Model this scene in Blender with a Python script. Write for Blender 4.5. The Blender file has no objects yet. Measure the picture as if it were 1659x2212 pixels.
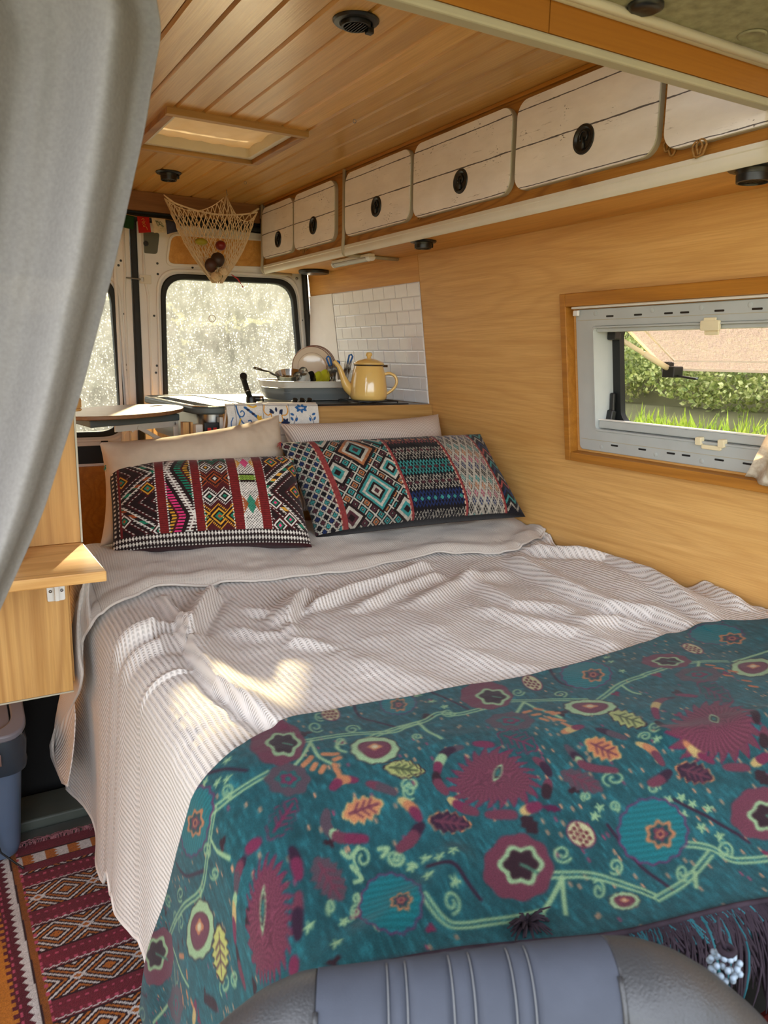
import bpy, math, random
import numpy as np
from mathutils import Vector, Matrix
random.seed(7); RNG = np.random.default_rng(11)
S = bpy.context.scene
PI = math.pi

# ------------------------------------------------------------------ camera
CAM = np.array([0.0, 0.0, 1.20]); FPX = 1680.0; CX, CY = 829.5, 1106.0
AX = np.array([[0.864, 0.083, 0.496], [-0.503, 0.176, 0.846], [0.017, 0.981, -0.194]])
def _axes():
    y = np.array([-168 - CX, CY - 757, FPX]); y /= np.linalg.norm(y)
    b = CY - 825.0; a = -(y[1] * b + y[2] * FPX) / y[0]
    x = np.array([a, b, FPX]); x /= np.linalg.norm(x)
    z = np.cross(x, y); z = z if z[1] > 0 else -z
    return np.stack([x, y, z])
AX = _axes()                                   # rows: world x, y, z seen in camera space (right, up, forward)
cam = bpy.data.cameras.new('camera'); camo = bpy.data.objects.new('camera', cam); S.collection.objects.link(camo)
cam.sensor_width = 36.0; cam.sensor_fit = 'AUTO'; cam.lens = 36.0 * FPX / 2212.0
cam.clip_start = 0.02; cam.clip_end = 300
R3 = Matrix([[AX[i][0], AX[i][1], -AX[i][2]] for i in range(3)])
M4 = R3.to_4x4(); M4.translation = Vector(CAM); camo.matrix_world = M4
cam.dof.use_dof = True; cam.dof.focus_distance = 1.9; cam.dof.aperture_fstop = 11.0
S.camera = camo

# ------------------------------------------------------------------ sky, sun, exposure
SUN_AZ = math.atan2(0.39, 0.92); SUN_EL = math.radians(19.9)       # sun behind the rear doors, a little to the right
W = bpy.data.worlds.new('sky'); S.world = W; W.use_nodes = True
nt = W.node_tree; bg = nt.nodes['Background']
sky = nt.nodes.new('ShaderNodeTexSky'); sky.sky_type = 'NISHITA'; sky.sun_disc = False
sky.sun_elevation = SUN_EL; sky.sun_rotation = SUN_AZ; sky.air_density = 1.0; sky.dust_density = 2.5; sky.ozone_density = 1.0
mixw = nt.nodes.new('ShaderNodeMix'); mixw.data_type = 'RGBA'; mixw.inputs[0].default_value = 0.55
nt.links.new(sky.outputs[0], mixw.inputs[6]); mixw.inputs[7].default_value = (5.0, 4.95, 5.0, 1)
nt.links.new(mixw.outputs[2], bg.inputs[0]); bg.inputs[1].default_value = 1.0
sd = bpy.data.lights.new('sun', 'SUN'); sd.energy = 46.0; sd.angle = math.radians(1.2); sd.color = (1.0, 0.80, 0.50)
so = bpy.data.objects.new('sun', sd); S.collection.objects.link(so)
sv = Vector((math.sin(SUN_AZ) * math.cos(SUN_EL), math.cos(SUN_AZ) * math.cos(SUN_EL), math.sin(SUN_EL)))
so.rotation_euler = sv.to_track_quat('Z', 'Y').to_euler(); so.location = (2, 6, 5)
S.view_settings.view_transform = 'Standard'; S.view_settings.look = 'None'
S.view_settings.gamma = 1.0; S.view_settings.use_curve_mapping = False
S.view_settings.exposure = 0.5
S.cycles.max_bounces = 10; S.cycles.diffuse_bounces = 5; S.cycles.transparent_max_bounces = 24
S.cycles.sample_clamp_indirect = 6.0; S.cycles.caustics_reflective = False; S.cycles.caustics_refractive = False

# ------------------------------------------------------------------ pixel -> point helpers (photo frame 1659 x 2212)
def _ray(px, py):
    v = AX @ np.array([px - CX, CY - py, FPX]); return v / np.linalg.norm(v)
def hit(px, py, n, p0):
    r = _ray(px, py); n = np.array(n, float)
    return CAM + r * (((np.array(p0, float) - CAM) @ n) / (r @ n))
def PX(px, py, x): return hit(px, py, (1, 0, 0), (x, 0, 0))
def PY(px, py, y): return hit(px, py, (0, 1, 0), (0, y, 0))
def PZ(px, py, z): return hit(px, py, (0, 0, 1), (0, 0, z))
WB = 0.13; WA = 1.505                                              # right wall leans inwards: x = WA - WB (z - 1.2)
_wn = np.array([-1.0, 0, -WB]) / math.hypot(1, WB); _wu = np.array([-WB, 0, 1.0]) / math.hypot(1, WB)
def WP(y, z, off=0.0):
    return np.array([WA - WB * (z - 1.2), y, z]) + _wn * off
def WX(z): return WA - WB * (z - 1.2)

# ------------------------------------------------------------------ mesh helpers
class MB:
    def __init__(s): s.v = []; s.f = []
    def add(s, vs, fs):
        o = len(s.v); s.v += [tuple(map(float, p)) for p in vs]; s.f += [tuple(i + o for i in f) for f in fs]; return s
    def box(s, a, b):
        x0, y0, z0 = a; x1, y1, z1 = b
        return s.hexa([(x0, y0, z0), (x1, y0, z0), (x1, y1, z0), (x0, y1, z0), (x0, y0, z1), (x1, y0, z1), (x1, y1, z1), (x0, y1, z1)])
    def hexa(s, p):
        return s.add(p, [(3, 2, 1, 0), (4, 5, 6, 7), (0, 1, 5, 4), (1, 2, 6, 5), (2, 3, 7, 6), (3, 0, 4, 7)])
    def obox(s, c, ux, uy, uz):                                    # centre and three half-axis vectors
        c, ux, uy, uz = map(np.array, (c, ux, uy, uz))
        return s.hexa([c - ux - uy - uz, c + ux - uy - uz, c + ux + uy - uz, c - ux + uy - uz,
                       c - ux - uy + uz, c + ux - uy + uz, c + ux + uy + uz, c - ux + uy + uz])
    def bar(s, p, q, w, h, up=(0, 0, 1)):
        p, q, up = map(lambda a: np.array(a, float), (p, q, up)); d = q - p; L = np.linalg.norm(d); d /= L
        sx = np.cross(d, up); sx /= np.linalg.norm(sx); uz = np.cross(sx, d)
        return s.obox((p + q) / 2, d * L / 2, sx * w / 2, uz * h / 2)
    def tube(s, pts, r, n=8, closed=False, cap=True, flat=1.0):
        P = np.array(pts, float); m = len(P); rr = np.broadcast_to(np.array(r, float), (m,))
        T = np.gradient(P, axis=0) if not closed else (np.roll(P, -1, 0) - np.roll(P, 1, 0))
        T /= np.maximum(np.linalg.norm(T, axis=1, keepdims=True), 1e-9)
        up = np.array([0, 0, 1.0]) if abs(T[0][2]) < .9 else np.array([1.0, 0, 0])
        a = np.cross(T[0], up); a /= np.linalg.norm(a); vs = []
        for i in range(m):
            a = a - T[i] * (a @ T[i]); a /= max(np.linalg.norm(a), 1e-9); b = np.cross(T[i], a)
            for k in range(n):
                t = 2 * PI * k / n; vs.append(P[i] + rr[i] * (math.cos(t) * a + flat * math.sin(t) * b))
        fs = []
        for i in range(m if closed else m - 1):
            j = (i + 1) % m
            for k in range(n): fs.append((i * n + k, i * n + (k + 1) % n, j * n + (k + 1) % n, j * n + k))
        if cap and not closed: fs += [tuple(range(n))[::-1], tuple((m - 1) * n + k for k in range(n))]
        return s.add(vs, fs)
    def lathe(s, prof, c, axis=(0, 0, 1), n=32, a0=0, a1=2 * PI):
        c = np.array(c, float); ax = np.array(axis, float); ax /= np.linalg.norm(ax)
        t = np.array([1.0, 0, 0]) if abs(ax[0]) < .9 else np.array([0, 1.0, 0])
        u = np.cross(ax, t); u /= np.linalg.norm(u); w = np.cross(ax, u); vs = []
        for (r, h) in prof:
            for k in range(n):
                t = a0 + (a1 - a0) * k / n; vs.append(c + ax * h + max(r, 1e-5) * (math.cos(t) * u + math.sin(t) * w))
        fs = [(i * n + k, i * n + (k + 1) % n, (i + 1) * n + (k + 1) % n, (i + 1) * n + k) for i in range(len(prof) - 1) for k in range(n)]
        return s.add(vs, fs)
    def grid(s, P, close_u=False):
        P = np.asarray(P, float); a, b = P.shape[:2]; I = np.arange(a * b).reshape(a, b)
        if close_u: I = np.vstack([I, I[:1]])
        q = np.stack([I[:-1, :-1], I[1:, :-1], I[1:, 1:], I[:-1, 1:]], -1).reshape(-1, 4)
        return s.add(P.reshape(-1, 3), [tuple(r) for r in q.tolist()])
    def ring(s, outer, inner, F, w0, w1):                          # plate with a hole; F(u, v, w) -> point
        n = len(outer); vs = [F(u, v, w) for w in (w0, w1) for L in (outer, inner) for (u, v) in L]; fs = []
        for k in range(n):
            j = (k + 1) % n
            fs += [(k, j, n + j, n + k), (2 * n + k, 3 * n + k, 3 * n + j, 2 * n + j), (k, 2 * n + k, 2 * n + j, j), (n + k, n + j, 3 * n + j, 3 * n + k)]
        return s.add(vs, fs)
    def plate(s, outline, F, w0, w1):
        n = len(outline); vs = [F(u, v, w) for w in (w0, w1) for (u, v) in outline]
        fs = [tuple(range(n))[::-1], tuple(range(n, 2 * n))] + [(k, (k + 1) % n, n + (k + 1) % n, n + k) for k in range(n)]
        return s.add(vs, fs)
def rrect(x0, y0, x1, y1, r, n=6):
    """rounded rectangle, four corners of n+1 points; r may be 0"""
    out = []
    for (cx, cy, a) in ((x1 - r, y1 - r, 0), (x0 + r, y1 - r, 90), (x0 + r, y0 + r, 180), (x1 - r, y0 + r, 270)):
        for k in range(n + 1):
            t = math.radians(a + 90.0 * k / n); out.append((cx + r * math.cos(t), cy + r * math.sin(t)))
    return out
def quadr(P, r, n=6):
    """rounded quadrilateral from four corners TR, TL, BL, BR (same point order as rrect)"""
    out = []; P = [np.array(p, float) for p in P]
    for i in range(len(P)):
        c = P[i]; a = P[i - 1] - c; b = P[(i + 1) % len(P)] - c; a /= np.linalg.norm(a); b /= np.linalg.norm(b)
        for k in range(n + 1):
            t = k / n; p = c + r * (a * (1 - t) ** 2 + b * t ** 2); out.append((p[0], p[1]))
    return out
def wo(o):
    v = Vector((0, 0, 0))
    while o is not None: v += o.location; o = o.parent
    return v
def fixn(me):
    import bmesh
    b = bmesh.new(); b.from_mesh(me); bmesh.ops.recalc_face_normals(b, faces=b.faces); b.to_mesh(me); b.free()
def mk(name, mb, mat, parent=None, smooth=False, bevel=0, subs=0, label=None, cat=None, group=None, kind=None, origin=None, seg=2):
    me = bpy.data.meshes.new(name); me.from_pydata(mb.v, [], mb.f); me.update(); fixn(me)
    o = bpy.data.objects.new(name, me); S.collection.objects.link(o)
    off = Vector((0, 0, 0))
    if parent is not None: o.parent = parent; off = -wo(parent)
    elif origin is not None:
        me.transform(Matrix.Translation(-Vector(origin))); off = Vector(origin)
    o.location = off
    if mat: me.materials.append(mat)
    if smooth is True: me.polygons.foreach_set('use_smooth', [True] * len(me.polygons))
    elif smooth:
        me.polygons.foreach_set('use_smooth', [True] * len(me.polygons)); me.set_sharp_from_angle(angle=math.radians(smooth))
    if bevel:
        m = o.modifiers.new('bevel', 'BEVEL'); m.width = bevel; m.segments = seg; m.limit_method = 'ANGLE'; m.angle_limit = math.radians(35); m.harden_normals = False
    if subs:
        m = o.modifiers.new('subs', 'SUBSURF'); m.levels = subs; m.render_levels = subs
    tag(o, label, cat, group, kind); return o
def tag(o, label=None, cat=None, group=None, kind=None):
    if label: o['label'] = label
    if cat: o['category'] = cat
    if group: o['group'] = group
    if kind: o['kind'] = kind
    return o
def thing(name, label, cat, loc=(0, 0, 0), group=None, kind=None):
    o = bpy.data.objects.new(name, None); S.collection.objects.link(o); o.location = tuple(map(float, loc)); o.empty_display_size = .05
    return tag(o, label, cat, group, kind)
def gridmesh(name, P, UV, mat, parent=None, col=None, label=None, cat=None, group=None, kind=None, thick=0, thickoff=-1):
    """cloth-like grid: P (a,b,3), UV (a,b,2), optional vertex colour (a,b,3) sRGB"""
    a, b = P.shape[:2]; me = bpy.data.meshes.new(name)
    I = np.arange(a * b).reshape(a, b); q = np.stack([I[:-1, :-1], I[1:, :-1], I[1:, 1:], I[:-1, 1:]], -1).reshape(-1, 4)
    me.vertices.add(a * b); me.vertices.foreach_set('co', P.reshape(-1).astype(np.float32))
    nq = len(q); me.loops.add(nq * 4); me.loops.foreach_set('vertex_index', q.reshape(-1).astype(np.int32))
    me.polygons.add(nq); me.polygons.foreach_set('loop_start', (np.arange(nq) * 4).astype(np.int32)); me.polygons.foreach_set('loop_total', np.full(nq, 4, np.int32))
    me.polygons.foreach_set('use_smooth', np.ones(nq, bool)); me.update(calc_edges=True)
    uv = me.uv_layers.new(name='cloth'); uv.data.foreach_set('uv', UV.reshape(-1, 2)[q.reshape(-1)].reshape(-1).astype(np.float32))
    if col is not None:
        ca = me.color_attributes.new('dye', 'FLOAT_COLOR', 'POINT')
        c = np.ones((a * b, 4), np.float32); cc = np.clip(col.reshape(-1, 3), 0, 1)
        c[:, :3] = np.where(cc < .04045, cc / 12.92, ((cc + .055) / 1.055) ** 2.4); ca.data.foreach_set('color', c.reshape(-1))
    o = bpy.data.objects.new(name, me); S.collection.objects.link(o)
    if parent is not None: o.parent = parent; o.location = -wo(parent)
    me.materials.append(mat)
    if thick:
        m = o.modifiers.new('thickness', 'SOLIDIFY'); m.thickness = thick; m.offset = thickoff
    return tag(o, label, cat, group, kind)

# ------------------------------------------------------------------ colour and materials
def lin(c):
    c = np.array(c, float) / (255.0 if max(c) > 1.01 else 1.0)
    return tuple(np.where(c < .04045, c / 12.92, ((c + .055) / 1.055) ** 2.4)) + (1.0,)
class NT:
    def __init__(s, name, rough=.6, spec=.4):
        s.m = bpy.data.materials.new(name); s.m.use_nodes = True; s.t = s.m.node_tree; s.n = s.t.nodes; s.b = s.n['Principled BSDF']
        s.b.inputs['Roughness'].default_value = rough; s.b.inputs['Specular IOR Level'].default_value = spec
    def new(s, typ, **kw):
        x = s.n.new(typ)
        for k, v in kw.items(): setattr(x, k, v)
        return x
    def link(s, a, b): s.t.links.new(a, b)
    def coord(s, scale=(1, 1, 1), kind='Object', rot=(0, 0, 0), loc=(0, 0, 0)):
        tc = s.new('ShaderNodeTexCoord'); mp = s.new('ShaderNodeMapping'); s.link(tc.outputs[kind], mp.inputs[0])
        mp.inputs['Scale'].default_value = scale; mp.inputs['Rotation'].default_value = rot; mp.inputs['Location'].default_value = loc
        return mp.outputs[0]
    def noise(s, vec, scale=5, detail=4, rough=.5, dist=0.0):
        x = s.new('ShaderNodeTexNoise'); s.link(vec, x.inputs['Vector']); x.inputs['Scale'].default_value = scale
        x.inputs['Detail'].default_value = detail; x.inputs['Roughness'].default_value = rough; x.inputs['Distortion'].default_value = dist
        return x.outputs[0]
    def math(s, op, a, b=None, c=None, clamp=False):
        x = s.new('ShaderNodeMath', operation=op); x.use_clamp = clamp
        for i, v in enumerate((a, b, c)):
            if v is None: continue
            if isinstance(v, (int, float)): x.inputs[i].default_value = v
            else: s.link(v, x.inputs[i])
        return x.outputs[0]
    def ramp(s, fac, stops):
        x = s.new('ShaderNodeValToRGB'); s.link(fac, x.inputs[0]); e = x.color_ramp.elements
        while len(e) < len(stops): e.new(0.5)
        for i, (p, c) in enumerate(stops):
            e[i].position = p; e[i].color = c if len(c) == 4 else lin(c)
        return x.outputs[0]
    def mix(s, fac, a, b, typ='MIX'):
        x = s.new('ShaderNodeMix', data_type='RGBA', blend_type=typ)
        for i, v in ((0, fac), (6, a), (7, b)):
            if isinstance(v, (int, float)): x.inputs[i].default_value = v
            elif isinstance(v, tuple): x.inputs[i].default_value = v if len(v) == 4 else lin(v)
            else: s.link(v, x.inputs[i])
        return x.outputs[2]
    def col(s, v):
        if isinstance(v, tuple): s.b.inputs['Base Color'].default_value = v if len(v) == 4 else lin(v)
        else: s.link(v, s.b.inputs['Base Color'])
    def bump(s, h, strength=.5, dist=.002, normal=None):
        x = s.new('ShaderNodeBump'); x.inputs['Strength'].default_value = strength; x.inputs['Distance'].default_value = dist
        s.link(h, x.inputs['Height'])
        if normal is not None: s.link(normal, x.inputs['Normal'])
        s.link(x.outputs[0], s.b.inputs['Normal']); return x.outputs[0]
def plain(name, c, rough=.5, spec=.4, metal=0, var=.06, nscale=18, bump=0, bscale=300, coat=0):
    """solid colour with slight uneven tone"""
    t = NT(name, rough, spec); v = t.coord()
    n = t.noise(v, nscale, 4); l = np.array(lin(c)[:3])
    t.col(t.ramp(n, [(.3, tuple(l * (1 - var)) + (1,)), (.7, tuple(np.minimum(l * (1 + var), 1)) + (1,))]))
    t.b.inputs['Metallic'].default_value = metal
    if coat: t.b.inputs['Coat Weight'].default_value = coat
    if bump: t.bump(t.noise(v, bscale, 3), bump, .001)
    return t.m
def wood(name, light, mid, dark, axis='y', rough=.42, k=26, figure=.5, scale=1.0, coat=.0, bump=.15, off=(0, 0, 0), perobj=False):
    """plain-sawn board: contour-line figure plus fine pores, grain running along one axis"""
    t = NT(name, rough, .4); i = 'xyz'.index(axis)
    s1 = [5.0, 5.0, 5.0]; s1[i] = .45; s2 = [260.0, 260.0, 260.0]; s2[i] = 7.0; s3 = [60.0] * 3; s3[i] = 1.6
    sc = lambda a: tuple(x * scale for x in a)
    va, vb, vc = t.coord(sc(s1), loc=off), t.coord(sc(s2)), t.coord(sc(s3))
    if perobj:
        oi = t.new('ShaderNodeObjectInfo'); 
        for nm in (0,):
            add = t.new('ShaderNodeVectorMath', operation='MULTIPLY_ADD'); t.link(oi.outputs['Random'], add.inputs[0]); add.inputs[1].default_value = (9, 7, 5); t.link(va, add.inputs[2]); va = add.outputs[0]
    stre0 = t.noise(vb, 1.0, 2, .5)
    n1 = t.noise(va, 1.0, 1.6, .35, .2)
    fib = t.math('MULTIPLY', stre0, .9)
    rings = t.math('MULTIPLY_ADD', t.math('SINE', t.math('MULTIPLY_ADD', n1, k * 3.4, fib)), .5, .5)
    rings = t.math('POWER', rings, 3.0)
    pores = t.ramp(t.noise(vb, 1.0, 3, .6), [(.36, (0, 0, 0, 1)), (.62, (1, 1, 1, 1))])
    stre = t.noise(vc, 1.0, 3, .55)
    base = t.ramp(stre, [(.28, light), (.72, mid)])
    fn2 = t.ramp(t.noise(t.coord(tuple(q * scale for q in ([26.0 if j != i else 1.1 for j in range(3)])), loc=off), 1.0, 3, .6), [(.35, (0, 0, 0, 1)), (.7, (1, 1, 1, 1))])
    c0 = t.mix(t.math('MULTIPLY', fn2, .28), base, dark)
    c1 = t.mix(t.math('MULTIPLY', rings, figure), c0, dark)
    c2 = t.mix(t.math('MULTIPLY', t.math('SUBTRACT', 1.0, pores), .30), c1, dark)
    if perobj:
        hs = t.new('ShaderNodeHueSaturation'); t.link(c2, hs.inputs['Color']); t.link(t.math('MULTIPLY_ADD', oi.outputs['Random'], .28, .86), hs.inputs['Value']); c2 = hs.outputs[0]
    t.col(c2); 
    if coat: t.b.inputs['Coat Weight'].default_value = coat; t.b.inputs['Coat Roughness'].default_value = .22
    if bump: t.bump(pores, bump, .0006)
    return t.m
M = {}
M['oak_wall'] = wood('oak_wall_panel', (226, 180, 112), (214, 165, 96), (180, 128, 66), 'y', .45, 34, .24, 1.3)
M['oak_wall2'] = wood('oak_bright_panel', (224, 170, 92), (212, 154, 76), (172, 114, 50), 'y', .45, 24, .28, 1.1, off=(3, 1, 2))
M['plank'] = wood('ceiling_pine_lacquered', (224, 178, 106), (210, 160, 84), (162, 112, 48), 'y', .34, 16, .26, 1.1, coat=.3, perobj=True)
M['oak_dark'] = wood('honey_trim_wood', (184, 124, 46), (168, 108, 36), (134, 82, 24), 'y', .4, 20, .35, 1.2)
M['oak_v'] = wood('oak_vertical_panel', (212, 166, 100), (196, 148, 82), (158, 110, 56), 'z', .42, 24, .5, 1.1)
M['oak_x'] = wood('oak_front_panel', (192, 150, 90), (174, 132, 74), (144, 104, 54), 'x', .45, 26, .45, 1.3)
M['pine'] = wood('pine_shelf_board', (226, 182, 118), (214, 166, 98), (176, 122, 60), 'x', .38, 30, .6, 1.4)
M['beam'] = wood('beam_veneer', (176, 116, 40), (160, 102, 32), (140, 86, 26), 'x', .5, 18, .25, 1.0)
M['valance'] = wood('valance_wood', (150, 104, 62), (136, 92, 52), (112, 72, 38), 'x', .5, 20, .3, 1.2)
M['oak_rail'] = wood('cabinet_rail_oak', (182, 128, 58), (166, 110, 44), (120, 72, 26), 'y', .45, 30, .6, 2.2)
M['board'] = wood('round_board_wood', (150, 112, 78), (124, 86, 56), (96, 62, 38), 'x', .5, 20, .35, 1.5)
M['white_metal'] = plain('painted_white_metal', (228, 226, 222), .38, .5, var=.05, nscale=6)
M['black_rubber'] = plain('black_rubber', (26, 28, 28), .55, .4)
M['black_plastic'] = plain('black_plastic', (20, 21, 22), .35, .5)
M['grey_plate'] = plain('grey_plate', (96, 98, 88), .6)
M['off_white'] = plain('offwhite_plastic', (216, 210, 194), .4, .5, var=.03)
M['edge_grey'] = plain('greige_edging', (176, 168, 146), .5, .4, var=.04)
M['white'] = plain('white_plastic', (224, 222, 216), .35, .5, var=.03)
M['steel'] = plain('steel', (150, 150, 148), .28, .5, metal=1, var=.05)
M['dark_metal'] = plain('dark_enamel', (24, 24, 26), .3, .5)
M['chrome'] = plain('chrome', (200, 200, 200), .12, .5, metal=1, var=.02)
M['window_grey'] = plain('window_frame_grey', (176, 180, 178), .42, .5, var=.04, bump=.05, bscale=500)
M['cream'] = plain('cream_latch', (226, 212, 176), .4)
M['grey_flap'] = plain('grey_flap', (84, 92, 92), .5)
M['bracket_white'] = plain('bracket_white', (206, 198, 184), .4, .5, var=.05)
M['headliner'] = plain('felt_headliner', (146, 142, 118), .95, .1, var=.22, nscale=60, bump=.4, bscale=200)
M['floor'] = plain('grey_floor', (88, 90, 84), .6, .3, var=.08)
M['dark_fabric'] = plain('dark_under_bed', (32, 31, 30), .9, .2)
M['bin'] = plain('bin_plastic', (84, 100, 122), .35, .5, var=.04)
M['bin_lid'] = plain('bin_lid_plastic', (104, 104, 112), .38, .5, var=.04)
M['bag'] = plain('bin_liner', (40, 50, 60), .3, .5)
# ================================================================== SETTING
ZC = 1.808
def Fy(y0):                                                        # plane facing the room at y = y0; w grows towards the room
    return lambda u, v, w: (u, y0 - w, v)
# ---- floor, left wall
mk('floor', MB().box((-.45, .0, -.04), (1.75, 3.2, 0)), M['floor'], kind='structure')
mk('wall_left', MB().box((-.36, 1.0, 0), (-.33, 3.2, 1.86)), M['oak_wall'], kind='structure')
# ---- right wall, leaning in, with the window opening
WY0, WY1, WZ0, WZ1 = .652, 1.515, 1.0, 1.315
def wslab(mb, y0, y1, z0, z1, o0=-.03, o1=0.0):
    mb.hexa([WP(y0, z0, o0), WP(y1, z0, o0), WP(y1, z0, o1), WP(y0, z0, o1), WP(y0, z1, o0), WP(y1, z1, o0), WP(y1, z1, o1), WP(y0, z1, o1)]); return mb
SEAM = 2.300
wr = mk('wall_right', wslab(wslab(wslab(wslab(MB(), .0, WY0, 0, 1.9, -.035, -.012), WY1, 3.2, 0, 1.9, -.035, -.012), WY0, WY1, 0, WZ0, -.035, -.012), WY0, WY1, WZ1, 1.9, -.035, -.012), M['dark_fabric'], kind='structure')
w = MB(); wslab(w, .0, WY0, 0, 1.8, -.012, 0); wslab(w, WY1, SEAM - .001, 0, 1.8, -.012, 0); wslab(w, WY0, WY1, 0, WZ0, -.012, 0); wslab(w, WY0, WY1, WZ1, 1.8, -.012, 0)
mk('panel', w, M['oak_wall'], wr)
mk('panel', wslab(MB(), SEAM + .001, 3.17, 0, 1.8, -.012, 0), M['oak_wall2'], wr)
# ---- ceiling: boards with recessed joints
HX0, HX1, HY0, HY1 = .60, .945, 2.115, 2.475
cb = MB()
for a, b in (((-.42, 0.9), (HX0, 3.25)), ((HX1, 0.9), (1.6, 3.25)), ((HX0, 0.9), (HX1, HY0)), ((HX0, HY1), (HX1, 3.25))):
    cb.box((a[0], a[1], ZC + .012), (b[0], b[1], ZC + .05))
ceil = mk('ceiling', cb, M['oak_dark'], kind='structure')
PW = .0725; g0 = .453 - 11 * PW
for k in range(23):
    x0 = g0 + k * PW; x1 = x0 + PW
    if x0 > 1.29: break
    x1 = min(x1, 1.30)
    segs = [(.93, 3.192)] if (x1 < HX0 + .004 or x0 > HX1 - .004) else [(.93, HY0 - .004), (HY1 + .004, 3.192)]
    for (ya, yb) in segs:
        mb = MB(); c = .0042; t = .012; e = .0012
        xs = [(x0 + e, ZC + t), (x0 + e, ZC + .006), (x0 + e + c, ZC), (x1 - e - c, ZC), (x1 - e, ZC + .006), (x1 - e, ZC + t)]
        dx = random.uniform(-1, 1) * .0006
        mb.plate([(a, b) for a, b in xs], lambda u, v, w: (u, w, v + dx), ya, yb)
        mk('plank', mb, M['plank'], ceil)
# small nails / knots left on the boards
# ---- rear frame: black rubber header, side jambs, end wall around the doors
mk('trim_1', MB().box((-.3, 3.175, 1.737), (1.245, 3.199, 1.8075)), M['valance'], kind='structure')
rh = MB().box((-.3, 3.2, 1.700), (1.5, 3.245, 1.76)); rh.tube([(-.3, 3.19, 1.716), (1.47, 3.19, 1.716)], .012, 8)
mk('trim_2', rh, M['black_rubber'], kind='structure', smooth=40)
mk('wall_rear', MB().box((-.45, 3.25, 1.70), (1.7, 3.29, 1.95)).box((1.50, 3.2, -.4), (1.72, 3.29, 1.8)).box((-.45, 3.2, -.4), (-.05, 3.29, 1.8)).box((-.05, 3.25, -.45), (1.5, 3.29, -.02)), M['white_metal'], kind='structure')
jm = MB(); jm.tube([PY(657, 590, 3.185) + (0, 0, .2), PY(657, 590, 3.185), PY(668, 745, 3.185), PY(672, 800, 3.185) - (0, 0, .5)], .0135, 8)
mk('trim_3', jm, M['black_rubber'], kind='structure', smooth=True)
def angled(z0, z1, o0, o1):                                          # end board turning from the wall to the door jamb
    n = np.array([-.97, -.24, 0]); g = np.zeros((9, 25, 3))
    for i, f in enumerate(np.linspace(0, 1, 9)):
        for j, z in enumerate(np.linspace(z0, z1, 25)): g[i, j] = WP(2.96, z) * (1 - f) + np.array([min(1.4735, WX(z) - .003), 3.172, z]) * f
    return MB().grid(g + n * o1).grid(g + n * o0)
mk('trim_4', angled(.6, 1.457, -.006, .002), M['oak_wall2'], kind='structure')

# ---- rear doors
def dirty_glass():
    t = NT('dirty_rear_glass'); n = t.n; out = n['Material Output']
    v = t.coord((1, 1, 1)); vs = t.coord((40, 40, 14))
    big = t.noise(v, 5, 3, .6); fine = t.noise(v, 160, 2, .5); streak = t.noise(vs, 1.0, 4, .6)
    vo = t.new('ShaderNodeTexVoronoi'); t.link(t.coord((1, 1, .8)), vo.inputs['Vector']); vo.inputs['Scale'].default_value = 120
    vo.inputs['Randomness'].default_value = 1.0
    drop = t.ramp(vo.outputs['Distance'], [(.16, (1, 1, 1, 1)), (.40, (0, 0, 0, 1))])
    gate = t.ramp(fine, [(.46, (0, 0, 0, 1)), (.56, (1, 1, 1, 1))])
    spots = t.math('MULTIPLY', t.math('MULTIPLY', drop, gate), t.ramp(streak, [(.38, (.1, .1, .1, 1)), (.6, (1, 1, 1, 1))]))
    film = t.ramp(t.math('ADD', t.math('MULTIPLY', big, .6), t.math('MULTIPLY', streak, .4)), [(.35, (.05,) * 3 + (1,)), (.7, (.15,) * 3 + (1,))])
    fac = t.math('ADD', film, t.math('MULTIPLY', spots, .85), clamp=True)
    tr = t.new('ShaderNodeBsdfTransparent'); tr.inputs[0].default_value = (.55, .56, .54, 1)
    tl = t.new('ShaderNodeBsdfTranslucent'); tl.inputs[0].default_value = (.30, .325, .36, 1)
    gl = t.new('ShaderNodeBsdfGlossy'); gl.inputs['Roughness'].default_value = .05; gl.inputs[0].default_value = (.9, .9, .9, 1)
    m1 = t.new('ShaderNodeMixShader'); t.link(fac, m1.inputs[0]); t.link(tr.outputs[0], m1.inputs[1]); t.link(tl.outputs[0], m1.inputs[2])
    m2 = t.new('ShaderNodeMixShader'); m2.inputs[0].default_value = .04; t.link(m1.outputs[0], m2.inputs[1]); t.link(gl.outputs[0], m2.inputs[2])
    t.link(m2.outputs[0], out.inputs[0]); return t.m
M['dirty_glass'] = dirty_glass()
def off(pts, d):                                                   # grow/shrink a convex outline about its centre
    c = np.mean(np.array(pts), 0); P = np.array(pts); 
    r = P - c; h = np.abs(r).max(0); return [tuple(c + q * (1 + d / h)) for q in r]
def rear_door(n, x0, x1, win, jr):
    outer = quadr([(x1, 1.705), (x0, 1.705), (x0, .0), (x1, .0)], .012, 8); F = Fy(3.2)
    d = mk('door_%d' % n, MB().ring(outer, off(win, .020), F, -.035, 0), M['white_metal'], kind='structure', bevel=.002)
    mk('raised_rim', MB().ring(off(win, .040), off(win, .028), F, 0, .007), M['white_metal'], d, bevel=.0035, smooth=50)
    mk('window_seal', MB().ring(off(win, .021), off(win, .0), F, -.02, .010), M['black_rubber'], d, bevel=.004, smooth=50)
    mk('glass_pane', MB().plate(off(win, .006), F, -.012, -.009), M['dirty_glass'], d)
    return d
ra = [(1.392, 1.505), (.853, 1.495), (.845, .80), (1.455, .80)]
dr = rear_door(2, .752, 1.468, quadr(ra, .085, 8), 0)
la = [(.640, 1.472), (.06, 1.472), (.04, .90), (.655, .90)]
dl = rear_door(1, -.02, .722, quadr(la, .085, 8), 0)
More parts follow.
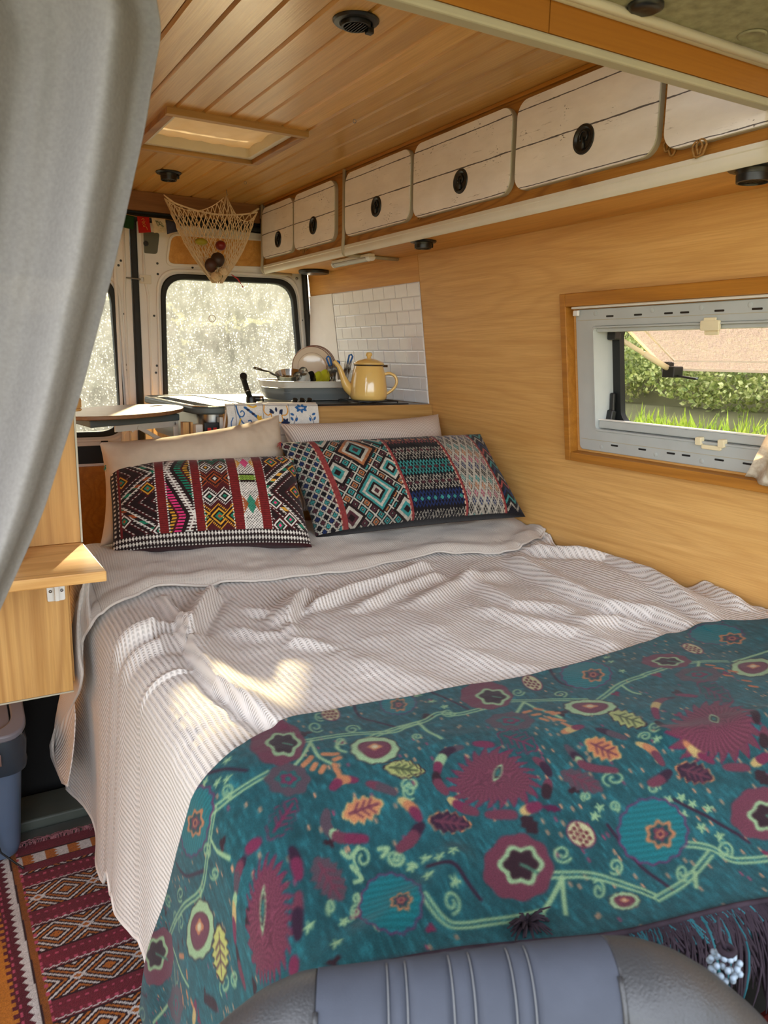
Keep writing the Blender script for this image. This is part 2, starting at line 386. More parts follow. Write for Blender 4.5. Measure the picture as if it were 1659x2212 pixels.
mk('suction_mark', MB().tube([PY(458, 688, 3.206) + (.014 * math.cos(q), 0, .014 * math.sin(q)) for q in np.linspace(0, 2 * PI, 24)[:-1]], .0022, 6, closed=True), M['white'], dr, smooth=True)
# pressed channels beside the centre joint, plugs, screws
for par, xs in ((dl, (.700,)), (dr, (.772,))):
    for x in xs:
        mk('pressed_channel', MB().tube([(x, 3.203, 1.69), (x, 3.203, 1.50), (x + (.012 if par is dr else -.006), 3.203, 1.43), (x + (.012 if par is dr else -.006), 3.203, .3)], .009, 8, flat=.7), M['white_metal'], par, smooth=True)
mk('window_frame', MB().box((.655, 3.188, .1), (.668, 3.2, 1.70)), M['white_metal'], dl, bevel=.004)
def plug(px, py, par, r=.0048, y=3.2):
    p = PY(px, py, y); mk('plug', MB().lathe([(0, 0), (0, .0032), (r * .8, .0028), (r, 0)][1:], p, (0, -1, 0), 12), M['black_plastic'], par, smooth=40)
for px, py in ((340, 569), (333, 682), (339, 790), (337, 805), (416, 578), (652, 692), (341, 592)): plug(px, py, dr)
for px, py in ((261, 563), (256, 573), (269, 678), (273, 788), (272, 799)): plug(px, py, dl)
p = PY(641, 602, 3.2); mk('screw', MB().lathe([(.0068, 0), (.0055, .004), (.0, .005)], p, (0, -1, 0), 12), M['steel'], dr, smooth=40)
# centre seal
cs = mk('trim_5', MB().box((.724, 3.19, .0), (.750, 3.235, 1.71)), M['black_rubber'], kind='structure', bevel=.006)
# wood infill in the door above the glass, grey hinge cover, latch
ip = [(1.29, 1.672), (.885, 1.66), (.865, 1.553), (1.29, 1.570)]
mk('infill_rim', MB().ring(off(quadr(ip, .028), .010), quadr(ip, .028), Fy(3.2), 0, .006), M['white_metal'], dr, bevel=.002, smooth=50)
mk('wood_infill', MB().plate(quadr(ip, .028), Fy(3.2), .0, .002), M['oak_wall2'], dr, label='oak-look infill board in the door above the glass')
mk('hinge_cover', MB().plate(quadr([(.838, 1.665), (.772, 1.665), (.772, 1.585), (.826, 1.585)], .012), Fy(3.2), 0, .004), M['grey_plate'], dr, bevel=.0015)
mk('screw', MB().lathe([(.010, 0), (.010, .003), (.006, .003), (.004, .001), (0, .001)], PY(315, 526, 3.196), (0, -1, 0), 16), M['black_plastic'], dr, smooth=40)
lt = mk('latch', MB().ring(rrect(.752, 1.470, .797, 1.503, .003), rrect(.758, 1.478, .768, 1.493, .001), Fy(3.195), 0, .006), M['off_white'], dr, bevel=.001)
mk('latch_rod', MB().tube([(.70, 3.186, 1.488), (.755, 3.186, 1.485)], .0028, 8), M['steel'], lt)
mk('hook', MB().tube([PY(226, 955, 3.18), PY(225, 968, 3.175), PY(222, 975, 3.17)], .007, 8).box(PY(221, 952, 3.195) - (.006, 0, 0), PY(232, 975, 3.19) + (.004, .0, .01)), M['black_plastic'], dl, smooth=40)
# lower edge of the left door: panel recess and wood kick board
mk('door_pocket', MB().plate(quadr([(.60, .845), (.05, .845), (.05, .775), (.60, .775)], .012), Fy(3.2), 0, .004), M['black_plastic'], dl, bevel=.002)
mk('kick_board', MB().box((.0, 3.185, .05), (.70, 3.199, .765)), M['oak_dark'], dl, label='dark oak board low on the door')

# ---- cab beam, cream trim and felt headliner over the camera
yb = .875; bz0 = 1.609; bz1 = 1.661; bx1 = 1.231
bm = mk('trim_6', MB().box((-.2, yb - .012, bz0 + .0125), (.742, yb + .002, bz1)), M['beam'], kind='structure')
mk('beam_face_board', MB().box((.7435, yb - .0125, bz0 + .0125), (bx1, yb + .002, bz1)), M['beam'], bm)
mk('beam_edging', MB().box((-.2, yb - .013, bz0), (bx1, yb + .010, bz0 + .012)), M['edge_grey'], bm, bevel=.003)
mk('cream_seal', MB().tube([(-.2, yb - .016, bz1 + .004), (bx1, yb - .016, bz1 + .004)], .006, 8), M['off_white'], bm, smooth=True)
mk('cream_seal', MB().tube([(-.2, yb - .028, bz1 + .004), (bx1, yb - .028, bz1 + .004)], .007, 8), M['off_white'], bm, smooth=True)
hl = MB(); N = 10; zh = bz1 + .008
ys = np.linspace(-.30, yb - .032, N); P = np.array([[(x, y, zh + .05 * (yb - y)) for y in ys] for x in np.linspace(-.2, 1.231, N)])
hl.grid(P); hl.box((-.2, -.30, 1.80), (1.75, yb - .02, 1.83))
hlo = mk('ceiling_cab', hl, M['headliner'], smooth=30, kind='structure'); hlo.name = 'ceiling.001'
zq = lambda p: zh + .05 * (yb - p[1]) - .0005
c = PZ(1625, 73, zh + .004); c[2] = zq(c); mk('felt_button', MB().lathe([(.020, 0), (.020, -.002), (.0175, -.003), (.016, -.001), (0, -.001)], c, (0, 0, 1), 24), M['headliner'], hlo, smooth=True)
c = PZ(1395, 3, zh + .006); c[2] = zq(c); mk('coat_hook_socket', MB().lathe([(.024, 0), (.024, -.005), (.018, -.008), (0, -.006)], c, (0, 0, 1), 24), M['black_plastic'], hlo, smooth=True)

# ---- window in the right wall
def WH(px, py, o=0.0):
    return hit(px, py, _wn, WP(1, 1.2, o))
FW = lambda u, v, w: WP(u, v, w)
wn = mk('window_1', MB().ring(rrect(.60, WZ0 - .032, 1.560, WZ1 + .018, .012), rrect(.66, 1.024, 1.499, 1.290, .010), FW, -.022, .006), M['window_grey'], kind='structure', bevel=.003)
to = MB()
def trimbar(y0, y1, z0, z1, w0=-.012, w1=.030): return wslab(MB(), y0, y1, z0, z1, w0, w1)
oy1 = WH(1208, 638, .03)[1]; iy1 = 1.572
for nm, (a, b, c_, d_) in dict(l=(iy1, iy1 + .021, .938, 1.376)).items():
    mk('wood_casing', trimbar(a, b, c_, d_), M['oak_dark'], wn, bevel=.002)
mk('wood_casing', trimbar(.55, iy1 - .0005, 1.343, 1.376), M['oak_dark'], wn, bevel=.002)
mk('wood_casing', trimbar(.55, iy1 - .0005, .938, .962), M['oak_dark'], wn, bevel=.002)
mk('curtain_track', MB().bar(WP(.6, 1.3385, .012), WP(1.562, 1.3385, .012), .012, .006), M['white'], wn, bevel=.001)
tk = WP(1.548, 1.326, .014); mk('track_end_clip', MB().box(tk - (.004, .009, .008), tk + (.004, .009, .006)), M['white'], wn, bevel=.002)
# inner liner, hinge profiles, dark reveal
mk('inner_liner', MB().ring(rrect(.66, 1.024, 1.499, 1.290, .010), rrect(.664, 1.028, 1.495, 1.286, .010), FW, -.06, .009), M['window_grey'], wn, smooth=40)
mk('outer_seal', MB().ring(rrect(.655, 1.018, 1.506, 1.296, .015), rrect(.675, 1.036, 1.470, 1.283, .030), FW, -.075, -.058), M['black_rubber'], wn, smooth=40)
mk('blind_rail', MB().bar(WP(.664, 1.0385, -.012), WP(1.494, 1.0385, -.012), .022, .020), M['window_grey'], wn, bevel=.003)
mk('blind_rail', MB().bar(WP(.664, 1.280, -.012), WP(1.494, 1.280, -.012), .022, .012), M['window_grey'], wn, bevel=.003)
mk('rail_gasket', MB().bar(WP(.664, 1.0505, -.01), WP(1.494, 1.0505, -.01), .018, .003), M['white'], wn)
for z, xs in ((1.3135, (1321, 1382, 1448, 1483, 1558, 1640)), (.990, (1331, 1391, 1453, 1486, 1558, 1620))):
    for px in xs:
        y = WH(px, 670 if z > 1.2 else 965, 0)[1]
        mk('vent_slot', MB().plate(rrect(y - .012, z - .0022, y + .012, z + .0022, .002), FW, .0045, .0068), M['black_plastic'], wn)
for z, xs in ((1.322, (1290, 1413, 1519, 1625)), (.982, (1303, 1420, 1520))):
    for px in xs:
        y = WH(px, 670 if z > 1.2 else 965, 0)[1]
        mk('cap', MB().lathe([(.006, -.001), (.006, .0008), (.0052, .0012), (0, .0012)], WP(y, z, .006), _wn, 14), M['window_grey'], wn, smooth=30)
mk('groove_line', MB().bar(WP(.62, 1.306, .006), WP(1.552, 1.306, .006), .0015, .0015).bar(WP(.62, .998, .006), WP(1.552, .998, .006), .0015, .0015), M['edge_grey'], wn)
def latch2(y, z, dn):
    b = mk('blind_latch', MB().plate(rrect(y - .024, z - .010, y + .024, z + .012, .004), FW, .006, .014).box(WP(y - .016, z + .010, .006) - (.004, 0, 0), WP(y + .016, z + .018, .012)), M['cream'], wn, bevel=.0015)
    mk('latch_tab', MB().plate(rrect(y - .018, z + (-.020 if dn else .008), y + .018, z + (-.008 if dn else .020), .003), FW, .003, .007), M['cream'], b, bevel=.001)
q = WH(1541, 703, 0); latch2(q[1], q[2], True)
q = WH(1540, 955, 0)
for dy in (-.030, .030): mk('blind_latch', MB().plate(rrect(q[1] + dy - .008, q[2] - .008, q[1] + dy + .008, q[2] + .010, .003), FW, .0, .014), M['cream'], wn, bevel=.0015)
mk('latch_handle', MB().plate(rrect(q[1] - .028, q[2] - .016, q[1] + .024, q[2] - .006, .004), FW, .004, .010), M['cream'], wn, bevel=.0015)
# hinged acrylic pane, swung outwards and up
def acrylic():
    t = NT('scratched_acrylic'); n = t.n; v = t.coord((30, 240, 240), rot=(0, 0, .4))
    sc = t.noise(v, 1.0, 4, .7, 1.5); cl = t.noise(t.coord(), 9, 3)
    fac = t.math('ADD', t.ramp(sc, [(.42, (.15,) * 3 + (1,)), (.66, (.75,) * 3 + (1,))]), t.math('MULTIPLY', cl, .25), clamp=True)
    tr = t.new('ShaderNodeBsdfTransparent'); tr.inputs[0].default_value = (.80, .74, .70, 1)
    tl = t.new('ShaderNodeBsdfTranslucent'); tl.inputs[0].default_value = (.20, .18, .18, 1)
    df = t.new('ShaderNodeBsdfDiffuse'); df.inputs[0].default_value = (.26, .235, .235, 1)
    a = t.new('ShaderNodeMixShader'); a.inputs[0].default_value = .3; t.link(tl.outputs[0], a.inputs[1]); t.link(df.outputs[0], a.inputs[2])
    m1 = t.new('ShaderNodeMixShader'); t.link(fac, m1.inputs[0]); t.link(tr.outputs[0], m1.inputs[1]); t.link(a.outputs[0], m1.inputs[2])
    t.link(m1.outputs[0], n['Material Output'].inputs[0]); return t.m
M['acrylic'] = acrylic()
M['acrylic_edge'] = plain('acrylic_edge', (235, 226, 214), .3)
h0 = WP(1.50, 1.300, -.085); e0 = PY(1440, 797, 1.50); d = e0 - h0
Fp = lambda u, v, w: h0 + d * v + np.array([0, u - 1.50, 0]) + np.array([-d[2], 0, d[0]]) / np.linalg.norm(d) * w
pn = mk('hinged_pane', MB().plate(rrect(.68, 0, 1.50, 1.0, .02), Fp, 0, .003), M['acrylic'], wn, label='scratched tinted acrylic pane swung open')
# (rrect in mixed units: v is a fraction of the pane length)
mk('pane_edge', MB().bar(Fp(.68, .98, -.004), Fp(1.49, .98, -.004), .010, .006).bar(Fp(1.495, .02, -.004), Fp(1.495, .97, -.004), .006, .006).bar(Fp(.68, .80, -.004), Fp(1.44, .80, -.004), .006, .004).bar(Fp(1.44, .05, -.004), Fp(1.44, .80, -.004), .006, .004), M['acrylic_edge'], pn)
a0 = WP(1.480, 1.262, -.05); a1 = Fp(1.455, .90, -.02)
st = mk('stay_arm', MB().tube([a0, a1], .0058, 10).tube([a0 + (a1 - a0) * .5, a1], .0075, 10), M['cream'], wn, smooth=True)
mk('arm_pivot', MB().box(a0 - (.012, .014, .012), a0 + (.010, .014, .012)), M['black_plastic'], st, bevel=.004)
k = mk('pane_catch', MB().box(a1 - (.02, .022, .018), a1 + (.018, .018, .012)).bar(a1 + (0, -.01, -.012), a1 + (.01, -.075, -.020), .016, .006).box(a1 - (.012, -.004, .004), a1 + (.012, .028, .024)), M['black_plastic'], pn, bevel=.005)
k2 = mk('reveal_catch', MB().bar(WP(1.488, 1.06, -.045), WP(1.488, 1.115, -.05), .014, .012).bar(WP(1.488, 1.07, -.045), WP(1.488, 1.035, -.035), .02, .02), M['black_plastic'], wn, bevel=.004)
def sheer():
    t = NT('lace_fabric'); tr = t.new('ShaderNodeBsdfTransparent'); n = t.noise(t.coord(), 60, 4, .7)
    tl = t.new('ShaderNodeBsdfTranslucent'); tl.inputs[0].default_value = (.72, .64, .52, 1)
    df = t.new('ShaderNodeBsdfDiffuse'); t.link(t.ramp(n, [(.42, (190, 172, 150)), (.6, (226, 216, 198))]), df.inputs[0])
    a = t.new('ShaderNodeMixShader'); a.inputs[0].default_value = .6; t.link(tl.outputs[0], a.inputs[1]); t.link(df.outputs[0], a.inputs[2])
    m1 = t.new('ShaderNodeMixShader'); m1.inputs[0].default_value = .94; t.link(tr.outputs[0], m1.inputs[1]); t.link(a.outputs[0], m1.inputs[2])
    t.link(m1.outputs[0], t.n['Material Output'].inputs[0]); return t.m
M['lace'] = sheer()
# corner of the window curtain at the right frame edge
a, b = 30, 26
U, V = np.meshgrid(np.linspace(0, 1, a), np.linspace(0, 1, b), indexing='ij')
top = WH(1700, 850, .05); l0, l1, l2 = WH(1659, 958, .05), WH(1609, 1030, .05), WH(1664, 1062, .05)
Lp = np.array([WH(x, y, .05) for x, y in ((1722, 668), (1712, 740), (1700, 810), (1690, 880), (1668, 925), (1645, 968), (1628, 1000), (1610, 1028))])
Rp = np.array([WH(x, y, .05) for x, y in ((1900, 640), (1890, 710), (1875, 780), (1860, 850), (1850, 920), (1835, 990), (1815, 1050), (1800, 1110))])
def pl(P, t):
    k = np.linspace(0, 1, len(P)); return np.stack([np.interp(t, k, P[:, i]) for i in range(3)], -1)
P = pl(Lp, V) * (1 - U[..., None]) + pl(Rp, V) * U[..., None]
P = P + np.array(_wn) * (.008 * np.sin(U * 22 + V * 3) * (0.3 + V))[..., None]
gridmesh('window_curtain', P, np.stack([U, V], -1), M['lace'], label='pale lace curtain corner hanging at the right edge of the side window', cat='curtain', thick=.001)

# ================================================================== OUTSIDE
def leafmat(name, a, b, c):
    t = NT(name, .5, .3); oi = t.noise(t.coord(), 2.3, 5, .7)
    n2 = t.noise(t.coord(), 35, 2, .6)
    cc = t.ramp(t.math('ADD', t.math('MULTIPLY', oi, .5), t.math('MULTIPLY', n2, .5)), [(.36, a), (.5, b), (.64, c)]); t.col(cc)
    tl = t.new('ShaderNodeBsdfTranslucent'); t.link(cc, tl.inputs[0]); mx = t.new('ShaderNodeMixShader'); mx.inputs[0].default_value = .45
    t.link(t.b.outputs[0], mx.inputs[1]); t.link(tl.outputs[0], mx.inputs[2]); t.link(mx.outputs[0], t.n['Material Output'].inputs[0]); return t.m
M['leaf'] = leafmat('bramble_leaves', (74, 94, 44), (138, 146, 80), (212, 206, 150))
M['leaf2'] = leafmat('tree_leaves', (76, 82, 66), (112, 116, 94), (150, 152, 126))
M['grass'] = leafmat('meadow_grass', (120, 150, 40), (168, 186, 60), (206, 206, 90))
M['soil'] = plain('bank_soil', (104, 100, 72), .9, .1, var=.3, nscale=3)
def terr(x, y):
    h = -.45 + 1.30 * np.clip((x - 2.6) / 2.6, 0, 1) ** 1.3
    h = h + np.clip((x - 5.6) / 2.2, 0, 1) ** .8 * (3.0 + .35 * np.sin(y * .9) + .25 * np.sin(y * 2.3 + x))
    return h
xs = np.concatenate([np.linspace(-40, 2, 12), np.linspace(2.6, 9, 40), np.linspace(10, 60, 6)]); ys = np.concatenate([np.linspace(-60, -2, 10), np.linspace(-1, 13, 50), np.linspace(14, 90, 10)])
X_, Y_ = np.meshgrid(xs, ys, indexing='ij'); Zt = np.where(X_ > 9.5, terr(9.5, Y_), terr(X_, Y_))
gm = MB().grid(np.stack([X_, Y_, Zt], -1)); mk('ground', gm, M['soil'], kind='structure', smooth=True)
def leaves(name, C, size, mat, label, cat, up=0.3, aspect=.6, kind='stuff', parent=None):
    n = len(C); d = RNG.normal(size=(n, 3)); d /= np.linalg.norm(d, axis=1, keepdims=True); e = np.cross(d, RNG.normal(size=(n, 3))); e /= np.linalg.norm(e, axis=1, keepdims=True)
    s = size * (0.6 + .8 * RNG.random((n, 1)))
    V = np.stack([C - d * s, C + e * s * aspect, C + d * s, C - e * s * aspect], 1).reshape(-1, 3)
    me = bpy.data.meshes.new(name); me.vertices.add(4 * n); me.vertices.foreach_set('co', V.reshape(-1).astype(np.float32))
    me.loops.add(4 * n); me.loops.foreach_set('vertex_index', np.arange(4 * n, dtype=np.int32)); me.polygons.add(n)
    me.polygons.foreach_set('loop_start', (np.arange(n) * 4).astype(np.int32)); me.polygons.foreach_set('loop_total', np.full(n, 4, np.int32)); me.update(calc_edges=True)
    o = bpy.data.objects.new(name, me); S.collection.objects.link(o); me.materials.append(mat)
    if parent: o.parent = parent
    return tag(o, label, cat, kind=kind)
n = 150000; lx = 5.20 + 2.9 * RNG.random(n) ** 1.15; ly = .8 + 10.5 * RNG.random(n)
lump = .22 * (np.sin(ly * 5.1 + lx * 3) + np.sin(ly * 2.2 - lx * 5.3) + np.sin(ly * 9.7 + 1) * .4)
C = np.stack([lx - .1 - .25 * RNG.random(n), ly, terr(lx, ly) + .12 + lump * .5 * np.clip((lx - 5.1) / .5, .2, 1) + (.18 + .25 * np.clip((6.0 - lx) / .6, 0, 1)) * RNG.random(n)], -1)
leaves('bramble_bank', C, .020, M['leaf'], 'sunlit green and yellow brambles covering the bank outside the side window', 'bushes', aspect=.7)
n = 16000; gx = 3.6 + 1.38 * RNG.random(n); gy = .8 + 8 * RNG.random(n); gz = terr(gx, gy)
B = np.stack([gx, gy, gz - .01], -1); T = B + np.stack([.05 * RNG.normal(size=n), .05 * RNG.normal(size=n), .09 + .12 * RNG.random(n)], -1); sd_ = np.stack([.008 * RNG.normal(size=n), .008 * RNG.normal(size=n), 0 * gx], -1)
V = np.stack([B - sd_, B + sd_, T], 1).reshape(-1, 3); me = bpy.data.meshes.new('verge_grass'); me.from_pydata(V.tolist(), [], np.arange(3 * n).reshape(-1, 3).tolist()); me.materials.append(M['grass'])
o = bpy.data.objects.new('verge_grass', me); S.collection.objects.link(o); tag(o, 'bright yellow-green grass verge at the foot of the brambles', 'grass', kind='stuff')
# hazy tree line behind the rear doors: crowns grown from lobes, with trunks
tr = MB(); CL = []
for i, (cx, cy, h, r) in enumerate(((-7.5, 14.5, 2.6, 1.9), (-4.6, 13.2, 2.0, 1.7), (-1.8, 14.0, 2.4, 1.6), (.9, 13.0, 2.2, 1.5), (2.9, 14.2, 2.7, 1.4), (4.9, 13.2, 2.1, 1.5), (7.4, 14.0, 2.5, 1.6), (10.2, 13.5, 2.2, 1.8))):
    tr.tube([(cx, cy, -.45), (cx + .1, cy, h * .35), (cx - .1, cy, h * .7)], [.16, .12, .05], 8)
    n = 4200; d = RNG.normal(size=(n, 3)); d /= np.linalg.norm(d, axis=1, keepdims=True)
    rr = (.55 + .45 * RNG.random((n, 1)) ** .5) * (1 + .22 * np.sin(d[:, :1] * 7 + cx) * np.cos(d[:, 1:2] * 6) + .15 * np.sin(d[:, 2:] * 9))
    CL.append(np.array([cx, cy, h * .30 + .0]) + d * rr * np.array([r, r * .6, h * .46]))
tl_ = leaves('tree_line', np.concatenate(CL), .15, M['leaf2'], 'hazy grey-green tree line far behind the dusty rear glass', 'trees', kind='stuff')
mk('trunk', tr, M['soil'], tl_, smooth=True)
# ================================================================== OVERHEAD CABINETS
def whitewash():
    t = NT('whitewashed_board_print', .55, .35); v = t.coord((1, 1, 1)); tc = t.new('ShaderNodeTexCoord'); sep = t.new('ShaderNodeSeparateXYZ'); t.link(tc.outputs['Object'], sep.inputs[0])
    y, z = sep.outputs[1], sep.outputs[2]
    wob = t.math('MULTIPLY_ADD', t.noise(t.coord((1, 9, 1)), 1.0, 4, .6), .006, -.003)
    base = t.ramp(t.noise(t.coord((1, 3, 9)), 2.0, 5, .6), [(.32, (226, 220, 214)), (.7, (242, 237, 232))])
    fib = t.noise(t.coord((1, 14, 230)), 1.0, 4, .7); msk = t.noise(t.coord((1, 5, 10)), 1.6, 3, .6)
    scr = t.math('MULTIPLY', t.ramp(fib, [(.60, (0, 0, 0, 1)), (.66, (1, 1, 1, 1))]), t.ramp(msk, [(.52, (0, 0, 0, 1)), (.62, (1, 1, 1, 1))]))
    c = t.mix(t.math('MULTIPLY', scr, .75), base, (120, 108, 94))
    vn = t.noise(t.coord((1, 120, 260)), 1.0, 2, .5); ms2 = t.noise(t.coord((1, 12, 14)), 1.0, 3, .6)
    sp = t.math('MULTIPLY', t.ramp(vn, [(.63, (0, 0, 0, 1)), (.67, (1, 1, 1, 1))]), t.ramp(ms2, [(.58, (0, 0, 0, 1)), (.66, (1, 1, 1, 1))]))
    c = t.mix(t.math('MULTIPLY', sp, .85), c, (70, 62, 58))
    tot = None
    for zz, wd in ((1.763, .0011), (1.683, .0013), (1.5945, .0009)):
        dd = t.math('ABSOLUTE', t.math('SUBTRACT', t.math('ADD', z, wob), zz))
        thick = t.math('MULTIPLY_ADD', t.noise(t.coord((1, 26, 1)), 1.0, 4, .7), wd * 2.2, wd * .1)
        ln = t.math('LESS_THAN', dd, thick); tot = ln if tot is None else t.math('MAXIMUM', tot, ln)
    c = t.mix(t.math('MULTIPLY', tot, .9), c, (52, 44, 52)); t.col(c); return t.m
M['whitewash'] = whitewash()
FX = lambda x0: (lambda u, v, w: (x0 - w, u, v))                   # plane facing the room at x = x0 (u = y, v = z)
XF = 1.253; RB, RT = 1.543, 1.578
hcen = [PX(px, py, 1.235) for px, py in ((601, 517), (676.6, 487), (813, 446), (995, 391.7), (1261, 300.6))]
def cabinet(name, y0, y1, doors, label, hands):
    t = thing(name, label, 'cabinet', (XF, (y0 + y1) / 2, RB))
    b = MB(); b.hexa([(XF, y0, RB), (WX(RB) - .002, y0, RB), (WX(RB) - .002, y1, RB), (XF, y1, RB), (XF, y0, RB + .012), (WX(RB) - .004, y0, RB + .012), (WX(RB) - .004, y1, RB + .012), (XF, y1, RB + .012)])
    mk('bottom_panel', b, M['oak_wall2'], t)
    mk('face_frame', MB().box((XF - .003, y0, RB + .0), (XF + .012, y1, ZC - .0005)), M['oak_rail'], t)
    mk('top_strip', MB().box((XF - .010, y0, ZC - .010), (XF - .0035, y1, ZC - .0008)), M['oak_dark'], t, bevel=.001)
    r = MB(); prof = [(0, RB - .009), (-.006, RB - .010), (-.012, RB - .005), (-.0145, RB + .003), (-.0135, RB + .012), (-.0155, RB + .014), (-.0135, RB + .023), (0, RB + .024)]
    r.plate([(XF + a, z) for a, z in prof], lambda u, v, w: (u, w, v), y0 + .003, y1 - .003); mk('white_rail', r, M['off_white'], t, smooth=35)
    for i, (a, b_) in enumerate(doors):
        z0, z1 = 1.589, 1.7855
        d = mk('door', MB().plate(rrect(a + .0012, z0 + .0012, b_ - .0012, z1 - .0012, .035, 8), FX(1.2365), 0, .0015), M['whitewash'], t)
        mk('rubber_edging', MB().plate(rrect(a, z0, b_, z1, .036, 8), FX(1.252), 0, .0155), M['edge_grey'], d, bevel=.002, smooth=40)
        if i < len(hands):
            h = hands[i]; p = (1.235, h[1], h[2]); R = .0275
            k = mk('ring_latch', MB().lathe([(R + .003, 0), (R + .002, .003), (R - .003, .004), (R - .006, .002), (R - .008, .0005), (0, .0005)], p, (-1, 0, 0), 36), M['black_plastic'], d, smooth=35)
            mk('pull_tab', MB().tube([(p[0] - .002, p[1] + .011 * math.cos(q), p[2] + .005 + .011 * math.sin(q)) for q in np.linspace(-.9, PI + .9, 16)], .0022, 6).tube([(p[0] - .002, p[1] + .002, p[2] + .004), (p[0] - .002, p[1] - .002, p[2] - .019)], .0035, 6), M['dark_metal'], k, smooth=True)
    return t
ca = cabinet('overhead_cabinet', 2.421, 3.130, [(2.820, 3.150 - .022), (2.472, 2.808)], 'rear overhead cabinet with two whitewashed plank doors beside the rear glass', hcen[:2])
cb_ = cabinet('overhead_cabinet', .30, 2.419, [(1.993, 2.396), (1.546, 1.977), (1.112, 1.530), (.66, 1.096)], 'long front overhead cabinet with larger whitewashed plank doors above the bed', hcen[2:])
def edgestrip(y, par, xin):
    P = [(1.241, y, 1.803), (1.240, y, 1.60), (1.2375, y, 1.565)] + [(1.2565 - .019 * math.cos(a), y, 1.556 - .019 * math.sin(a)) for a in np.linspace(0, PI / 2, 6)] + [(1.34, y, 1.5375), (xin, y, 1.5380)]
    mk('edge_strip', MB().tube(P, .0062, 8), M['edge_grey'], par, smooth=True)
edgestrip(2.412, cb_, 1.452); edgestrip(3.140, ca, 1.37)
def twine(px, py, par, w=.012, h=.014, x=1.247):
    p = PX(px, py, x); P = [p + (0, w * math.cos(a) * (1 + .2 * math.sin(3 * a)), h * math.sin(a)) for a in np.linspace(0, 2 * PI, 14)[:-1]]
    mk('twine_loop', MB().tube(P, .0022, 6, closed=True), M['twine'], par, smooth=True)
M['twine'] = plain('jute_twine', (150, 112, 66), .9, .1, var=.25, nscale=200, bump=.5, bscale=900)
for px, py in ((1441, 315), (1452, 324)): twine(px, py, cb_, .008, .010)
for px, py in ((1506, 322), (1515, 318)): twine(px, py, cb_, .010, .014, 1.236)
twine(905, 468, cb_, .007, .008, 1.24)
for px, py in ((650, 536), (655, 541), (661, 535)): twine(px, py, ca, .005, .010, 1.24)
# ------------------------------------------------------------------ black vents and spots
def vent(name, c, ax, r, label, h=.018, body=.62, cat='vent', tabs=True):
    t = thing(name, label, cat, c); c = np.array(c, float)
    mk('flange', MB().lathe([(r * .60, 0), (r, 0), (r, .002), (r * .93, .005), (r * .72, .006), (r * .66, .004), (r * .60, .004)], c, ax, 36), M['black_plastic'], t, smooth=35)
    b = MB().lathe([(r * .66, .003), (r * body, h * .5), (r * .64, h * .52), (r * .62, h), (r * .54, h * 1.02), (r * .50, h * .6), (0, h * .55)], c, ax, 32)
    mk('barrel', b, M['black_plastic'], t, smooth=35)
    g = MB(); ax = np.array(ax, float); u = np.cross(ax, (0, 1, 0)); u /= np.linalg.norm(u); v = np.cross(ax, u)
    for k in range(-3, 4):
        w = math.sqrt(max(0, (.5) ** 2 - (k * .13) ** 2)) * r
        g.bar(c + ax * h * .8 + u * k * .13 * r - v * w, c + ax * h * .8 + u * k * .13 * r + v * w, .0018, .006, up=tuple(ax))
    mk('louvre', g, M['dark_metal'], t)
    if tabs: mk('thumb_tab', MB().obox(c + ax * .012 + u * r * .66, u * r * .16, v * r * .16, ax * .006), M['black_plastic'], t, bevel=.002)
    return t
vc = PZ(769, 43, ZC); vent('ceiling_vent', (vc[0], vc[1], ZC - .0005), (0, 0, -1), .043, 'round black ceiling vent with glinting louvres close to the cab beam', h=.012, body=.64, cat='vent')
vc = PZ(364, 372, ZC); vent('ceiling_vent', (vc[0], vc[1], ZC - .0005), (0, 0, -1), .043, 'round black ceiling vent behind the roof hatch', h=.026)
vc = PZ(914, 520, RB); vent('spotlight', (vc[0], vc[1], RB - .0005), (0, 0, -1), .040, 'small black swivel spotlight under the overhead cabinet above the wall seam', h=.022, cat='lamp')
vc = PZ(1630, 360, RB); vent('spotlight', (vc[0], vc[1], RB - .0005), (0, 0, -1), .046, 'black swivel spotlight under the overhead cabinet at the right edge', h=.026, cat='lamp')
vc = PZ(678, 584, RB)
t = thing('puck_light', 'flat black disc lamp under the rear overhead cabinet', 'lamp', (vc[0], vc[1], RB))
mk('housing', MB().lathe([(0, 0), (.060, 0), (.062, .004), (.060, .012), (.052, .014), (0, .014)], (vc[0], vc[1], RB - .0005), (0, 0, -1), 40), M['black_plastic'], t, smooth=35)
mk('lens', MB().lathe([(.046, .0145), (0, .0148)], (vc[0], vc[1], RB - .0005), (0, 0, -1), 40), M['dark_metal'], t, smooth=True)
a, b = PZ(722, 576, 1.522), PZ(803, 560, 1.522); b = a + (b - a) * 1.0
t = thing('strip_light', 'short white strip light with clear ribbed cover under the cabinet', 'lamp', a)
d = (b - a) / np.linalg.norm(b - a)
mk('base', MB().bar(a + (0, 0, .014), b + (0, 0, .014), .024, .010), M['white'], t, bevel=.002)
M['clear'] = NT('ribbed_clear_cover', .25).m; M['clear'].node_tree.nodes['Principled BSDF'].inputs['Transmission Weight'].default_value = .75; M['clear'].node_tree.nodes['Principled BSDF'].inputs['Base Color'].default_value = lin((225, 222, 210))
P = []
for k in range(9):
    q = PI * k / 8; P.append((math.cos(q) * .012, -math.sin(q) * .013 + .008))
sx = np.array([d[1], -d[0], 0]); cv = MB().plate([(u, v) for u, v in P], lambda u, v, w: a + d * w + sx * u + np.array([0, 0, v]), .008, np.linalg.norm(b - a) - .012)
mk('ribbed_cover', cv, M['clear'], t, smooth=40)
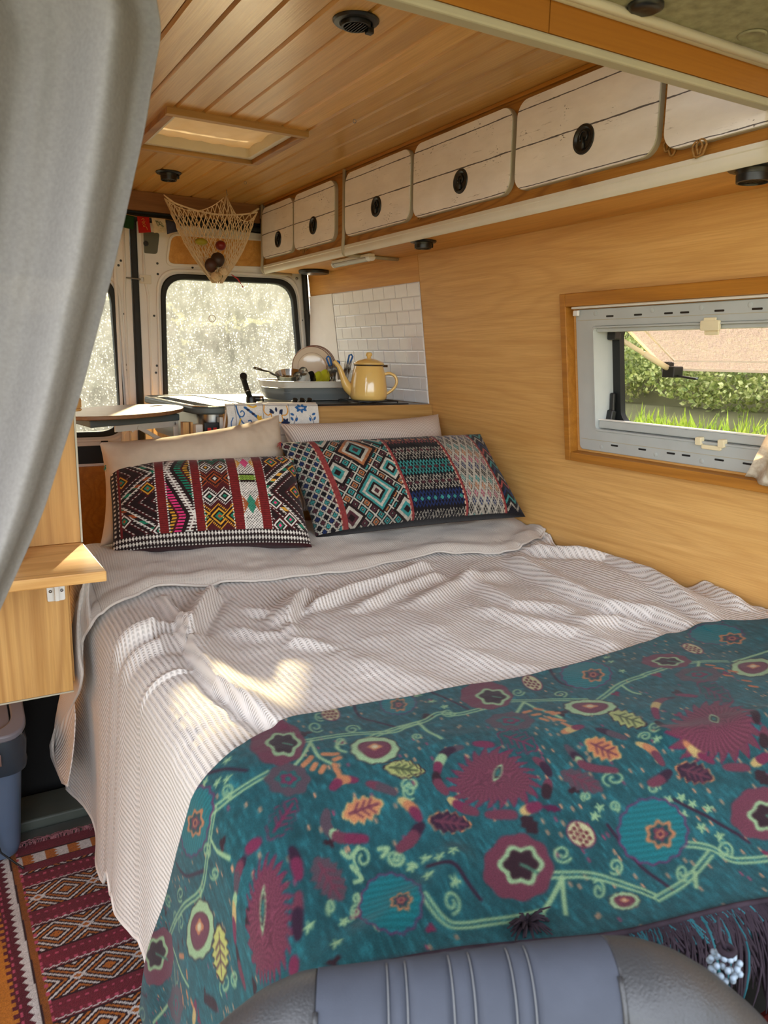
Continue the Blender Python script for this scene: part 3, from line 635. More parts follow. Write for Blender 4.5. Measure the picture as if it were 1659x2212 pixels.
for q, w in ((a, .007), (b - d * .02, .022)):
    mk('end_cap', MB().plate([(u * 1.12, v * 1.12) for u, v in P], lambda u, v, ww: q + d * ww + sx * u + np.array([0, 0, v]), 0, w), M['white'], t, smooth=40)
# ceiling screw eyes
for px, py in ((766, 262), (530, 395)):
    p = PZ(px, py, ZC - .006); mk('screw_eye', MB().tube([p + (.0045 * math.cos(q), 0, .0045 * math.sin(q)) for q in np.linspace(0, 2 * PI, 12)[:-1]], .0009, 6, closed=True).tube([p + (0, 0, .004), p + (0, 0, .008)], .0009, 6), M['steel'], smooth=True, origin=tuple(p),
       label='tiny brass screw eye in the ceiling boards ' + ('near the overhead doors' if px > 700 else 'just above the hanging net'), cat='hook')

# ------------------------------------------------------------------ roof hatch
t = thing('roof_hatch', 'square roof hatch with wooden frame and cream pleated blind', 'hatch', (.77, 2.295, ZC))
e = .022; zb, zt = ZC - .016, ZC + .03
for (p, q) in (((HX0 - e, HY0 - e), (HX1 + e, HY0 + .0)), ((HX0 - e, HY1), (HX1 + e, HY1 + e))):
    mk('frame_board', MB().box((p[0], p[1], zb), (q[0], q[1], zt)), M['oak_dark'] if False else M['oak_x'], t, bevel=.0015)
for (p, q) in (((HX0 - e, HY0 + .0005), (HX0, HY1 - .0005)), ((HX1, HY0 + .0005), (HX1 + e, HY1 - .0005))):
    mk('frame_board', MB().box((p[0], p[1], zb), (q[0], q[1], zt)), M['oak_rail'], t, bevel=.0015)
F = lambda u, v, w: (u, v, w)
mk('plastic_liner', MB().ring(rrect(HX0 + .001, HY0 + .001, HX1 - .001, HY1 - .001, .004), rrect(HX0 + .018, HY0 + .018, HX1 - .018, HY1 - .018, .012), F, ZC - .004, ZC + .05), M['off_white'], t, bevel=.002, smooth=40)
def blind():
    tt = NT('cream_blind'); tl = tt.new('ShaderNodeBsdfTranslucent'); c = tt.ramp(tt.noise(tt.coord(), 14, 4), [(.3, (234, 218, 184)), (.7, (244, 232, 206))]); tt.link(c, tl.inputs[0])
    df = tt.new('ShaderNodeBsdfDiffuse'); tt.link(c, df.inputs[0]); m = tt.new('ShaderNodeMixShader'); m.inputs[0].default_value = .93
    tt.link(tl.outputs[0], m.inputs[1]); tt.link(df.outputs[0], m.inputs[2]); tt.link(m.outputs[0], tt.n['Material Output'].inputs[0]); return tt.m
M['blind'] = blind()
u, v = np.meshgrid(np.linspace(0, 1, 40), np.linspace(0, 1, 60), indexing='ij')
zz = ZC + .022 + .004 * np.abs(np.sin(v * PI * 3.2 + .3 * np.sin(u * 6))) - .008 * np.sin(PI * u) * np.sin(PI * v) + .0015 * np.sin(u * 31 + v * 17)
bl = gridmesh('blind', np.stack([HX0 + .016 + u * (HX1 - HX0 - .032), HY0 + .016 + v * (HY1 - HY0 - .032), zz], -1), np.stack([u, v], -1), M['blind'], t)
mk('blind_rail', MB().bar((HX0 + .02, 2.22, ZC + .018), (HX1 - .02, 2.22, ZC + .018), .008, .005), M['off_white'], t)
mk('pull_ring', MB().lathe([(.052, 0), (.054, -.003), (.048, -.004), (.046, -.001), (0, -.001)], (.782, 2.175, ZC + .020), (0, 0, 1), 36), M['cream'], t, smooth=40)
mk('roof_dome', MB().grid(np.array([[(HX0 - .03 + (HX1 - HX0 + .06) * a, HY0 - .03 + (HY1 - HY0 + .06) * b, ZC + .075 + .05 * math.sin(PI * a) * math.sin(PI * b)) for b in np.linspace(0, 1, 9)] for a in np.linspace(0, 1, 9)])), M['blind'], t, smooth=True)

# ================================================================== KITCHEN UNIT
KY0, KT = 2.283, 1.046; KX0 = .690
t = thing('kitchen_unit', 'oak-fronted kitchen unit with steel sink and hob at the rear doors', 'cabinet', ((KX0 + 1.5) / 2, 2.7, 0))
mk('carcass', MB().box((.775, KY0 + .018, .0), (1.50, 3.10, KT - .02)), M['oak_v'], t)
xw = WX(KT) - .002; xb = WX(.0) - .004
mk('front_panel', MB().hexa([(1.0, KY0, .02), (WX(.02) - .004, KY0, .02), (WX(.02) - .004, KY0 + .016, .02), (1.0, KY0 + .016, .02), (1.0, KY0, KT - .001), (xw, KY0, KT - .001), (xw, KY0 + .016, KT - .001), (1.0, KY0 + .016, KT - .001)]), M['oak_x'], t)
mk('front_panel', MB().box((KX0 + .10, KY0, .02), (.999, KY0 + .016, KT - .02)), M['oak_x'], t)
M['worktop'] = plain('speckled_grey_worktop', (120, 120, 116), .35, .5, var=.15, nscale=300)
mk('worktop', MB().box((KX0 + .09, KY0 + .0165, KT - .019), (xw - .001, 3.10, KT - .0005)), M['worktop'], t)
mk('left_end_post', MB().box((KX0, KY0 + .02, .0), (KX0 + .022, KY0 + .05, KT - .05)).box((KX0 + .075, KY0 + .02, .0), (KX0 + .098, KY0 + .05, KT - .03)), M['bracket_white'], t, bevel=.002)
mk('wooden_batten', MB().box((KX0 - .03, KY0 + .05, .3), (KX0 - .012, KY0 + .075, KT - .045)).box((KX0 - .008, KY0 + .045, .3), (KX0 - .001, KY0 + .07, KT - .045)), M['oak_v'], t)
sp_ = mk('switch_plate', MB().box((KX0 + .026, KY0 + .016, .93), (KX0 + .072, KY0 + .024, KT - .045)), M['black_plastic'], t, bevel=.002)
for dx in (.034, .052):
    mk('red_switch', MB().box((KX0 + dx, KY0 + .012, .974), (KX0 + dx + .011, KY0 + .0155, .986)), plain('red_switch', (190, 44, 36), .3), sp_, bevel=.001)
mk('socket_ring', MB().lathe([(.012, 0), (.013, .004), (.009, .005), (.008, .0)], (KX0 + .046, KY0 + .0155, .945), (0, -1, 0), 20), M['dark_metal'], sp_, smooth=40)
# sink corner with dark rim standing proud at the left
sink = MB(); so_ = rrect(KX0 + .004, KY0 + .02, KX0 + .205, 3.0, .06, 8); si_ = rrect(KX0 + .03, KY0 + .06, KX0 + .18, 2.95, .05, 8)
mk('sink_rim', sink.ring(so_, si_, lambda u, v, w: (u, v, w), KT - .022, KT + .001), M['grey_flap'], t, bevel=.006, smooth=50)
mk('sink_bowl', MB().ring(off(si_, .001), off(si_, -.006), lambda u, v, w: (u, v, w), KT - .12, KT - .001).plate(off(si_, -.002), lambda u, v, w: (u, v, w), KT - .125, KT - .12), M['steel'], t, smooth=50)
mk('steel_edge', MB().ring(off(so_, .0), off(so_, -.006), lambda u, v, w: (u, v, w), KT + .001, KT + .004), M['chrome'], t)
# tap
tb = PZ(549, 868, KT + .003); bx = np.array([tb[0], tb[1], KT + .003])
bx = np.array([.922, 2.45, KT + .001])
t = thing('tap', 'black kitchen tap with tall angled spout in front of the rear glass', 'tap', bx)
mk('base', MB().lathe([(0, 0), (.017, 0), (.017, .020), (.014, .026), (0, .026)], bx, (0, 0, 1), 20), M['black_plastic'], t, smooth=40)
mk('lever', MB().tube([bx + (0, 0, .016), bx + (.038, -.016, .016)], .010, 12), M['black_plastic'], t, smooth=40)
mk('chrome_badge', MB().tube([bx + (.026, -.011, .016), bx + (.034, -.0145, .016)], .0104, 12), M['chrome'], t, smooth=True)
tt_ = PY(526, 818, bx[1] - .02)
mk('spout', MB().tube([bx + (0, 0, .01), bx + (tt_ - bx) * .6, tt_, tt_ + (-.006, -.01, .010)], [.0095, .009, .009, .010], 14), M['black_plastic'], t, smooth=True)
mk('aerator', MB().lathe([(0, 0), (.0115, 0), (.0115, .012), (0, .012)], tt_ + (-.003, -.008, .004), (-.3, -.8, .5), 16), M['dark_metal'], t, smooth=40)
mk('band', MB().tube([bx + (tt_ - bx) * .52, bx + (tt_ - bx) * .57], .0097, 14), M['steel'], t, smooth=True)
# hob: glass, pan supports, knobs
t = thing('gas_hob', 'black gas hob with wire pan supports under the yellow kettle', 'hob', (1.32, 2.56, KT))
mk('hob_plate', MB().box((.985, 2.300, KT), (1.44, 2.478, KT + .004)), M['dark_metal'], t, bevel=.002)
for cx in (1.325,):
    g = MB()
    for dx in (-.075, 0, .075): g.tube([(cx + dx, 2.31, KT + .010), (cx + dx, 2.46, KT + .010)], .0022, 6)
    for yy in (2.31, 2.385, 2.46): g.tube([(cx - .075, yy, KT + .0100), (cx + .075, yy, KT + .0100)], .0022, 6)
    for dx in (-.075, .075):
        for yy in (2.31, 2.46): g.tube([(cx + dx, yy, KT + .003), (cx + dx, yy, KT + .010)], .0022, 6)
    mk('pan_support', g, M['dark_metal'], t, smooth=True)
    mk('burner', MB().lathe([(0, .0), (.030, 0), (.030, .003), (.022, .0045), (0, .005)], (cx, 2.385, KT + .0025), (0, 0, 1), 24), M['dark_metal'], t, smooth=40)
for k, px in enumerate((636, 651, 667)):
    p = PY(px, 866, 2.312); c = np.array([p[0], 2.312, KT + .006])
    kb = mk('knob', MB().lathe([(0, 0), (.011, 0), (.011, .002), (.0085, .003), (.008, .014), (0, .014)], c + (0, 0, .004), (0, -.5, .87), 18), M['black_plastic'], t, smooth=40)
    mk('chrome_ring', MB().lathe([(.0112, 0), (.0118, .001), (.0112, .0024)], c + (0, 0, .0035), (0, -.5, .87), 18), M['chrome'], kb, smooth=True)
# splash tiles on the leaning wall
M['tile'] = plain('glossy_white_tile', (238, 236, 240), .12, .5, var=.03, coat=.4); M['grout'] = plain('grout', (212, 212, 218), .6, .3, var=.03); M['sheet'] = plain('white_sheet', (236, 230, 230), .3, .4, var=.03)
t = thing('tile_splashback', 'glossy white brick-tile splashback on the wall behind the kettle', 'tiles', WP(2.63, 1.05))
mk('backing_sheet', wslab(MB(), 2.300, 2.958, 1.047, 1.457, .0005, .0022), M['grout'], t)
mk('plain_sheet', angled(1.047, 1.4565, .0025, .005), M['sheet'], t, label='plain white sheet at the rear end of the tiles')
rows, tw = 9, .080; th = .410 / rows; tm = {}
for r in range(rows):
    z0 = 1.047 + r * th; y = 2.300 - (tw / 2 if r % 2 else 0)
    while y < 2.957:
        a, b = max(y, 2.3005), min(y + tw, 2.9575); y += tw
        if b - a < .008: continue
        key = round(b - a, 4)
        if key not in tm:
            mb = MB(); w_, h_ = key - .003, th - .003; c = .0022
            pts = [(-w_ / 2, -h_ / 2, 0), (w_ / 2, -h_ / 2, 0), (w_ / 2, h_ / 2, 0), (-w_ / 2, h_ / 2, 0)]
            up = [(x * (1 - 2 * c / w_), yy * (1 - 2 * c / h_), .0024) for x, yy, _ in pts]
            mid = [(x, yy, .0016) for x, yy, _ in pts]
            mb.add(pts + mid + up, [(0, 1, 5, 4), (1, 2, 6, 5), (2, 3, 7, 6), (3, 0, 4, 7), (4, 5, 9, 8), (5, 6, 10, 9), (6, 7, 11, 10), (7, 4, 8, 11), (8, 9, 10, 11)])
            me = bpy.data.meshes.new('tile'); me.from_pydata(mb.v, [], mb.f); me.update(); fixn(me); me.materials.append(M['tile']); tm[key] = me
        o = bpy.data.objects.new('tile', tm[key]); S.collection.objects.link(o); o.parent = t
        p = WP((a + b) / 2, z0 + th / 2, .0022); jit = RNG.normal(size=2) * .006
        X = Vector((0, -1, 0)); Yv = Vector(_wu); Z = Vector(_wn)
        X = (X + Z * float(jit[0])).normalized(); Yv = (Yv + Z * float(jit[1])).normalized(); Z = X.cross(Yv).normalized()
        if Z.dot(Vector(_wn)) < 0: Z = -Z
        mt = Matrix((X, Yv, Z)).transposed().to_4x4(); mt.translation = Vector(p) - wo(t); o.matrix_local = mt
def smoothP(P, n=6):
    P = np.array(P, float); out = []
    for v in np.linspace(0, len(P) - 1, (len(P) - 1) * n + 1):
        i = int(min(v, len(P) - 2)); f = v - i; p0, p1, p2, p3 = P[max(i - 1, 0)], P[i], P[i + 1], P[min(i + 2, len(P) - 1)]
        out.append(.5 * (2 * p1 + (p2 - p0) * f + (2 * p0 - 5 * p1 + 4 * p2 - p3) * f ** 2 + (3 * p1 - p0 - 3 * p2 + p3) * f ** 3))
    return out
# ------------------------------------------------------------------ kettle
M['enamel'] = plain('yellow_enamel', (228, 192, 116), .12, .5, var=.03, coat=.6)
M['enamel_rim'] = plain('enamel_dark_rim', (60, 44, 30), .3)
KC = np.array([1.300, 2.372, KT + .0123]); rB = .066
def kf(px, py): return PY(px, py, 2.372)
rB = (kf(837, 855)[0] - kf(757, 855)[0]) / 2 * .88; KC[0] = (kf(837, 855)[0] + kf(757, 855)[0]) / 2 - .003
t = thing('kettle', 'pale yellow enamel kettle with a curved spout on the hob', 'kettle', KC)
r = rB
mk('body', MB().lathe([(0, 0), (r * .88, 0), (r * .97, .006), (r, .016), (r * .985, .040), (r * .92, .075), (r * .84, .100), (r * .78, .112), (r * .76, .116), (0, .116)], KC, (0, 0, 1), 48), M['enamel'], t, smooth=50)
mk('dark_rim', MB().lathe([(r * .77, .1155), (r * .80, .117), (r * .79, .120), (r * .74, .120)], KC, (0, 0, 1), 48), M['enamel_rim'], t, smooth=True)
ld = mk('lid', MB().lathe([(r * .80, .120), (r * .83, .1225), (r * .78, .127), (r * .62, .133), (r * .45, .137), (r * .2, .1415), (0, .142)], KC, (0, 0, 1), 48), M['enamel'], t, smooth=True)
mk('lid_knob', MB().lathe([(0, .140), (r * .12, .141), (r * .10, .146), (r * .17, .151), (r * .18, .156), (r * .12, .161), (0, .162)], KC, (0, 0, 1), 24), M['enamel'], ld, smooth=True)
d = np.array([-.86, .5, 0]); d = AX[:, 0] * 1.0; d = np.array([AX[0][0], AX[1][0], 0]); d /= np.linalg.norm(d)        # across the view, as the photograph shows the spout
sp = [KC - d * (r * .80) + (0, 0, .030), KC - d * (r * 1.15) + (0, 0, .046), KC - d * (r * 1.38) + (0, 0, .078), KC - d * (r * 1.56) + (0, 0, .108), KC - d * (r * 1.86) + (0, 0, .130)]
spp = smoothP(sp); mk('spout', MB().tube(spp, np.interp(np.linspace(0, 4, len(spp)), range(5), [.024, .017, .0105, .0080, .0070]), 16), M['enamel'], t, smooth=True)
hp = smoothP([KC + d * r * .84 + (0, 0, .088), KC + d * r * 1.10 + (0, 0, .092), KC + d * r * 1.40 + (0, 0, .082), KC + d * r * 1.50 + (0, 0, .062), KC + d * r * 1.36 + (0, 0, .042), KC + d * r * 1.12 + (0, 0, .028), KC + d * r * .96 + (0, 0, .022)])
mk('handle', MB().tube(hp, .0062, 12, flat=.8), M['enamel'], t, smooth=True)
mk('lid_hinge', MB().box(KC + d * r * .80 + (-.006, -.006, .112), KC + d * r * .80 + (.012, .006, .120)), M['enamel_rim'], t, bevel=.001)
# ------------------------------------------------------------------ washing-up tub
M['tub_white'] = plain('tub_white', (216, 212, 204), .3, .5, var=.03); M['tub_grey'] = plain('tub_grey_silicone', (112, 118, 120), .4)
q0, q1, q2, q3 = (PZ(568, 812, 1.122), PZ(618, 824, 1.122), PZ(757, 828, 1.122), None)
FR = np.array([1.272, 2.49, 0]); FL = np.array([1.02, 2.475, 0]); BL = np.array([1.00, 2.78, 0])
FL = PY(617, 824, 2.50); FR = PY(758, 827, 2.52); LB = PY(567, 812, 2.66)
def tubring(z, s, dz=0):
    A = np.array([FL[0], FL[1]]); B = np.array([FR[0] + .02, FR[1]]); D = np.array([LB[0], LB[1]]); Cc = np.array([B[0] + .03, B[1] + .24]); E_ = np.array([D[0] + .04, D[1] + .14])
    P = [Cc, E_, D, A, B]; c = np.mean(P, 0); P = [c + (p - c) * s for p in P]; return quadr(P, .02, 4)
zt = 1.117; Ft = lambda u, v, w: (u, v, w)
t = thing('dish_tub', 'grey folding washing-up tub with white rim full of dishes', 'tub', (1.12, 2.62, KT))
def loft(rings, mat, name, par, **kw):
    P = np.array([[(u, v, z) for (u, v) in r] for (r, z) in rings]).transpose(1, 0, 2); mb = MB().grid(P, close_u=True); return mk(name, mb, mat, par, smooth=50, **kw)
loft([(tubring(0, .97), KT + .047), (tubring(0, 1.0), KT + .049), (tubring(0, 1.02), zt - .004), (tubring(0, 1.07), zt - .003), (tubring(0, 1.07), zt), (tubring(0, 1.0), zt), (tubring(0, .97), KT + .047)], M['tub_white'], 'rim_wall', t)
loft([(tubring(0, .90), KT + .006), (tubring(0, .93), KT + .022), (tubring(0, .955), KT + .031), (tubring(0, .945), KT + .034), (tubring(0, .985), KT + .0465), (tubring(0, .95), KT + .0465), (tubring(0, .88), KT + .012), (tubring(0, .3), KT + .010)], M['tub_grey'], 'silicone_wall', t)
mk('foot_base', MB().plate(tubring(0, .86), Ft, KT + .0045, KT + .010), M['tub_white'], t)
TZ = KT + .012
# dishes, each a thing of its own
M['plate'] = plain('cream_glaze', (222, 204, 182), .15, .5, var=.03, coat=.3); M['plate_rim'] = plain('brown_glaze_line', (128, 84, 66), .2)
def plate(c, n, r, label, dark=False):
    t = thing('plate', label, 'plate', c, group='plates standing in the dish tub'); n = np.array(n, float)
    mk('dish', MB().lathe([(0, 0), (r * .62, 0), (r * .72, .004), (r * .96, .014), (r, .016), (r * .97, .018), (r * .70, .008), (r * .60, .0045), (0, .004)], c, n, 56), M['plate'], t, smooth=50)
    mk('brown_line', MB().lathe([(r * .99, .0158), (r * 1.008, .017), (r * .995, .0186), (r * .972, .0185), (r * .965, .0178)], c, n, 56).lathe([(r * .945, .0166), (r * .93, .0162)], c, n, 56).lathe([(r * .712, .0092), (r * .702, .0088)], c, n, 56), M['plate_rim'], t, smooth=True)
pc = PY(674, 794, 2.66)
vd = CAM - pc; vd = vd / np.linalg.norm(vd)
for i, (dx, dy, r, lb) in enumerate(((0, 0, .075, 'cream dinner plate with brown rim line, front one of the upright plates'), (.016, .020, .077, 'cream dinner plate with brown rim, middle of the upright plates'), (.030, .040, .078, 'dark-edged dinner plate, rearmost of the upright plates'))):
    plate(pc + (dx, dy, .001 * i), (-.30, -.90, .20), r, lb)
def bowl(px, py, y, r, mat, n, label, nm='bowl'):
    c = PY(px, py, y); t = thing(nm, label, nm, c)
    mk('shell', MB().lathe([(0, 0), (r * .45, 0), (r * .8, r * .25), (r, r * .7), (r * .97, r * .7), (r * .75, r * .28), (r * .4, .004), (0, .004)], c, n, 36), mat, t, smooth=50)
    mk('foot_ring', MB().lathe([(r * .45, -.004), (r * .48, 0), (r * .40, 0), (r * .40, -.004)], c, n, 24), mat, t, smooth=50)
nb = np.array([-.88, -.18, .42]); nb /= np.linalg.norm(nb)
M['bowl_black'] = plain('black_glaze', (36, 34, 32), .2); M['yellow_cup'] = plain('lime_silicone', (206, 204, 52), .4); M['glass'] = NT('drinking_glass', .03).m
M['glass'].node_tree.nodes['Principled BSDF'].inputs['Transmission Weight'].default_value = 1
bowl(664, 822, 2.575, .027, M['white'], nb, 'small white bowl on edge in the dish tub beside the spoons')
bowl(676, 821, 2.575, .027, M['bowl_black'], nb, 'small black bowl on edge between the white and lime ones')
bowl(692, 820, 2.575, .025, M['yellow_cup'], nb, 'lime yellow silicone bowl in the dish tub, left of the pair')
bowl(706, 818, 2.58, .028, M['yellow_cup'], nb, 'lime yellow silicone bowl in the dish tub, next to the forks')
# pan with long handle
c = PY(625, 812, 2.62); t = thing('frying_pan', 'small steel pan with long handle pointing left over the tub', 'pan', c)
mk('pan_body', MB().lathe([(0, 0), (.040, 0), (.050, .022), (.051, .022), (.041, -.002), (0, -.002)], c - (0, 0, .010), (-.15, -.25, .95), 36), M['chrome'], t, smooth=50)
h0_ = PY(602, 814, 2.60); h1_ = PY(551, 795, 2.50)
mk('pan_handle', MB().tube([h0_, (h0_ + h1_) / 2 + (0, 0, .004), h1_], [.005, .0075, .0085], 10, flat=.5), M['steel'], t, smooth=True)
def utensil(nm, a, b, label, mathead, mathandle, kind, cat):
    a, b = np.array(a), np.array(b); t = thing(nm, label, cat, a); d = b - a; L = np.linalg.norm(d); d /= L
    mk('stem', MB().tube([a, a + d * L * .55], .0028, 8), mathead, t, smooth=True)
    hd = MB(); hd.tube([a + d * L * .5, a + d * L * .62, b - d * .004, b], [.004, .0075, .0075, .005], 10, flat=.5); mk('handle', hd, mathandle, t, smooth=True)
    return t, d, L
M['blue'] = plain('blue_plastic', (28, 98, 170), .35)
def ringhandle(a, b, label):
    a, b = np.array(a), np.array(b); t = thing('knife', label, 'cutlery', a, group='blue-handled cutlery in the dish tub'); d = (b - a); L = np.linalg.norm(d); d /= L
    s = np.array([d[2], 0, -d[0]]); s /= np.linalg.norm(s); w = .0075
    mk('blade', MB().obox(a + d * L * .30, d * L * .30, s * .006, np.cross(d, s) * .0008), M['steel'], t)
    P = [a + d * L * .62 - s * w * .6, a + d * L * .95 - s * w, a + d * L + s * 0, a + d * L * .95 + s * w, a + d * L * .62 + s * w * .6]
    mk('handle', MB().tube(P, .0034, 8, closed=True), M['blue'], t, smooth=True)
for (p, q, yy, lb) in (((723, 822), (708, 770), 2.575, 'blue-handled knife leaning left beside the plates'), ((733, 820), (729, 780), 2.555, 'short blue-handled knife beside the kettle spout'), ((742, 820), (759, 766), 2.60, 'blue-handled knife leaning right behind the kettle spout')):
    ringhandle(PY(*p, yy), PY(*q, yy), lb)
for k, (px, py, lean) in enumerate(((712, 808, -.5), (718, 806, -.2), (724, 804, .1), (746, 800, .5), (754, 798, .6))):
    b = PY(px, py, 2.57); t = thing('fork', ('leftmost steel fork, leaning over the lime bowls', 'upright steel fork, second from the left of the forks', 'upright steel fork just left of the kettle spout', 'steel fork just behind the kettle spout, leaning right', 'rightmost steel fork, leaning right beside the kettle lid')[k], 'cutlery', b, group='forks in the dish tub')
    d = np.array([lean * .35, .1, .9]); d /= np.linalg.norm(d); s = np.array([d[2], 0, -d[0]])
    mk('stem', MB().tube([b - d * .07, b - d * .02, b], [.002, .002, .006], 8), M['steel'], t, smooth=True)
    g = MB()
    for j in range(4): g.tube([b + s * (j - 1.5) * .0035, b + s * (j - 1.5) * .004 + d * .014, b + s * (j - 1.5) * .0038 + d * .032], [.0016, .0013, .0007], 6)
    mk('tines', g, M['steel'], t, smooth=True)
for (px, py, r, lb, tip) in ((655, 802, .016, 'round steel spoon head up beside the plates', (640, 822)), (643, 812, .015, 'steel ladle bowl lying over the tub edge', (628, 822))):
    c = PY(px, py, 2.58); e = PY(*tip, 2.58); t = thing('spoon' if r < .014 else 'ladle', lb, 'cutlery', c)
    mk('bowl', MB().lathe([(r, 0), (r * .9, .004), (r * .5, .008), (0, .009), (0, .008), (r * .5, .007), (r * .88, .003)], c, (.3, .9, -.25), 20), M['steel'], t, smooth=True)
    mk('stem', MB().tube([c + (e - c) * .2, e], .002, 8), M['steel'], t, smooth=True)
gc = np.array([1.46, 2.80, KT])
t = thing('drinking_glass', 'clear ridged drinking glass between tub and kettle', 'glass', PY(748, 832, 2.61))
g0 = PY(748, 832, 2.61); mk('tumbler', MB().lathe([(0, 0), (.020, 0), (.026, .055), (.0245, .055), (.0185, .003), (0, .003)], g0, (0, 0, 1), 20), M['glass'], t, smooth=50)

# ------------------------------------------------------------------ folding flap, round board, bracket
zf = 1.002
t = thing('folding_flap', 'dark grey fold-down table flap on white hinged brackets', 'table', (.53, 2.4, zf))
fo = [(.668, 2.395), (.375, 2.215), (.345, 2.50), (.655, 2.65)]
mk('flap_top', MB().plate([fo[3], fo[2], fo[1], fo[0]], lambda u, v, w: (u, v, w), zf, zf + .020), M['grey_flap'], t, bevel=.003)
a, b = np.array([.45, 2.275, zf - .010]), np.array([.66, 2.405, zf - .010])
mk('bracket_rail', MB().bar(a, b, .004, .018), M['bracket_white'], t, bevel=.001)
mk('bracket_strut', MB().bar(a + (b - a) * .35 + (0, -.004, .0), np.array([.655, 2.40, zf - .085]), .004, .012), M['bracket_white'], t, bevel=.001)
mk('bracket_leg', MB().bar(b + (-.002, .0, .009), b + (-.002, .0, -.13), .016, .004, up=(0, 1, 0)), M['bracket_white'], t, bevel=.001)
mk('bracket_catch', MB().bar(a + (b - a) * .25 + (0, 0, -.012), a + (b - a) * .36 + (0, 0, .002), .003, .006), M['bracket_white'], t)
for k in (.36, .97): mk('rivet', MB().lathe([(.004, -.002), (.004, .003), (0, .004)], a + (b - a) * k, (.4, -.9, 0), 10), M['steel'], t, smooth=True)
c = np.array([.492, 2.366, zf + .0215]); ud = np.array([.74, .67, 0]); ud /= np.linalg.norm(ud); vdv = np.array([-ud[1], ud[0], 0])
e_ = [(math.cos(q) * .232, math.sin(q) * .145) for q in np.linspace(0, 2 * PI, 49)[:-1]]; ho = [(.17 + math.cos(q) * .034, math.sin(q) * .012) for q in np.linspace(0, 2 * PI, 49)[:-1]]
Fb = lambda u, v, w: c + ud * u + vdv * v + np.array([0, 0, w + .05 * u * .35 + .0 * v + .005])
t = thing('serving_board', 'oval wooden serving board lying on the grey flap', 'board', c)
mk('board_slab', MB().ring(e_, ho, Fb, 0, .011), M['board'], t, bevel=.002, smooth=40)
# ================================================================== LEFT CABINET, SHELF, BIN
YP = 1.66
t = thing('side_cabinet', 'tall oak side cabinet panels behind the curtain, open below', 'cabinet', (-.05, YP + .02, .48))
mk('upper_panel', MB().box((-.30, YP, .818), (.250, YP + .016, 1.085)), M['oak_v'], t, bevel=.001)
mk('edge_strip', MB().box((.2502, YP - .001, .818), (.254, YP + .017, 1.085)), M['edge_grey'], t)
mk('lower_panel', MB().box((-.30, YP + .03, .486), (.222, YP + .046, .815)), M['oak_v'], t, bevel=.001)
mk('lower_edge', MB().box((-.30, YP + .0295, .4825), (.222, YP + .0465, .4858)), M['edge_grey'], t)
mk('side_panel', MB().box((.214, YP + .0468, .50), (.228, 1.98, 1.08)), M['oak_v'], t)
mk('shelf', MB().hexa([(-.30, 1.425, .798), (.253, 1.413, .798), (.253, YP + .05, .798), (-.30, YP + .05, .798), (-.30, 1.425, .8175), (.253, 1.413, .8175), (.253, YP - .0005, .8175), (-.30, YP - .0005, .8175)]), M['pine'], t, bevel=.002, label='varnished pine shelf board')
# wooden tray with rattan handle on the panel top
M['rattan'] = plain('rattan', (176, 128, 78), .6, .2, var=.25, nscale=120, bump=.4)
c = np.array([.175, YP + .05, 1.088]); t = thing('wooden_tray', 'light wooden tray with dark hollow and rattan-wrapped handle on the side cabinet', 'tray', c)
mk('tray_body', MB().plate(rrect(.08, YP - .025, .268, YP + .12, .035, 8), lambda u, v, w: (u, v, w), 1.0865, 1.092).ring(rrect(.08, YP - .025, .268, YP + .12, .035, 8), rrect(.100, YP - .005, .252, YP + .10, .025, 8), lambda u, v, w: (u, v, w), 1.0922, 1.112), M['oak_v'], t, bevel=.005, smooth=50)
mk('dark_hollow', MB().plate(rrect(.101, YP - .004, .251, YP + .099, .024, 8), lambda u, v, w: (u, v, w), 1.0922, 1.094), plain('dark_brown', (70, 48, 36), .5), t)  # thin dark brown plate on the tray floor
hs = mk('handle_post', MB().tube([(.246, YP + .03, 1.094), (.25, YP + .03, 1.13), (.252, YP + .028, 1.155), (.248, YP + .03, 1.175)], [.010, .011, .013, .008], 12), M['rattan'], t, smooth=True)
for k in range(9): mk('rattan_wrap', MB().tube([(.249 + .0125 * math.cos(q), YP + .03 + .0125 * math.sin(q), 1.112 + k * .0042) for q in np.linspace(0, 2 * PI, 15)[:-1]], .0022, 6, closed=True), M['rattan'], hs, smooth=True)
t = thing('white_pot', 'white round-bottomed pot standing on the pine shelf behind the curtain', 'pot', (.03, 1.56, .818))
mk('pot_body', MB().lathe([(0, 0), (.040, 0), (.050, .006), (.054, .020), (.054, .10), (.051, .10), (.050, .02), (0, .006)], (.072, 1.55, .8185), (0, 0, 1), 36), M['white'], t, smooth=40)
mk('pot_lid', MB().lathe([(.0555, .1), (.0555, .108), (.03, .116), (0, .118)], (.072, 1.55, .8185), (0, 0, 1), 36), M['white'], t, smooth=40)
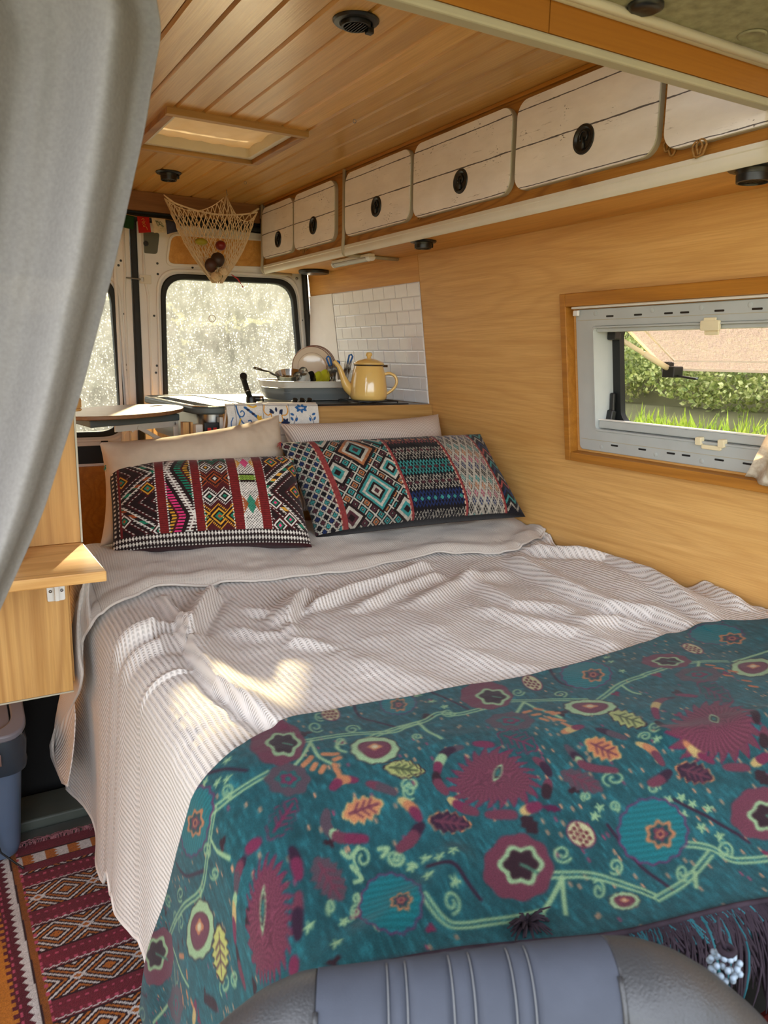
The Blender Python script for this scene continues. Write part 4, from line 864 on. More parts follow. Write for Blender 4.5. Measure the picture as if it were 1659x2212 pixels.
# white folding bracket under the shelf
yb_ = YP + .0295; q = PY(120, 1282, yb_)
t = thing('shelf_bracket', 'white metal folding bracket screwed under the pine shelf', 'bracket', q)
qa, qb = PY(102, 1298, yb_), PY(139, 1262, yb_)
mk('back_plate', MB().plate(rrect(qa[0], qa[2] - .002, qb[0], .7975, .004), Fy(yb_), 0, .003), M['white'], t, bevel=.001)
mk('spine', MB().box(((qa[0] + qb[0]) / 2 - .004, yb_ - .014, qa[2]), ((qa[0] + qb[0]) / 2 + .005, yb_ - .003, .7975)), M['white'], t, bevel=.002)
mk('arm', MB().bar(((qa[0] + qb[0]) / 2, yb_ - .012, .790), ((qa[0] + qb[0]) / 2 - .012, yb_ - .12, .794), .008, .006), M['white'], t, bevel=.001)
mk('release_knob', MB().lathe([(0, 0), (.010, 0), (.011, .003), (.004, .006), (.004, .012), (0, .012)], (qb[0] + .006, yb_ - .045, .774), (0, 0, 1), 18).bar((qb[0] - .012, yb_ - .03, .790), (qb[0] + .022, yb_ - .03, .792), .006, .006), M['white'], t, smooth=40)
for dx in (.010, .032): mk('screw', MB().lathe([(0, .0005), (.0035, 0), (.003, .0015), (0, .002)], (qa[0] + dx - .003, yb_ - .003, qa[2] + .020), (0, -1, 0), 12), M['steel'], t, smooth=True)
# bin
t = thing('swing_bin', 'slate blue swing-lid bin on the floor under the side cabinet', 'bin', (-.02, 1.98, 0))
def binr(z, s):
    return rrect(-.02 - .150 * s, 1.985 - .125 * s, -.02 + .150 * s, 1.985 + .125 * s, .045 * s, 7)
loft([(binr(0, .82), 0.0125), (binr(0, .86), .03), (binr(0, .95), .22), (binr(0, 1.0), .245), (binr(0, 1.02), .31), (binr(0, .98), .312)], M['bin'], 'bin_body', t)
mk('bin_base', MB().plate(binr(0, .82), Ft, .0115, .0145), M['bin'], t)
bagm = loft([(binr(0, 1.025), .235), (binr(0, 1.045), .25), (binr(0, 1.035), .262), (binr(0, 1.055), .30), (binr(0, 1.03), .322)], M['bag'], 'bin_liner', t)
def tilt(z, v): return z + (v - 1.86) * .50
cx_, cy_ = -.02, 1.985
Fl = lambda u, v, w: (u, v, w + .335 + (v - 1.86) * .42)
mk('lid_frame', MB().ring(off(binr(0, 1.06), 0), off(binr(0, .86), 0), Fl, -.012, .004), M['bin_lid'], t, bevel=.004, smooth=50)
mk('swing_flap', MB().plate(off(binr(0, .84), 0), Fl, -.020, -.014), M['bin_lid'], t, bevel=.002)
hood = np.array([[(cx_ + .148 * math.cos(a) * (1 - .25 * h), 1.985 + .128 * math.sin(a) * (1 - .1 * h), .335 + (1.985 + .128 * math.sin(a) - 1.86) * .42 + .10 * h * max(0, math.sin(a)) ** .5) for h in np.linspace(0, 1, 6)] for a in np.linspace(-.1, PI + .1, 20)])
mk('lid_hood', MB().grid(hood), M['bin'], t, smooth=True)
mk('cord', MB().tube([(.05, 1.842, .30), (.052, 1.840, .2), (.048, 1.846, .12), (.062, 1.850, .05), (.092, 1.846, .014), (.105, 1.82, .014)], .0022, 6), M['black_rubber'], label='thin black cord hanging down the front of the blue bin', cat='cord', smooth=True)
mk('foil_tag', MB().box((.066, 1.838, .272), (.078, 1.8385, .300)), M['chrome'], label='small shiny tag on the dark bin liner', cat='tag', origin=(.07, 1.838, .272))
# dark things under the side cabinet
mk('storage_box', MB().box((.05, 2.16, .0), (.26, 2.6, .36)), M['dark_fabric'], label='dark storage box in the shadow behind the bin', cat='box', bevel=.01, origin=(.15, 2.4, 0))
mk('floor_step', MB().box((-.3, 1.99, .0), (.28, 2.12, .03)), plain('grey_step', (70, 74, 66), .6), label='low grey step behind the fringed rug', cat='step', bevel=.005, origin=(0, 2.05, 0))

# ------------------------------------------------------------------ prayer flags
t = None
fl = [((268, 462), (291, 468), (288, 496), (262, 490), (34, 62, 40), 'dark green prayer flag half hidden by the curtain'),
      ((296, 467), (322, 469), (326, 502), (300, 503), (166, 36, 30), 'red prayer flag with yellow script'),
      ((327, 470), (357, 473), (360, 502), (333, 503), (200, 186, 158), 'white prayer flag with green script'),
      ((358, 475), (381, 482), (384, 500), (361, 506), (64, 66, 82), 'slate blue prayer flag nearest the net')]
YF = 3.10
mk('flag_cord', MB().tube([PY(x, y, YF) for x, y in ((230, 452), (262, 461), (292, 467), (324, 470), (357, 473), (380, 478), (402, 488))], .0013, 6), M['twine'], label='thin cord carrying the little prayer flags over the rear doors', cat='cord', smooth=True)
def gly(name, strokes, c0, ux, uz, mat, par, w=.0016):
    for s_ in strokes:
        mk('painted_script', MB().tube([c0 + ux * a + uz * b + np.array([0, -.0042, 0]) for a, b in s_], w, 6, flat=.35), mat, par, smooth=True)
for k, (a, b, c, d, col, lb) in enumerate(fl):
    A, B, Cc, D = [PY(*p, YF - .003) for p in (a, b, c, d)]
    U, V = np.meshgrid(np.linspace(0, 1, 9), np.linspace(0, 1, 9), indexing='ij')
    P = (A * (1 - U[..., None]) + B * U[..., None]) * (1 - V[..., None]) + (D * (1 - U[..., None]) + Cc * U[..., None]) * V[..., None]
    P[..., 1] += .004 * np.sin(U * 4 + k) * V
    o = gridmesh('prayer_flag', P, np.stack([U, V], -1), plain('flag_cloth_%d' % k, col, .9, .1, var=.12, nscale=80), label=lb, cat='flag', thick=.0006)
    o.name = 'prayer_flag'
    ux, uz = (B - A), (A - D)
    if k == 1: gly('s', [[(.32, .80), (.45, .88), (.55, .84), (.48, .72), (.34, .66), (.36, .60), (.55, .66), (.62, .74)], [(.36, .52), (.50, .58), (.60, .50), (.50, .42), (.40, .46), (.42, .40), (.62, .40), (.70, .30), (.72, .20)]], D, ux, uz, plain('flag_yellow', (226, 176, 84), .8), o, .0016)
    if k == 2: gly('s', [[(.22, .80), (.40, .80), (.42, .74)], [(.25, .80), (.36, .46), (.50, .66), (.30, .78)], [(.46, .56), (.56, .80), (.70, .66), (.56, .60)], [(.50, .60), (.72, .52), (.78, .44), (.66, .42), (.62, .54), (.76, .60)], [(.46, .30), (.50, .31)], [(.56, .30), (.64, .31)]], D, ux, uz, plain('flag_green', (30, 84, 48), .8), o, .0016)

# ------------------------------------------------------------------ hanging net
M['net'] = plain('cotton_net', (228, 206, 172), .9, .1, var=.08, nscale=100)
A = PY(355, 428, 3.06); B = np.array([.985, 2.85, ZC - .020]); B = PY(489, 422, 2.965); Cn = PY(556, 458, 3.0); bot = PY(470, 618, 2.93)
def cat_(p, q, sag, n):
    tt = np.linspace(0, 1, n, endpoint=False)[:, None]; r = p + (q - p) * tt; r[:, 2] -= (4 * sag * tt * (1 - tt))[:, 0]; return r
NR = 13
rim = np.vstack([cat_(A, B, .050, NR), cat_(B, Cn, .060, 9), cat_(Cn, A, .030, 12)]); NU = len(rim)
NV = 13; ang = np.linspace(0, 2 * PI, NU, endpoint=False); cen = rim.mean(0)
th0 = np.arctan2(rim[:, 1] - bot[1], rim[:, 0] - bot[0])
netP = np.zeros((NU, NV, 3))
for j in range(NV):
    v = j / (NV - 1); rad = .030 * (1 - .25 * v)
    tip = bot + np.stack([rad * np.cos(th0), rad * np.sin(th0) * .8, 0 * th0 + .012], -1)
    k = v ** .92; netP[:, j] = rim * (1 - k) + tip * k
    bulge = .020 * math.sin(PI * v) ** 1.2
    netP[:, j, 0] += bulge * np.cos(th0); netP[:, j, 1] += bulge * np.sin(th0)
t = thing('hanging_net', 'knotted cream string net slung from the ceiling before the rear door', 'net', cen)
nb_ = MB()
for j in range(0, NV - 1):
    for i in range(NU):
        sft = j % 2
        a = (netP[i, j] + netP[(i + 1) % NU, j]) / 2 if sft else netP[i, j]
        for di in (0, 1):
            i2 = (i + (di if sft else di - 1)) % NU
            b = netP[(i + di) % NU, j + 1] if sft else (netP[(i - 1 + di) % NU, j + 1] + netP[(i + di) % NU, j + 1]) / 2
            nb_.tube([a, b], .0016, 4, cap=False)
mk('net_mesh', nb_, M['net'], t, smooth=True, kind='stuff')
rb = np.vstack([rim]); 
mk('top_hem', MB().tube(cat_(Cn, A, .030, 24), .006, 8, flat=.5), M['net'], t, smooth=True)
mk('hem_cord', MB().tube(cat_(A, B, .050, 24), .0016, 6).tube(cat_(B, Cn, .060, 20), .0016, 6), M['net'], t, smooth=True)
mk('corner_tab', MB().tube([A + (-.002, 0, .012), A + (.02, -.004, -.006), A + (.05, -.01, -.022)], [.005, .012, .003], 8, flat=.35), M['net'], t, smooth=True)
mk('corner_tab', MB().tube([Cn + (.004, 0, .012), Cn + (-.02, 0, -.002), Cn + (-.04, -.01, -.020)], [.012, .010, .003], 8, flat=.35), M['net'], t, smooth=True)
for k in range(5):
    o_ = .005 * (k - 2)
    mk('side_cord', MB().tube([A + (.002 * k, 0, -.004), (A * .55 + bot * .45) + (-.018 + o_ * .6, o_, 0), bot + (-.028, o_, .03)], .0009, 4), M['net'], t, smooth=True)
mk('hook', MB().tube([B + (0, 0, -.004), B + (.004, 0, .004), B + (0, 0, .012), (B[0], B[1], ZC)], .0014, 6), M['steel'], t, smooth=True)
for k in range(7):
    mk('gathered_cord', MB().tube([B + (0, 0, .002), B + (.012 * math.cos(k), .012 * math.sin(k), -.03), B + (.03 * math.cos(k * .9), .02 * math.sin(k * .9), -.075)], .0010, 4), M['net'], t, smooth=True)
# what lies in the net
def blob(name, c, s, mat, label, cat, seed, lobes=5, amp=.18, parts=None):
    r_ = np.random.default_rng(seed); u = np.linspace(0, 2 * PI, 25)[:-1]; v = np.linspace(.02, PI - .02, 14)
    U, V = np.meshgrid(u, v, indexing='ij'); ph = r_.uniform(0, 6, 4)
    R = 1 + amp * (np.sin(lobes * U + ph[0]) * np.sin(V) * .6 + .5 * np.sin(3 * V + ph[1]) * np.cos(2 * U + ph[2]))
    P = np.stack([R * np.sin(V) * np.cos(U) * s[0], R * np.sin(V) * np.sin(U) * s[1], R * np.cos(V) * s[2]], -1) + np.array(c)
    return mk(name, MB().grid(P, close_u=True), mat, smooth=True, label=label, cat=cat, origin=tuple(c))
garl = blob('garlic_bulb', bot + (-.004, 0, .034), (.019, .019, .017), plain('garlic_skin', (216, 190, 150), .6, .2, var=.15, nscale=90), 'papery garlic bulb at the bottom of the hanging net', 'garlic', 3, 8)
mk('garlic_neck', MB().tube([bot + (-.004, 0, .048), bot + (-.008, 0, .062)], [.005, .0015], 8), M['net'], garl, smooth=True)
blob('garlic_bulb', bot + (.021, -.004, .054), (.017, .017, .015), plain('garlic_skin2', (222, 198, 162), .6, .2, var=.15, nscale=90), 'second garlic bulb higher up at the right of the net', 'garlic', 5, 8)
blob('onion', bot + (-.020, .010, .074), (.023, .021, .026), plain('dark_onion', (66, 38, 30), .45, .4, var=.2), 'dark brown shallot in the left of the hanging net', 'onion', 7, 3, .06)
blob('onion', bot + (.008, .012, .096), (.026, .022, .027), plain('dark_onion2', (58, 40, 32), .45, .4, var=.2), 'dark round onion in the middle of the hanging net', 'onion', 9, 3, .06)
blob('apple', bot + (.020, .012, .148), (.020, .020, .018), plain('red_apple', (110, 26, 22), .35, .4, var=.2), 'dark red fruit high up in the hanging net', 'fruit', 11, 5, .05)
blob('lime', bot + (-.048, .030, .158), (.024, .016, .013), plain('yellow_fruit', (150, 138, 34), .4, .4, var=.2), 'olive yellow fruit at the upper left of the net', 'fruit', 13, 3, .05)
rib = MB(); p0, p1 = PY(500, 593, 2.89), PY(523, 617, 2.88); rib.tube([p0, (p0 + p1) / 2 + (.004, 0, .004), p1], [.004, .0085, .003], 8, flat=.3).tube([p1, p1 + (.004, 0, -.006)], [.003, .005], 8, flat=.4)
mk('red_tag', rib, plain('red_cloth', (176, 40, 44), .8), label='red cloth ribbon dangling from the right of the net', cat='ribbon', smooth=True, origin=tuple(p0))
lf = MB()
for k in range(14):
    q = bot + np.array([.012 * math.cos(k * 2.1), -.020 - .002 * (k % 3), .030 + .004 * k * .8]); lf.tube([q, q + np.array([.010 * math.sin(k), -.003, .006 * math.cos(k * 1.3)])], [.0008, .0018], 4, flat=.3)
mk('herb_sprig', lf, plain('dry_herb', (96, 104, 56), .9), label='dried herb sprig among the garlic in the net', cat='herbs', smooth=True, origin=tuple(bot))
# ================================================================== TEXTILES
def vnoise(x, y, seed=0):
    r = np.random.default_rng(seed); T = r.random((256, 256)); xi, yi = np.floor(x).astype(int), np.floor(y).astype(int); fx, fy = x - xi, y - yi
    fx, fy = fx * fx * (3 - 2 * fx), fy * fy * (3 - 2 * fy); g = lambda a, b: T[a % 256, b % 256]
    return (g(xi, yi) * (1 - fx) + g(xi + 1, yi) * fx) * (1 - fy) + (g(xi, yi + 1) * (1 - fx) + g(xi + 1, yi + 1) * fx) * fy
def fbm(x, y, seed=0, o=4):
    s = 0; a = .5
    for k in range(o): s = s + a * (vnoise(x * 2 ** k, y * 2 ** k, seed + k) - .5) * 2; a *= .5
    return s
def segd(x, y, P):                                                 # distance to a polyline and signed side
    best = np.full(x.shape, 1e9); side = np.zeros(x.shape); L = 0; lp = np.zeros(x.shape)
    for (ax, ay), (bx, by) in zip(P[:-1], P[1:]):
        dx, dy = bx - ax, by - ay; l2 = dx * dx + dy * dy + 1e-12; t = np.clip(((x - ax) * dx + (y - ay) * dy) / l2, 0, 1)
        qx, qy = x - ax - t * dx, y - ay - t * dy; d = np.hypot(qx, qy); m = d < best
        best = np.where(m, d, best); side = np.where(m, np.sign(dx * qy - dy * qx), side); lp = np.where(m, L + t * math.sqrt(l2), lp); L += math.sqrt(l2)
    return best, side, lp, L
sstep = lambda a, b, x: (lambda t: t * t * (3 - 2 * t))(np.clip((x - a) / (b - a), 0, 1))

# ---- the bed surface
XE, RR, HB = .345, .072, .655
hemY = lambda x: .655 - .31 * (x - .29)
def H0(x, y):
    h = HB + .035 * sstep(1.62, 1.98, y) + .030 * sstep(1.25, 1.52, x) * sstep(.2, .8, y) - .012 * sstep(1.50, 1.56, x)
    return h - .10 * (1 - sstep(-.02, .30, y - hemY(x))) 
RID = [  # pixel polyline, half width, height, (asym)
    ([(408, 1362), (430, 1322), (462, 1275)], .020, .030, .5), ([(408, 1362), (425, 1405), (470, 1465), (540, 1512), (610, 1562)], .026, .020, .8),
    ([(300, 1372), (330, 1348), (368, 1332)], .014, .022, .3), ([(352, 1282), (383, 1312), (396, 1336)], .013, .018, 0), ([(330, 1395), (350, 1362), (362, 1350)], .012, .012, 0),
    ([(262, 1332), (300, 1342), (340, 1350)], .012, .010, 0), ([(622, 1325), (640, 1292), (668, 1270)], .020, .024, .5), ([(622, 1325), (640, 1370), (690, 1378)], .020, .010, .3),
    ([(500, 1340), (560, 1355), (620, 1350)], .020, .008, 0), ([(540, 1300), (590, 1310), (600, 1340)], .016, .010, 0), ([(670, 1300), (760, 1262), (850, 1238), (920, 1212)], .018, .016, .4),
    ([(780, 1300), (860, 1262), (950, 1230)], .020, .012, .3), ([(900, 1290), (1000, 1240), (1080, 1225)], .025, .010, 0), ([(1138, 1191), (1220, 1205), (1312, 1215), (1403, 1256), (1540, 1342)], .022, .018, .5),
    ([(1190, 1170), (1300, 1172), (1400, 1205), (1500, 1260), (1600, 1320)], .020, .018, .4), ([(1225, 1160), (1360, 1168), (1470, 1205), (1580, 1260), (1650, 1310)], .018, .012, .3),
    ([(1105, 1201), (1200, 1250), (1310, 1297), (1420, 1320), (1500, 1352)], .028, .016, .4), ([(1000, 1230), (1110, 1290), (1200, 1300), (1290, 1340)], .030, .010, .3),
    ([(1040, 1300), (1150, 1330), (1260, 1350), (1330, 1390)], .030, .010, .3), ([(930, 1330), (1000, 1390), (1100, 1420), (1210, 1445)], .035, .008, 0), ([(1270, 1330), (1340, 1322), (1400, 1342), (1440, 1372)], .022, .012, 0),
    ([(1150, 1160), (1185, 1172), (1215, 1160)], .016, .012, 0), ([(760, 1400), (900, 1450), (1000, 1480)], .04, .006, 0), ([(300, 1450), (345, 1440), (400, 1428)], .010, .006, .6)]
RW = [([tuple(PZ(px, py, .672)[:2]) for px, py in P], w, h, a) for P, w, h, a in RID]
def Hb(x, y, amp=1.0):
    h = H0(x, y); fold = np.zeros_like(x)
    for P, w, hh, a in RW:
        d, sd_, lp, L = segd(x, y, P); ww = w * (1 + a * .8 * sd_); end = np.clip(np.minimum(lp + .02, L - lp + .03) / .05, 0, 1)
        hh = hh * 1.25; fold = fold + hh * np.exp(-(d / ww) ** 2) * end - .25 * hh * np.exp(-((d - 2.0 * ww) / (ww * 1.2)) ** 2) * end
    wx, wy = x + .05 * fbm(x * 6, y * 6, 3), y + .05 * fbm(x * 6, y * 6, 9)
    fold = fold + .0045 * fbm(wx * 4, wy * 11, 21) + .0035 * np.abs(fbm((wx + wy) * 7, (wy - wx) * 3.5, 33)) + .0016 * fbm(x * 25, y * 30, 5, 2)
    fade = sstep(.85, 1.12, y)
    return h + fold * (.10 + .90 * fade) * amp
def surf(s, y, hf, off_=0.0, flare=.03):
    x = XE + np.maximum(s, 0); top = hf(x, y); q = RR * PI / 2; th = np.clip(-s / RR, 0, PI / 2); dn = np.maximum(-s - q, 0)
    X = np.where(s >= 0, x, XE - (RR + off_) * np.sin(th)); Z = np.where(s >= 0, top + off_, top - RR + (RR + off_) * np.cos(th)) - dn
    k = np.clip(dn / .5, 0, 1); X = X - flare * k * (1 + .5 * np.sin(y * 9 + 1.0)) - .006 * np.sin(y * 23 + 2 * np.sin(y * 5)) * k
    return np.stack([X, y + 0 * s, Z], -1)
def px2st(px, py):
    r = _ray(px, py); t = np.linspace(.3, 3.6, 6601); P = CAM + t[:, None] * r; x, y, z = P.T; h = H0(np.maximum(x, XE), y)
    ins = ((x >= XE) & (z < h)) | ((x < XE) & (z < h - RR) & (x > XE - RR)) | ((x < XE) & (z >= h - RR) & (np.hypot(x - XE, z - (h - RR)) < RR))
    i = int(np.argmax(ins)); x, y, z = P[i]; h = h[i]
    if x >= XE - 1e-4 and z > h - RR * .3: return np.array([x - XE, y])
    if z >= h - RR: return np.array([-RR * math.atan2(XE - x, z - (h - RR)), y])
    return np.array([-RR * PI / 2 - (h - RR - z), y])
# ---- materials for cloth
def waffle(name, c1, c2, ds=.0105, dt=.0055, strength=1.0, depth=.0025, fine=False):
    t = NT(name, .92, .12); uv = t.new('ShaderNodeUVMap'); uv.uv_map = 'cloth'; sp = t.new('ShaderNodeSeparateXYZ'); t.link(uv.outputs[0], sp.inputs[0])
    wob = t.math('MULTIPLY', t.noise(t.coord((9, 9, 9)), 1.0, 2), .004)
    u = t.math('ADD', sp.outputs[0], wob); v = sp.outputs[1]
    ru = t.math('SINE', t.math('MULTIPLY', u, 2 * PI / ds)); rib = t.math('POWER', t.math('MULTIPLY_ADD', ru, .5, .5), .7)
    st = t.math('MULTIPLY_ADD', t.math('SINE', t.math('ADD', t.math('MULTIPLY', v, 2 * PI / dt), t.math('MULTIPLY', ru, 1.2))), .5, .5)
    cell = t.math('MULTIPLY', t.math('SUBTRACT', 1.0, rib), t.math('POWER', st, .8))
    h = t.math('SUBTRACT', rib, t.math('MULTIPLY', cell, .9))
    n = t.noise(t.coord((6, 6, 6)), 1.0, 4)
    base = t.ramp(n, [(.3, c1), (.7, tuple(min(255, x * 1.04) for x in c1))])
    t.col(t.mix(t.math('MULTIPLY', cell, .38), base, c2)); t.bump(h, strength, depth);  # weave hollows tinted darker: their self-shadow is put into the colour
    t.b.inputs['Sheen Weight'].default_value = .15; return t.m
M['blanket'] = waffle('waffle_blanket', (210, 201, 193), (126, 118, 109), strength=.85, depth=.0020)
M['blanket_back'] = waffle('blanket_reverse', (190, 180, 170), (142, 132, 120), .0060, .0048, .5, .0010)
def dyed(name, rough=.9, weave=900, strength=.35, dist=.0008):
    t = NT(name, rough, .12); a = t.new('ShaderNodeVertexColor'); a.layer_name = 'dye'
    n = t.noise(t.coord((weave, weave, weave * .6)), 1.0, 2); t.col(t.mix(.30, a.outputs[0], t.mix(1.0, a.outputs[0], t.ramp(n, [(.3, (.35, .35, .35, 1)), (.7, (1.5, 1.5, 1.5, 1))]), 'MULTIPLY')))
    t.bump(n, strength, dist); t.b.inputs['Sheen Weight'].default_value = .1; return t.m
# ---- painter
class Canvas:
    def __init__(s, x0, y0, x1, y1, res, base):
        s.x = np.arange(x0, x1, res); s.y = np.arange(y0, y1, res); s.X, s.Y = np.meshgrid(s.x, s.y, indexing='ij'); s.r = res
        s.C = np.zeros(s.X.shape + (3,)); s.C[:] = np.array(base) / 255.0
    def win(s, x0, y0, x1, y1):
        i0, i1 = np.searchsorted(s.x, [x0, x1]); j0, j1 = np.searchsorted(s.y, [y0, y1]); return slice(i0, i1), slice(j0, j1)
    def put(s, w, m, col):
        m = m if m.ndim == 2 else m; c = np.array(col) / 255.0; s.C[w] = s.C[w] * (1 - m[..., None]) + c * m[..., None]
    def stroke(s, P, width, col, jag=0):
        P = [tuple(p) for p in P]; a = np.array(P); w = s.win(a[:, 0].min() - width * 2, a[:, 1].min() - width * 2, a[:, 0].max() + width * 2, a[:, 1].max() + width * 2)
        if s.X[w].size == 0: return
        d = segd(s.X[w], s.Y[w], P)[0]; s.put(w, np.clip((width / 2 - d) / s.r + .5, 0, 1), col)
    def blob(s, c, A, f, col):                                     # f(p, q) -> signed value, >0 inside, in the unit frame of affine A
        A = np.array(A); ext = np.abs(A).sum(1) * 1.35; w = s.win(c[0] - ext[0], c[1] - ext[1], c[0] + ext[0], c[1] + ext[1])
        if s.X[w].size == 0: return
        I = np.linalg.inv(A); dx, dy = s.X[w] - c[0], s.Y[w] - c[1]; p, q = I[0, 0] * dx + I[0, 1] * dy, I[1, 0] * dx + I[1, 1] * dy
        sc = math.sqrt(abs(np.linalg.det(A))); v = f(p, q); s.put(w, np.clip(v * sc / s.r + .5, 0, 1), col(p, q) if callable(col) else col)
    def sample(s, x, y):
        i = np.clip(((x - s.x[0]) / s.r), 0, len(s.x) - 1.001); j = np.clip(((y - s.y[0]) / s.r), 0, len(s.y) - 1.001); a, b = i.astype(int), j.astype(int); f, g = (i - a)[..., None], (j - b)[..., None]
        return (s.C[a, b] * (1 - f) + s.C[a + 1, b] * f) * (1 - g) + (s.C[a, b + 1] * (1 - f) + s.C[a + 1, b + 1] * f) * g
disc = lambda r=1.0, n=0, amp=0.0, ph=0.0: (lambda p, q: r * (1 + amp * np.cos(n * np.arctan2(q, p) + ph) + .45 * amp * np.sin(2 * np.arctan2(q, p) + 1.3) + .3 * amp * np.cos(3 * np.arctan2(q, p) + 2 + n)) - np.hypot(p, q))
def jagged(r, n, amp, ph=0):
    def f(p, q):
        a = np.arctan2(q, p) * n / (2 * PI) + ph; t = a - np.floor(a); return r * (1 + amp * (t - .5) * 1.6 + .10 * np.sin(3 * np.arctan2(q, p))) - np.hypot(p, q)
    return f
def leaff(p, q, n=5, amp=.2):
    a = (p + 1) / 2; w = .62 * np.sin(np.clip(a, 0, 1) * PI) ** .6 * (1 - .18 * a); w = w * (1 + amp * (2 * np.abs((a * n) % 1 - .5) - .5) * 1.6); return np.where((a > 0) & (a < 1), w - np.abs(q), -1)

# ---- blanket
hz = np.array([[.1, .20], [.9, .15], [1.18, .143], [1.41, .144], [1.6, .10], [1.8, .06], [2.04, .03]])
ns_t, ny = 430, 560
yv = np.linspace(.20, 2.03, ny); smin = -(HB - np.interp(yv, hz[:, 0], hz[:, 1])) + (1 - PI / 2) * RR
Uu = np.linspace(0, 1, ns_t); Yg = np.repeat(yv[None], ns_t, 0)
smax = lambda y: WX(.70) - XE - .004 - .0 * y
Sg = smin[None] + (smax(Yg) - smin[None]) * Uu[:, None]
yfoot = hemY(XE + np.maximum(Sg, 0)) + .03
Yg = yfoot + (Yg - .20) * (2.03 - yfoot) / (2.03 - .20)
sm2 = -(HB - np.interp(Yg, hz[:, 0], hz[:, 1])) + (1 - PI / 2) * RR; Sg = sm2 + (smax(Yg) - sm2) * Uu[:, None]
bed = thing('bed', 'low double bed base and mattress under the blankets', 'bed', (.93, 1.3, 0))
fp = [(1.50, .40), (.41, .72), (.41, 2.12), (1.50, 2.12)]
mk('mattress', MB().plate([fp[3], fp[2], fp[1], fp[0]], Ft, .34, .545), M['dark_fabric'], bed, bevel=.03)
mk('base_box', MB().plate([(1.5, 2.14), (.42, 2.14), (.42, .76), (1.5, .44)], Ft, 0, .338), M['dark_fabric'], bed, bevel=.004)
bk = gridmesh('waffle_blanket', surf(Sg, Yg, Hb), np.stack([Sg, Yg], -1), M['blanket'], label='cream waffle-weave blanket covering the bed and falling over its left side', cat='blanket', thick=.003)
# stitched hem along the left fall
hp_ = surf(sm2[0] + .006, Yg[0], Hb)
mk('stitched_hem', MB().tube(hp_[::4], .0032, 6), M['blanket'], bk, smooth=True)
# ---- turned-down top edge of the blanket
Bp = [(1195, 1153, 0), (1160, 1166, 0), (1130, 1183, 0), (1100, 1197, 0), (1010, 1200, 0), (930, 1202, 0), (850, 1216, 0), (760, 1239, 0), (680, 1246, 0), (580, 1259, 0), (500, 1263, 0), (395, 1273, 0), (330, 1279, 0), (265, 1311, 0), (222, 1338, 0)]
Bt = np.array([[XE + px2st(px, py)[0], px2st(px, py)[1]] for px, py, _ in Bp])
hang = [(196, 1352, .262), (178, 1380, .252), (176, 1420, .246), (178, 1460, .242), (172, 1492, .238), (158, 1518, .232), (146, 1540, .226), (130, 1566, .218), (116, 1592, .210), (110, 1612, .205), (113, 1632, .203), (124, 1656, .202), (138, 1690, .201), (146, 1697, .2)]
hang_far = [(203, 1200, .300), (186, 1240, .270), (176, 1275, .258), (168, 1300, .252), (160, 1340, .246), (152, 1385, .240), (146, 1420, .234), (140, 1460, .228), (134, 1500, .222), (127, 1545, .215), (118, 1580, .208), (109, 1610, .204), (112, 1636, .202), (136, 1692, .2)]
def layer_h(x, y): return Hb(x, y) + .012 + .011 * fbm((x + .4 * y) * 5, (y - .2 * x) * 12, 77) + .006 * np.abs(fbm((x - y) * 6, (x + y) * 6, 78)) + .006 * np.exp(-((y - 1.95) / .09) ** 2) * (1 + np.sin(x * 21))
nb1, nv1 = 260, 60
k = np.linspace(0, 1, len(Bt)); kk = np.linspace(0, 1, nb1); bx_ = np.interp(kk, k, Bt[:, 0]); by_ = np.interp(kk, k, Bt[:, 1])
ker = np.ones(9) / 9; by_ = np.convolve(np.pad(by_, 4, 'edge'), ker, 'valid'); bx_ = np.minimum(bx_, WX(.72) - .004)
Vv = np.linspace(0, 1, nv1)
fx_ = np.interp(kk, [0, 1], [WX(.72) - .004, .30]); Yt = by_[:, None] + (2.13 - by_[:, None]) * Vv; Xt = bx_[:, None] * (1 - Vv) + fx_[:, None] * Vv
St = Xt - XE; PT = surf(St, Yt, layer_h, .0)
lip = np.exp(-(Vv / .03) ** 2)[None]; PT[..., 2] -= lip * .006; PT[..., 2] += .006 * np.exp(-((Vv - .07) / .05) ** 2)
G1 = np.array([PX(a, b, c) for a, b, c in hang]); G2 = np.array([PX(a, b, c) for a, b, c in hang_far])
nh = 90; kq = np.linspace(0, 1, len(hang)); kh = np.linspace(0, 1, nh)
g1 = np.stack([np.interp(kh, kq, G1[:, i]) for i in range(3)], -1); g2 = np.stack([np.interp(kh, kq, G2[:, i]) for i in range(3)], -1)
far = surf(np.array([-.02]), np.array([2.13]), layer_h)[0]
rows = g1[:, None] * (1 - Vv[None, :, None]) + g2[:, None] * Vv[None, :, None]
rows[..., 0] -= .008 * np.sin(PI * Vv)[None] * (1 - kh[:, None]) 
# blend from the bed top into the hanging corner
nbld = 26; e0r, e1r = PT[-1], rows[0]
tt = np.linspace(0, 1, nbld + 2)[1:-1][:, None, None]; c1 = PT[-1] + (PT[-1] - PT[-6]) * 1.2; bl_ = (1 - tt) ** 2 * e0r + 2 * tt * (1 - tt) * (c1 * np.array([1, 1, 0]) + e0r * np.array([0, 0, 1])) + tt ** 2 * e1r
PA = np.concatenate([PT, bl_, rows], 0)
seg = np.linalg.norm(np.diff(PA[:, 30], axis=0), axis=-1); su = np.concatenate([[0], np.cumsum(seg)])
UVt = np.stack([np.repeat(su[:, None], nv1, 1), PA[..., 1] - .6 * PA[..., 2]], -1)
td = gridmesh('turned_down_edge', PA, UVt, M['blanket_back'], bk, label='greyer reverse side of the blanket, folded back with a stitched edge', thick=.003)
mk('stitched_hem', MB().tube(PA[::3, 0] + np.array([0, 0, .001]), .0036, 6), M['blanket_back'], bk, smooth=True)
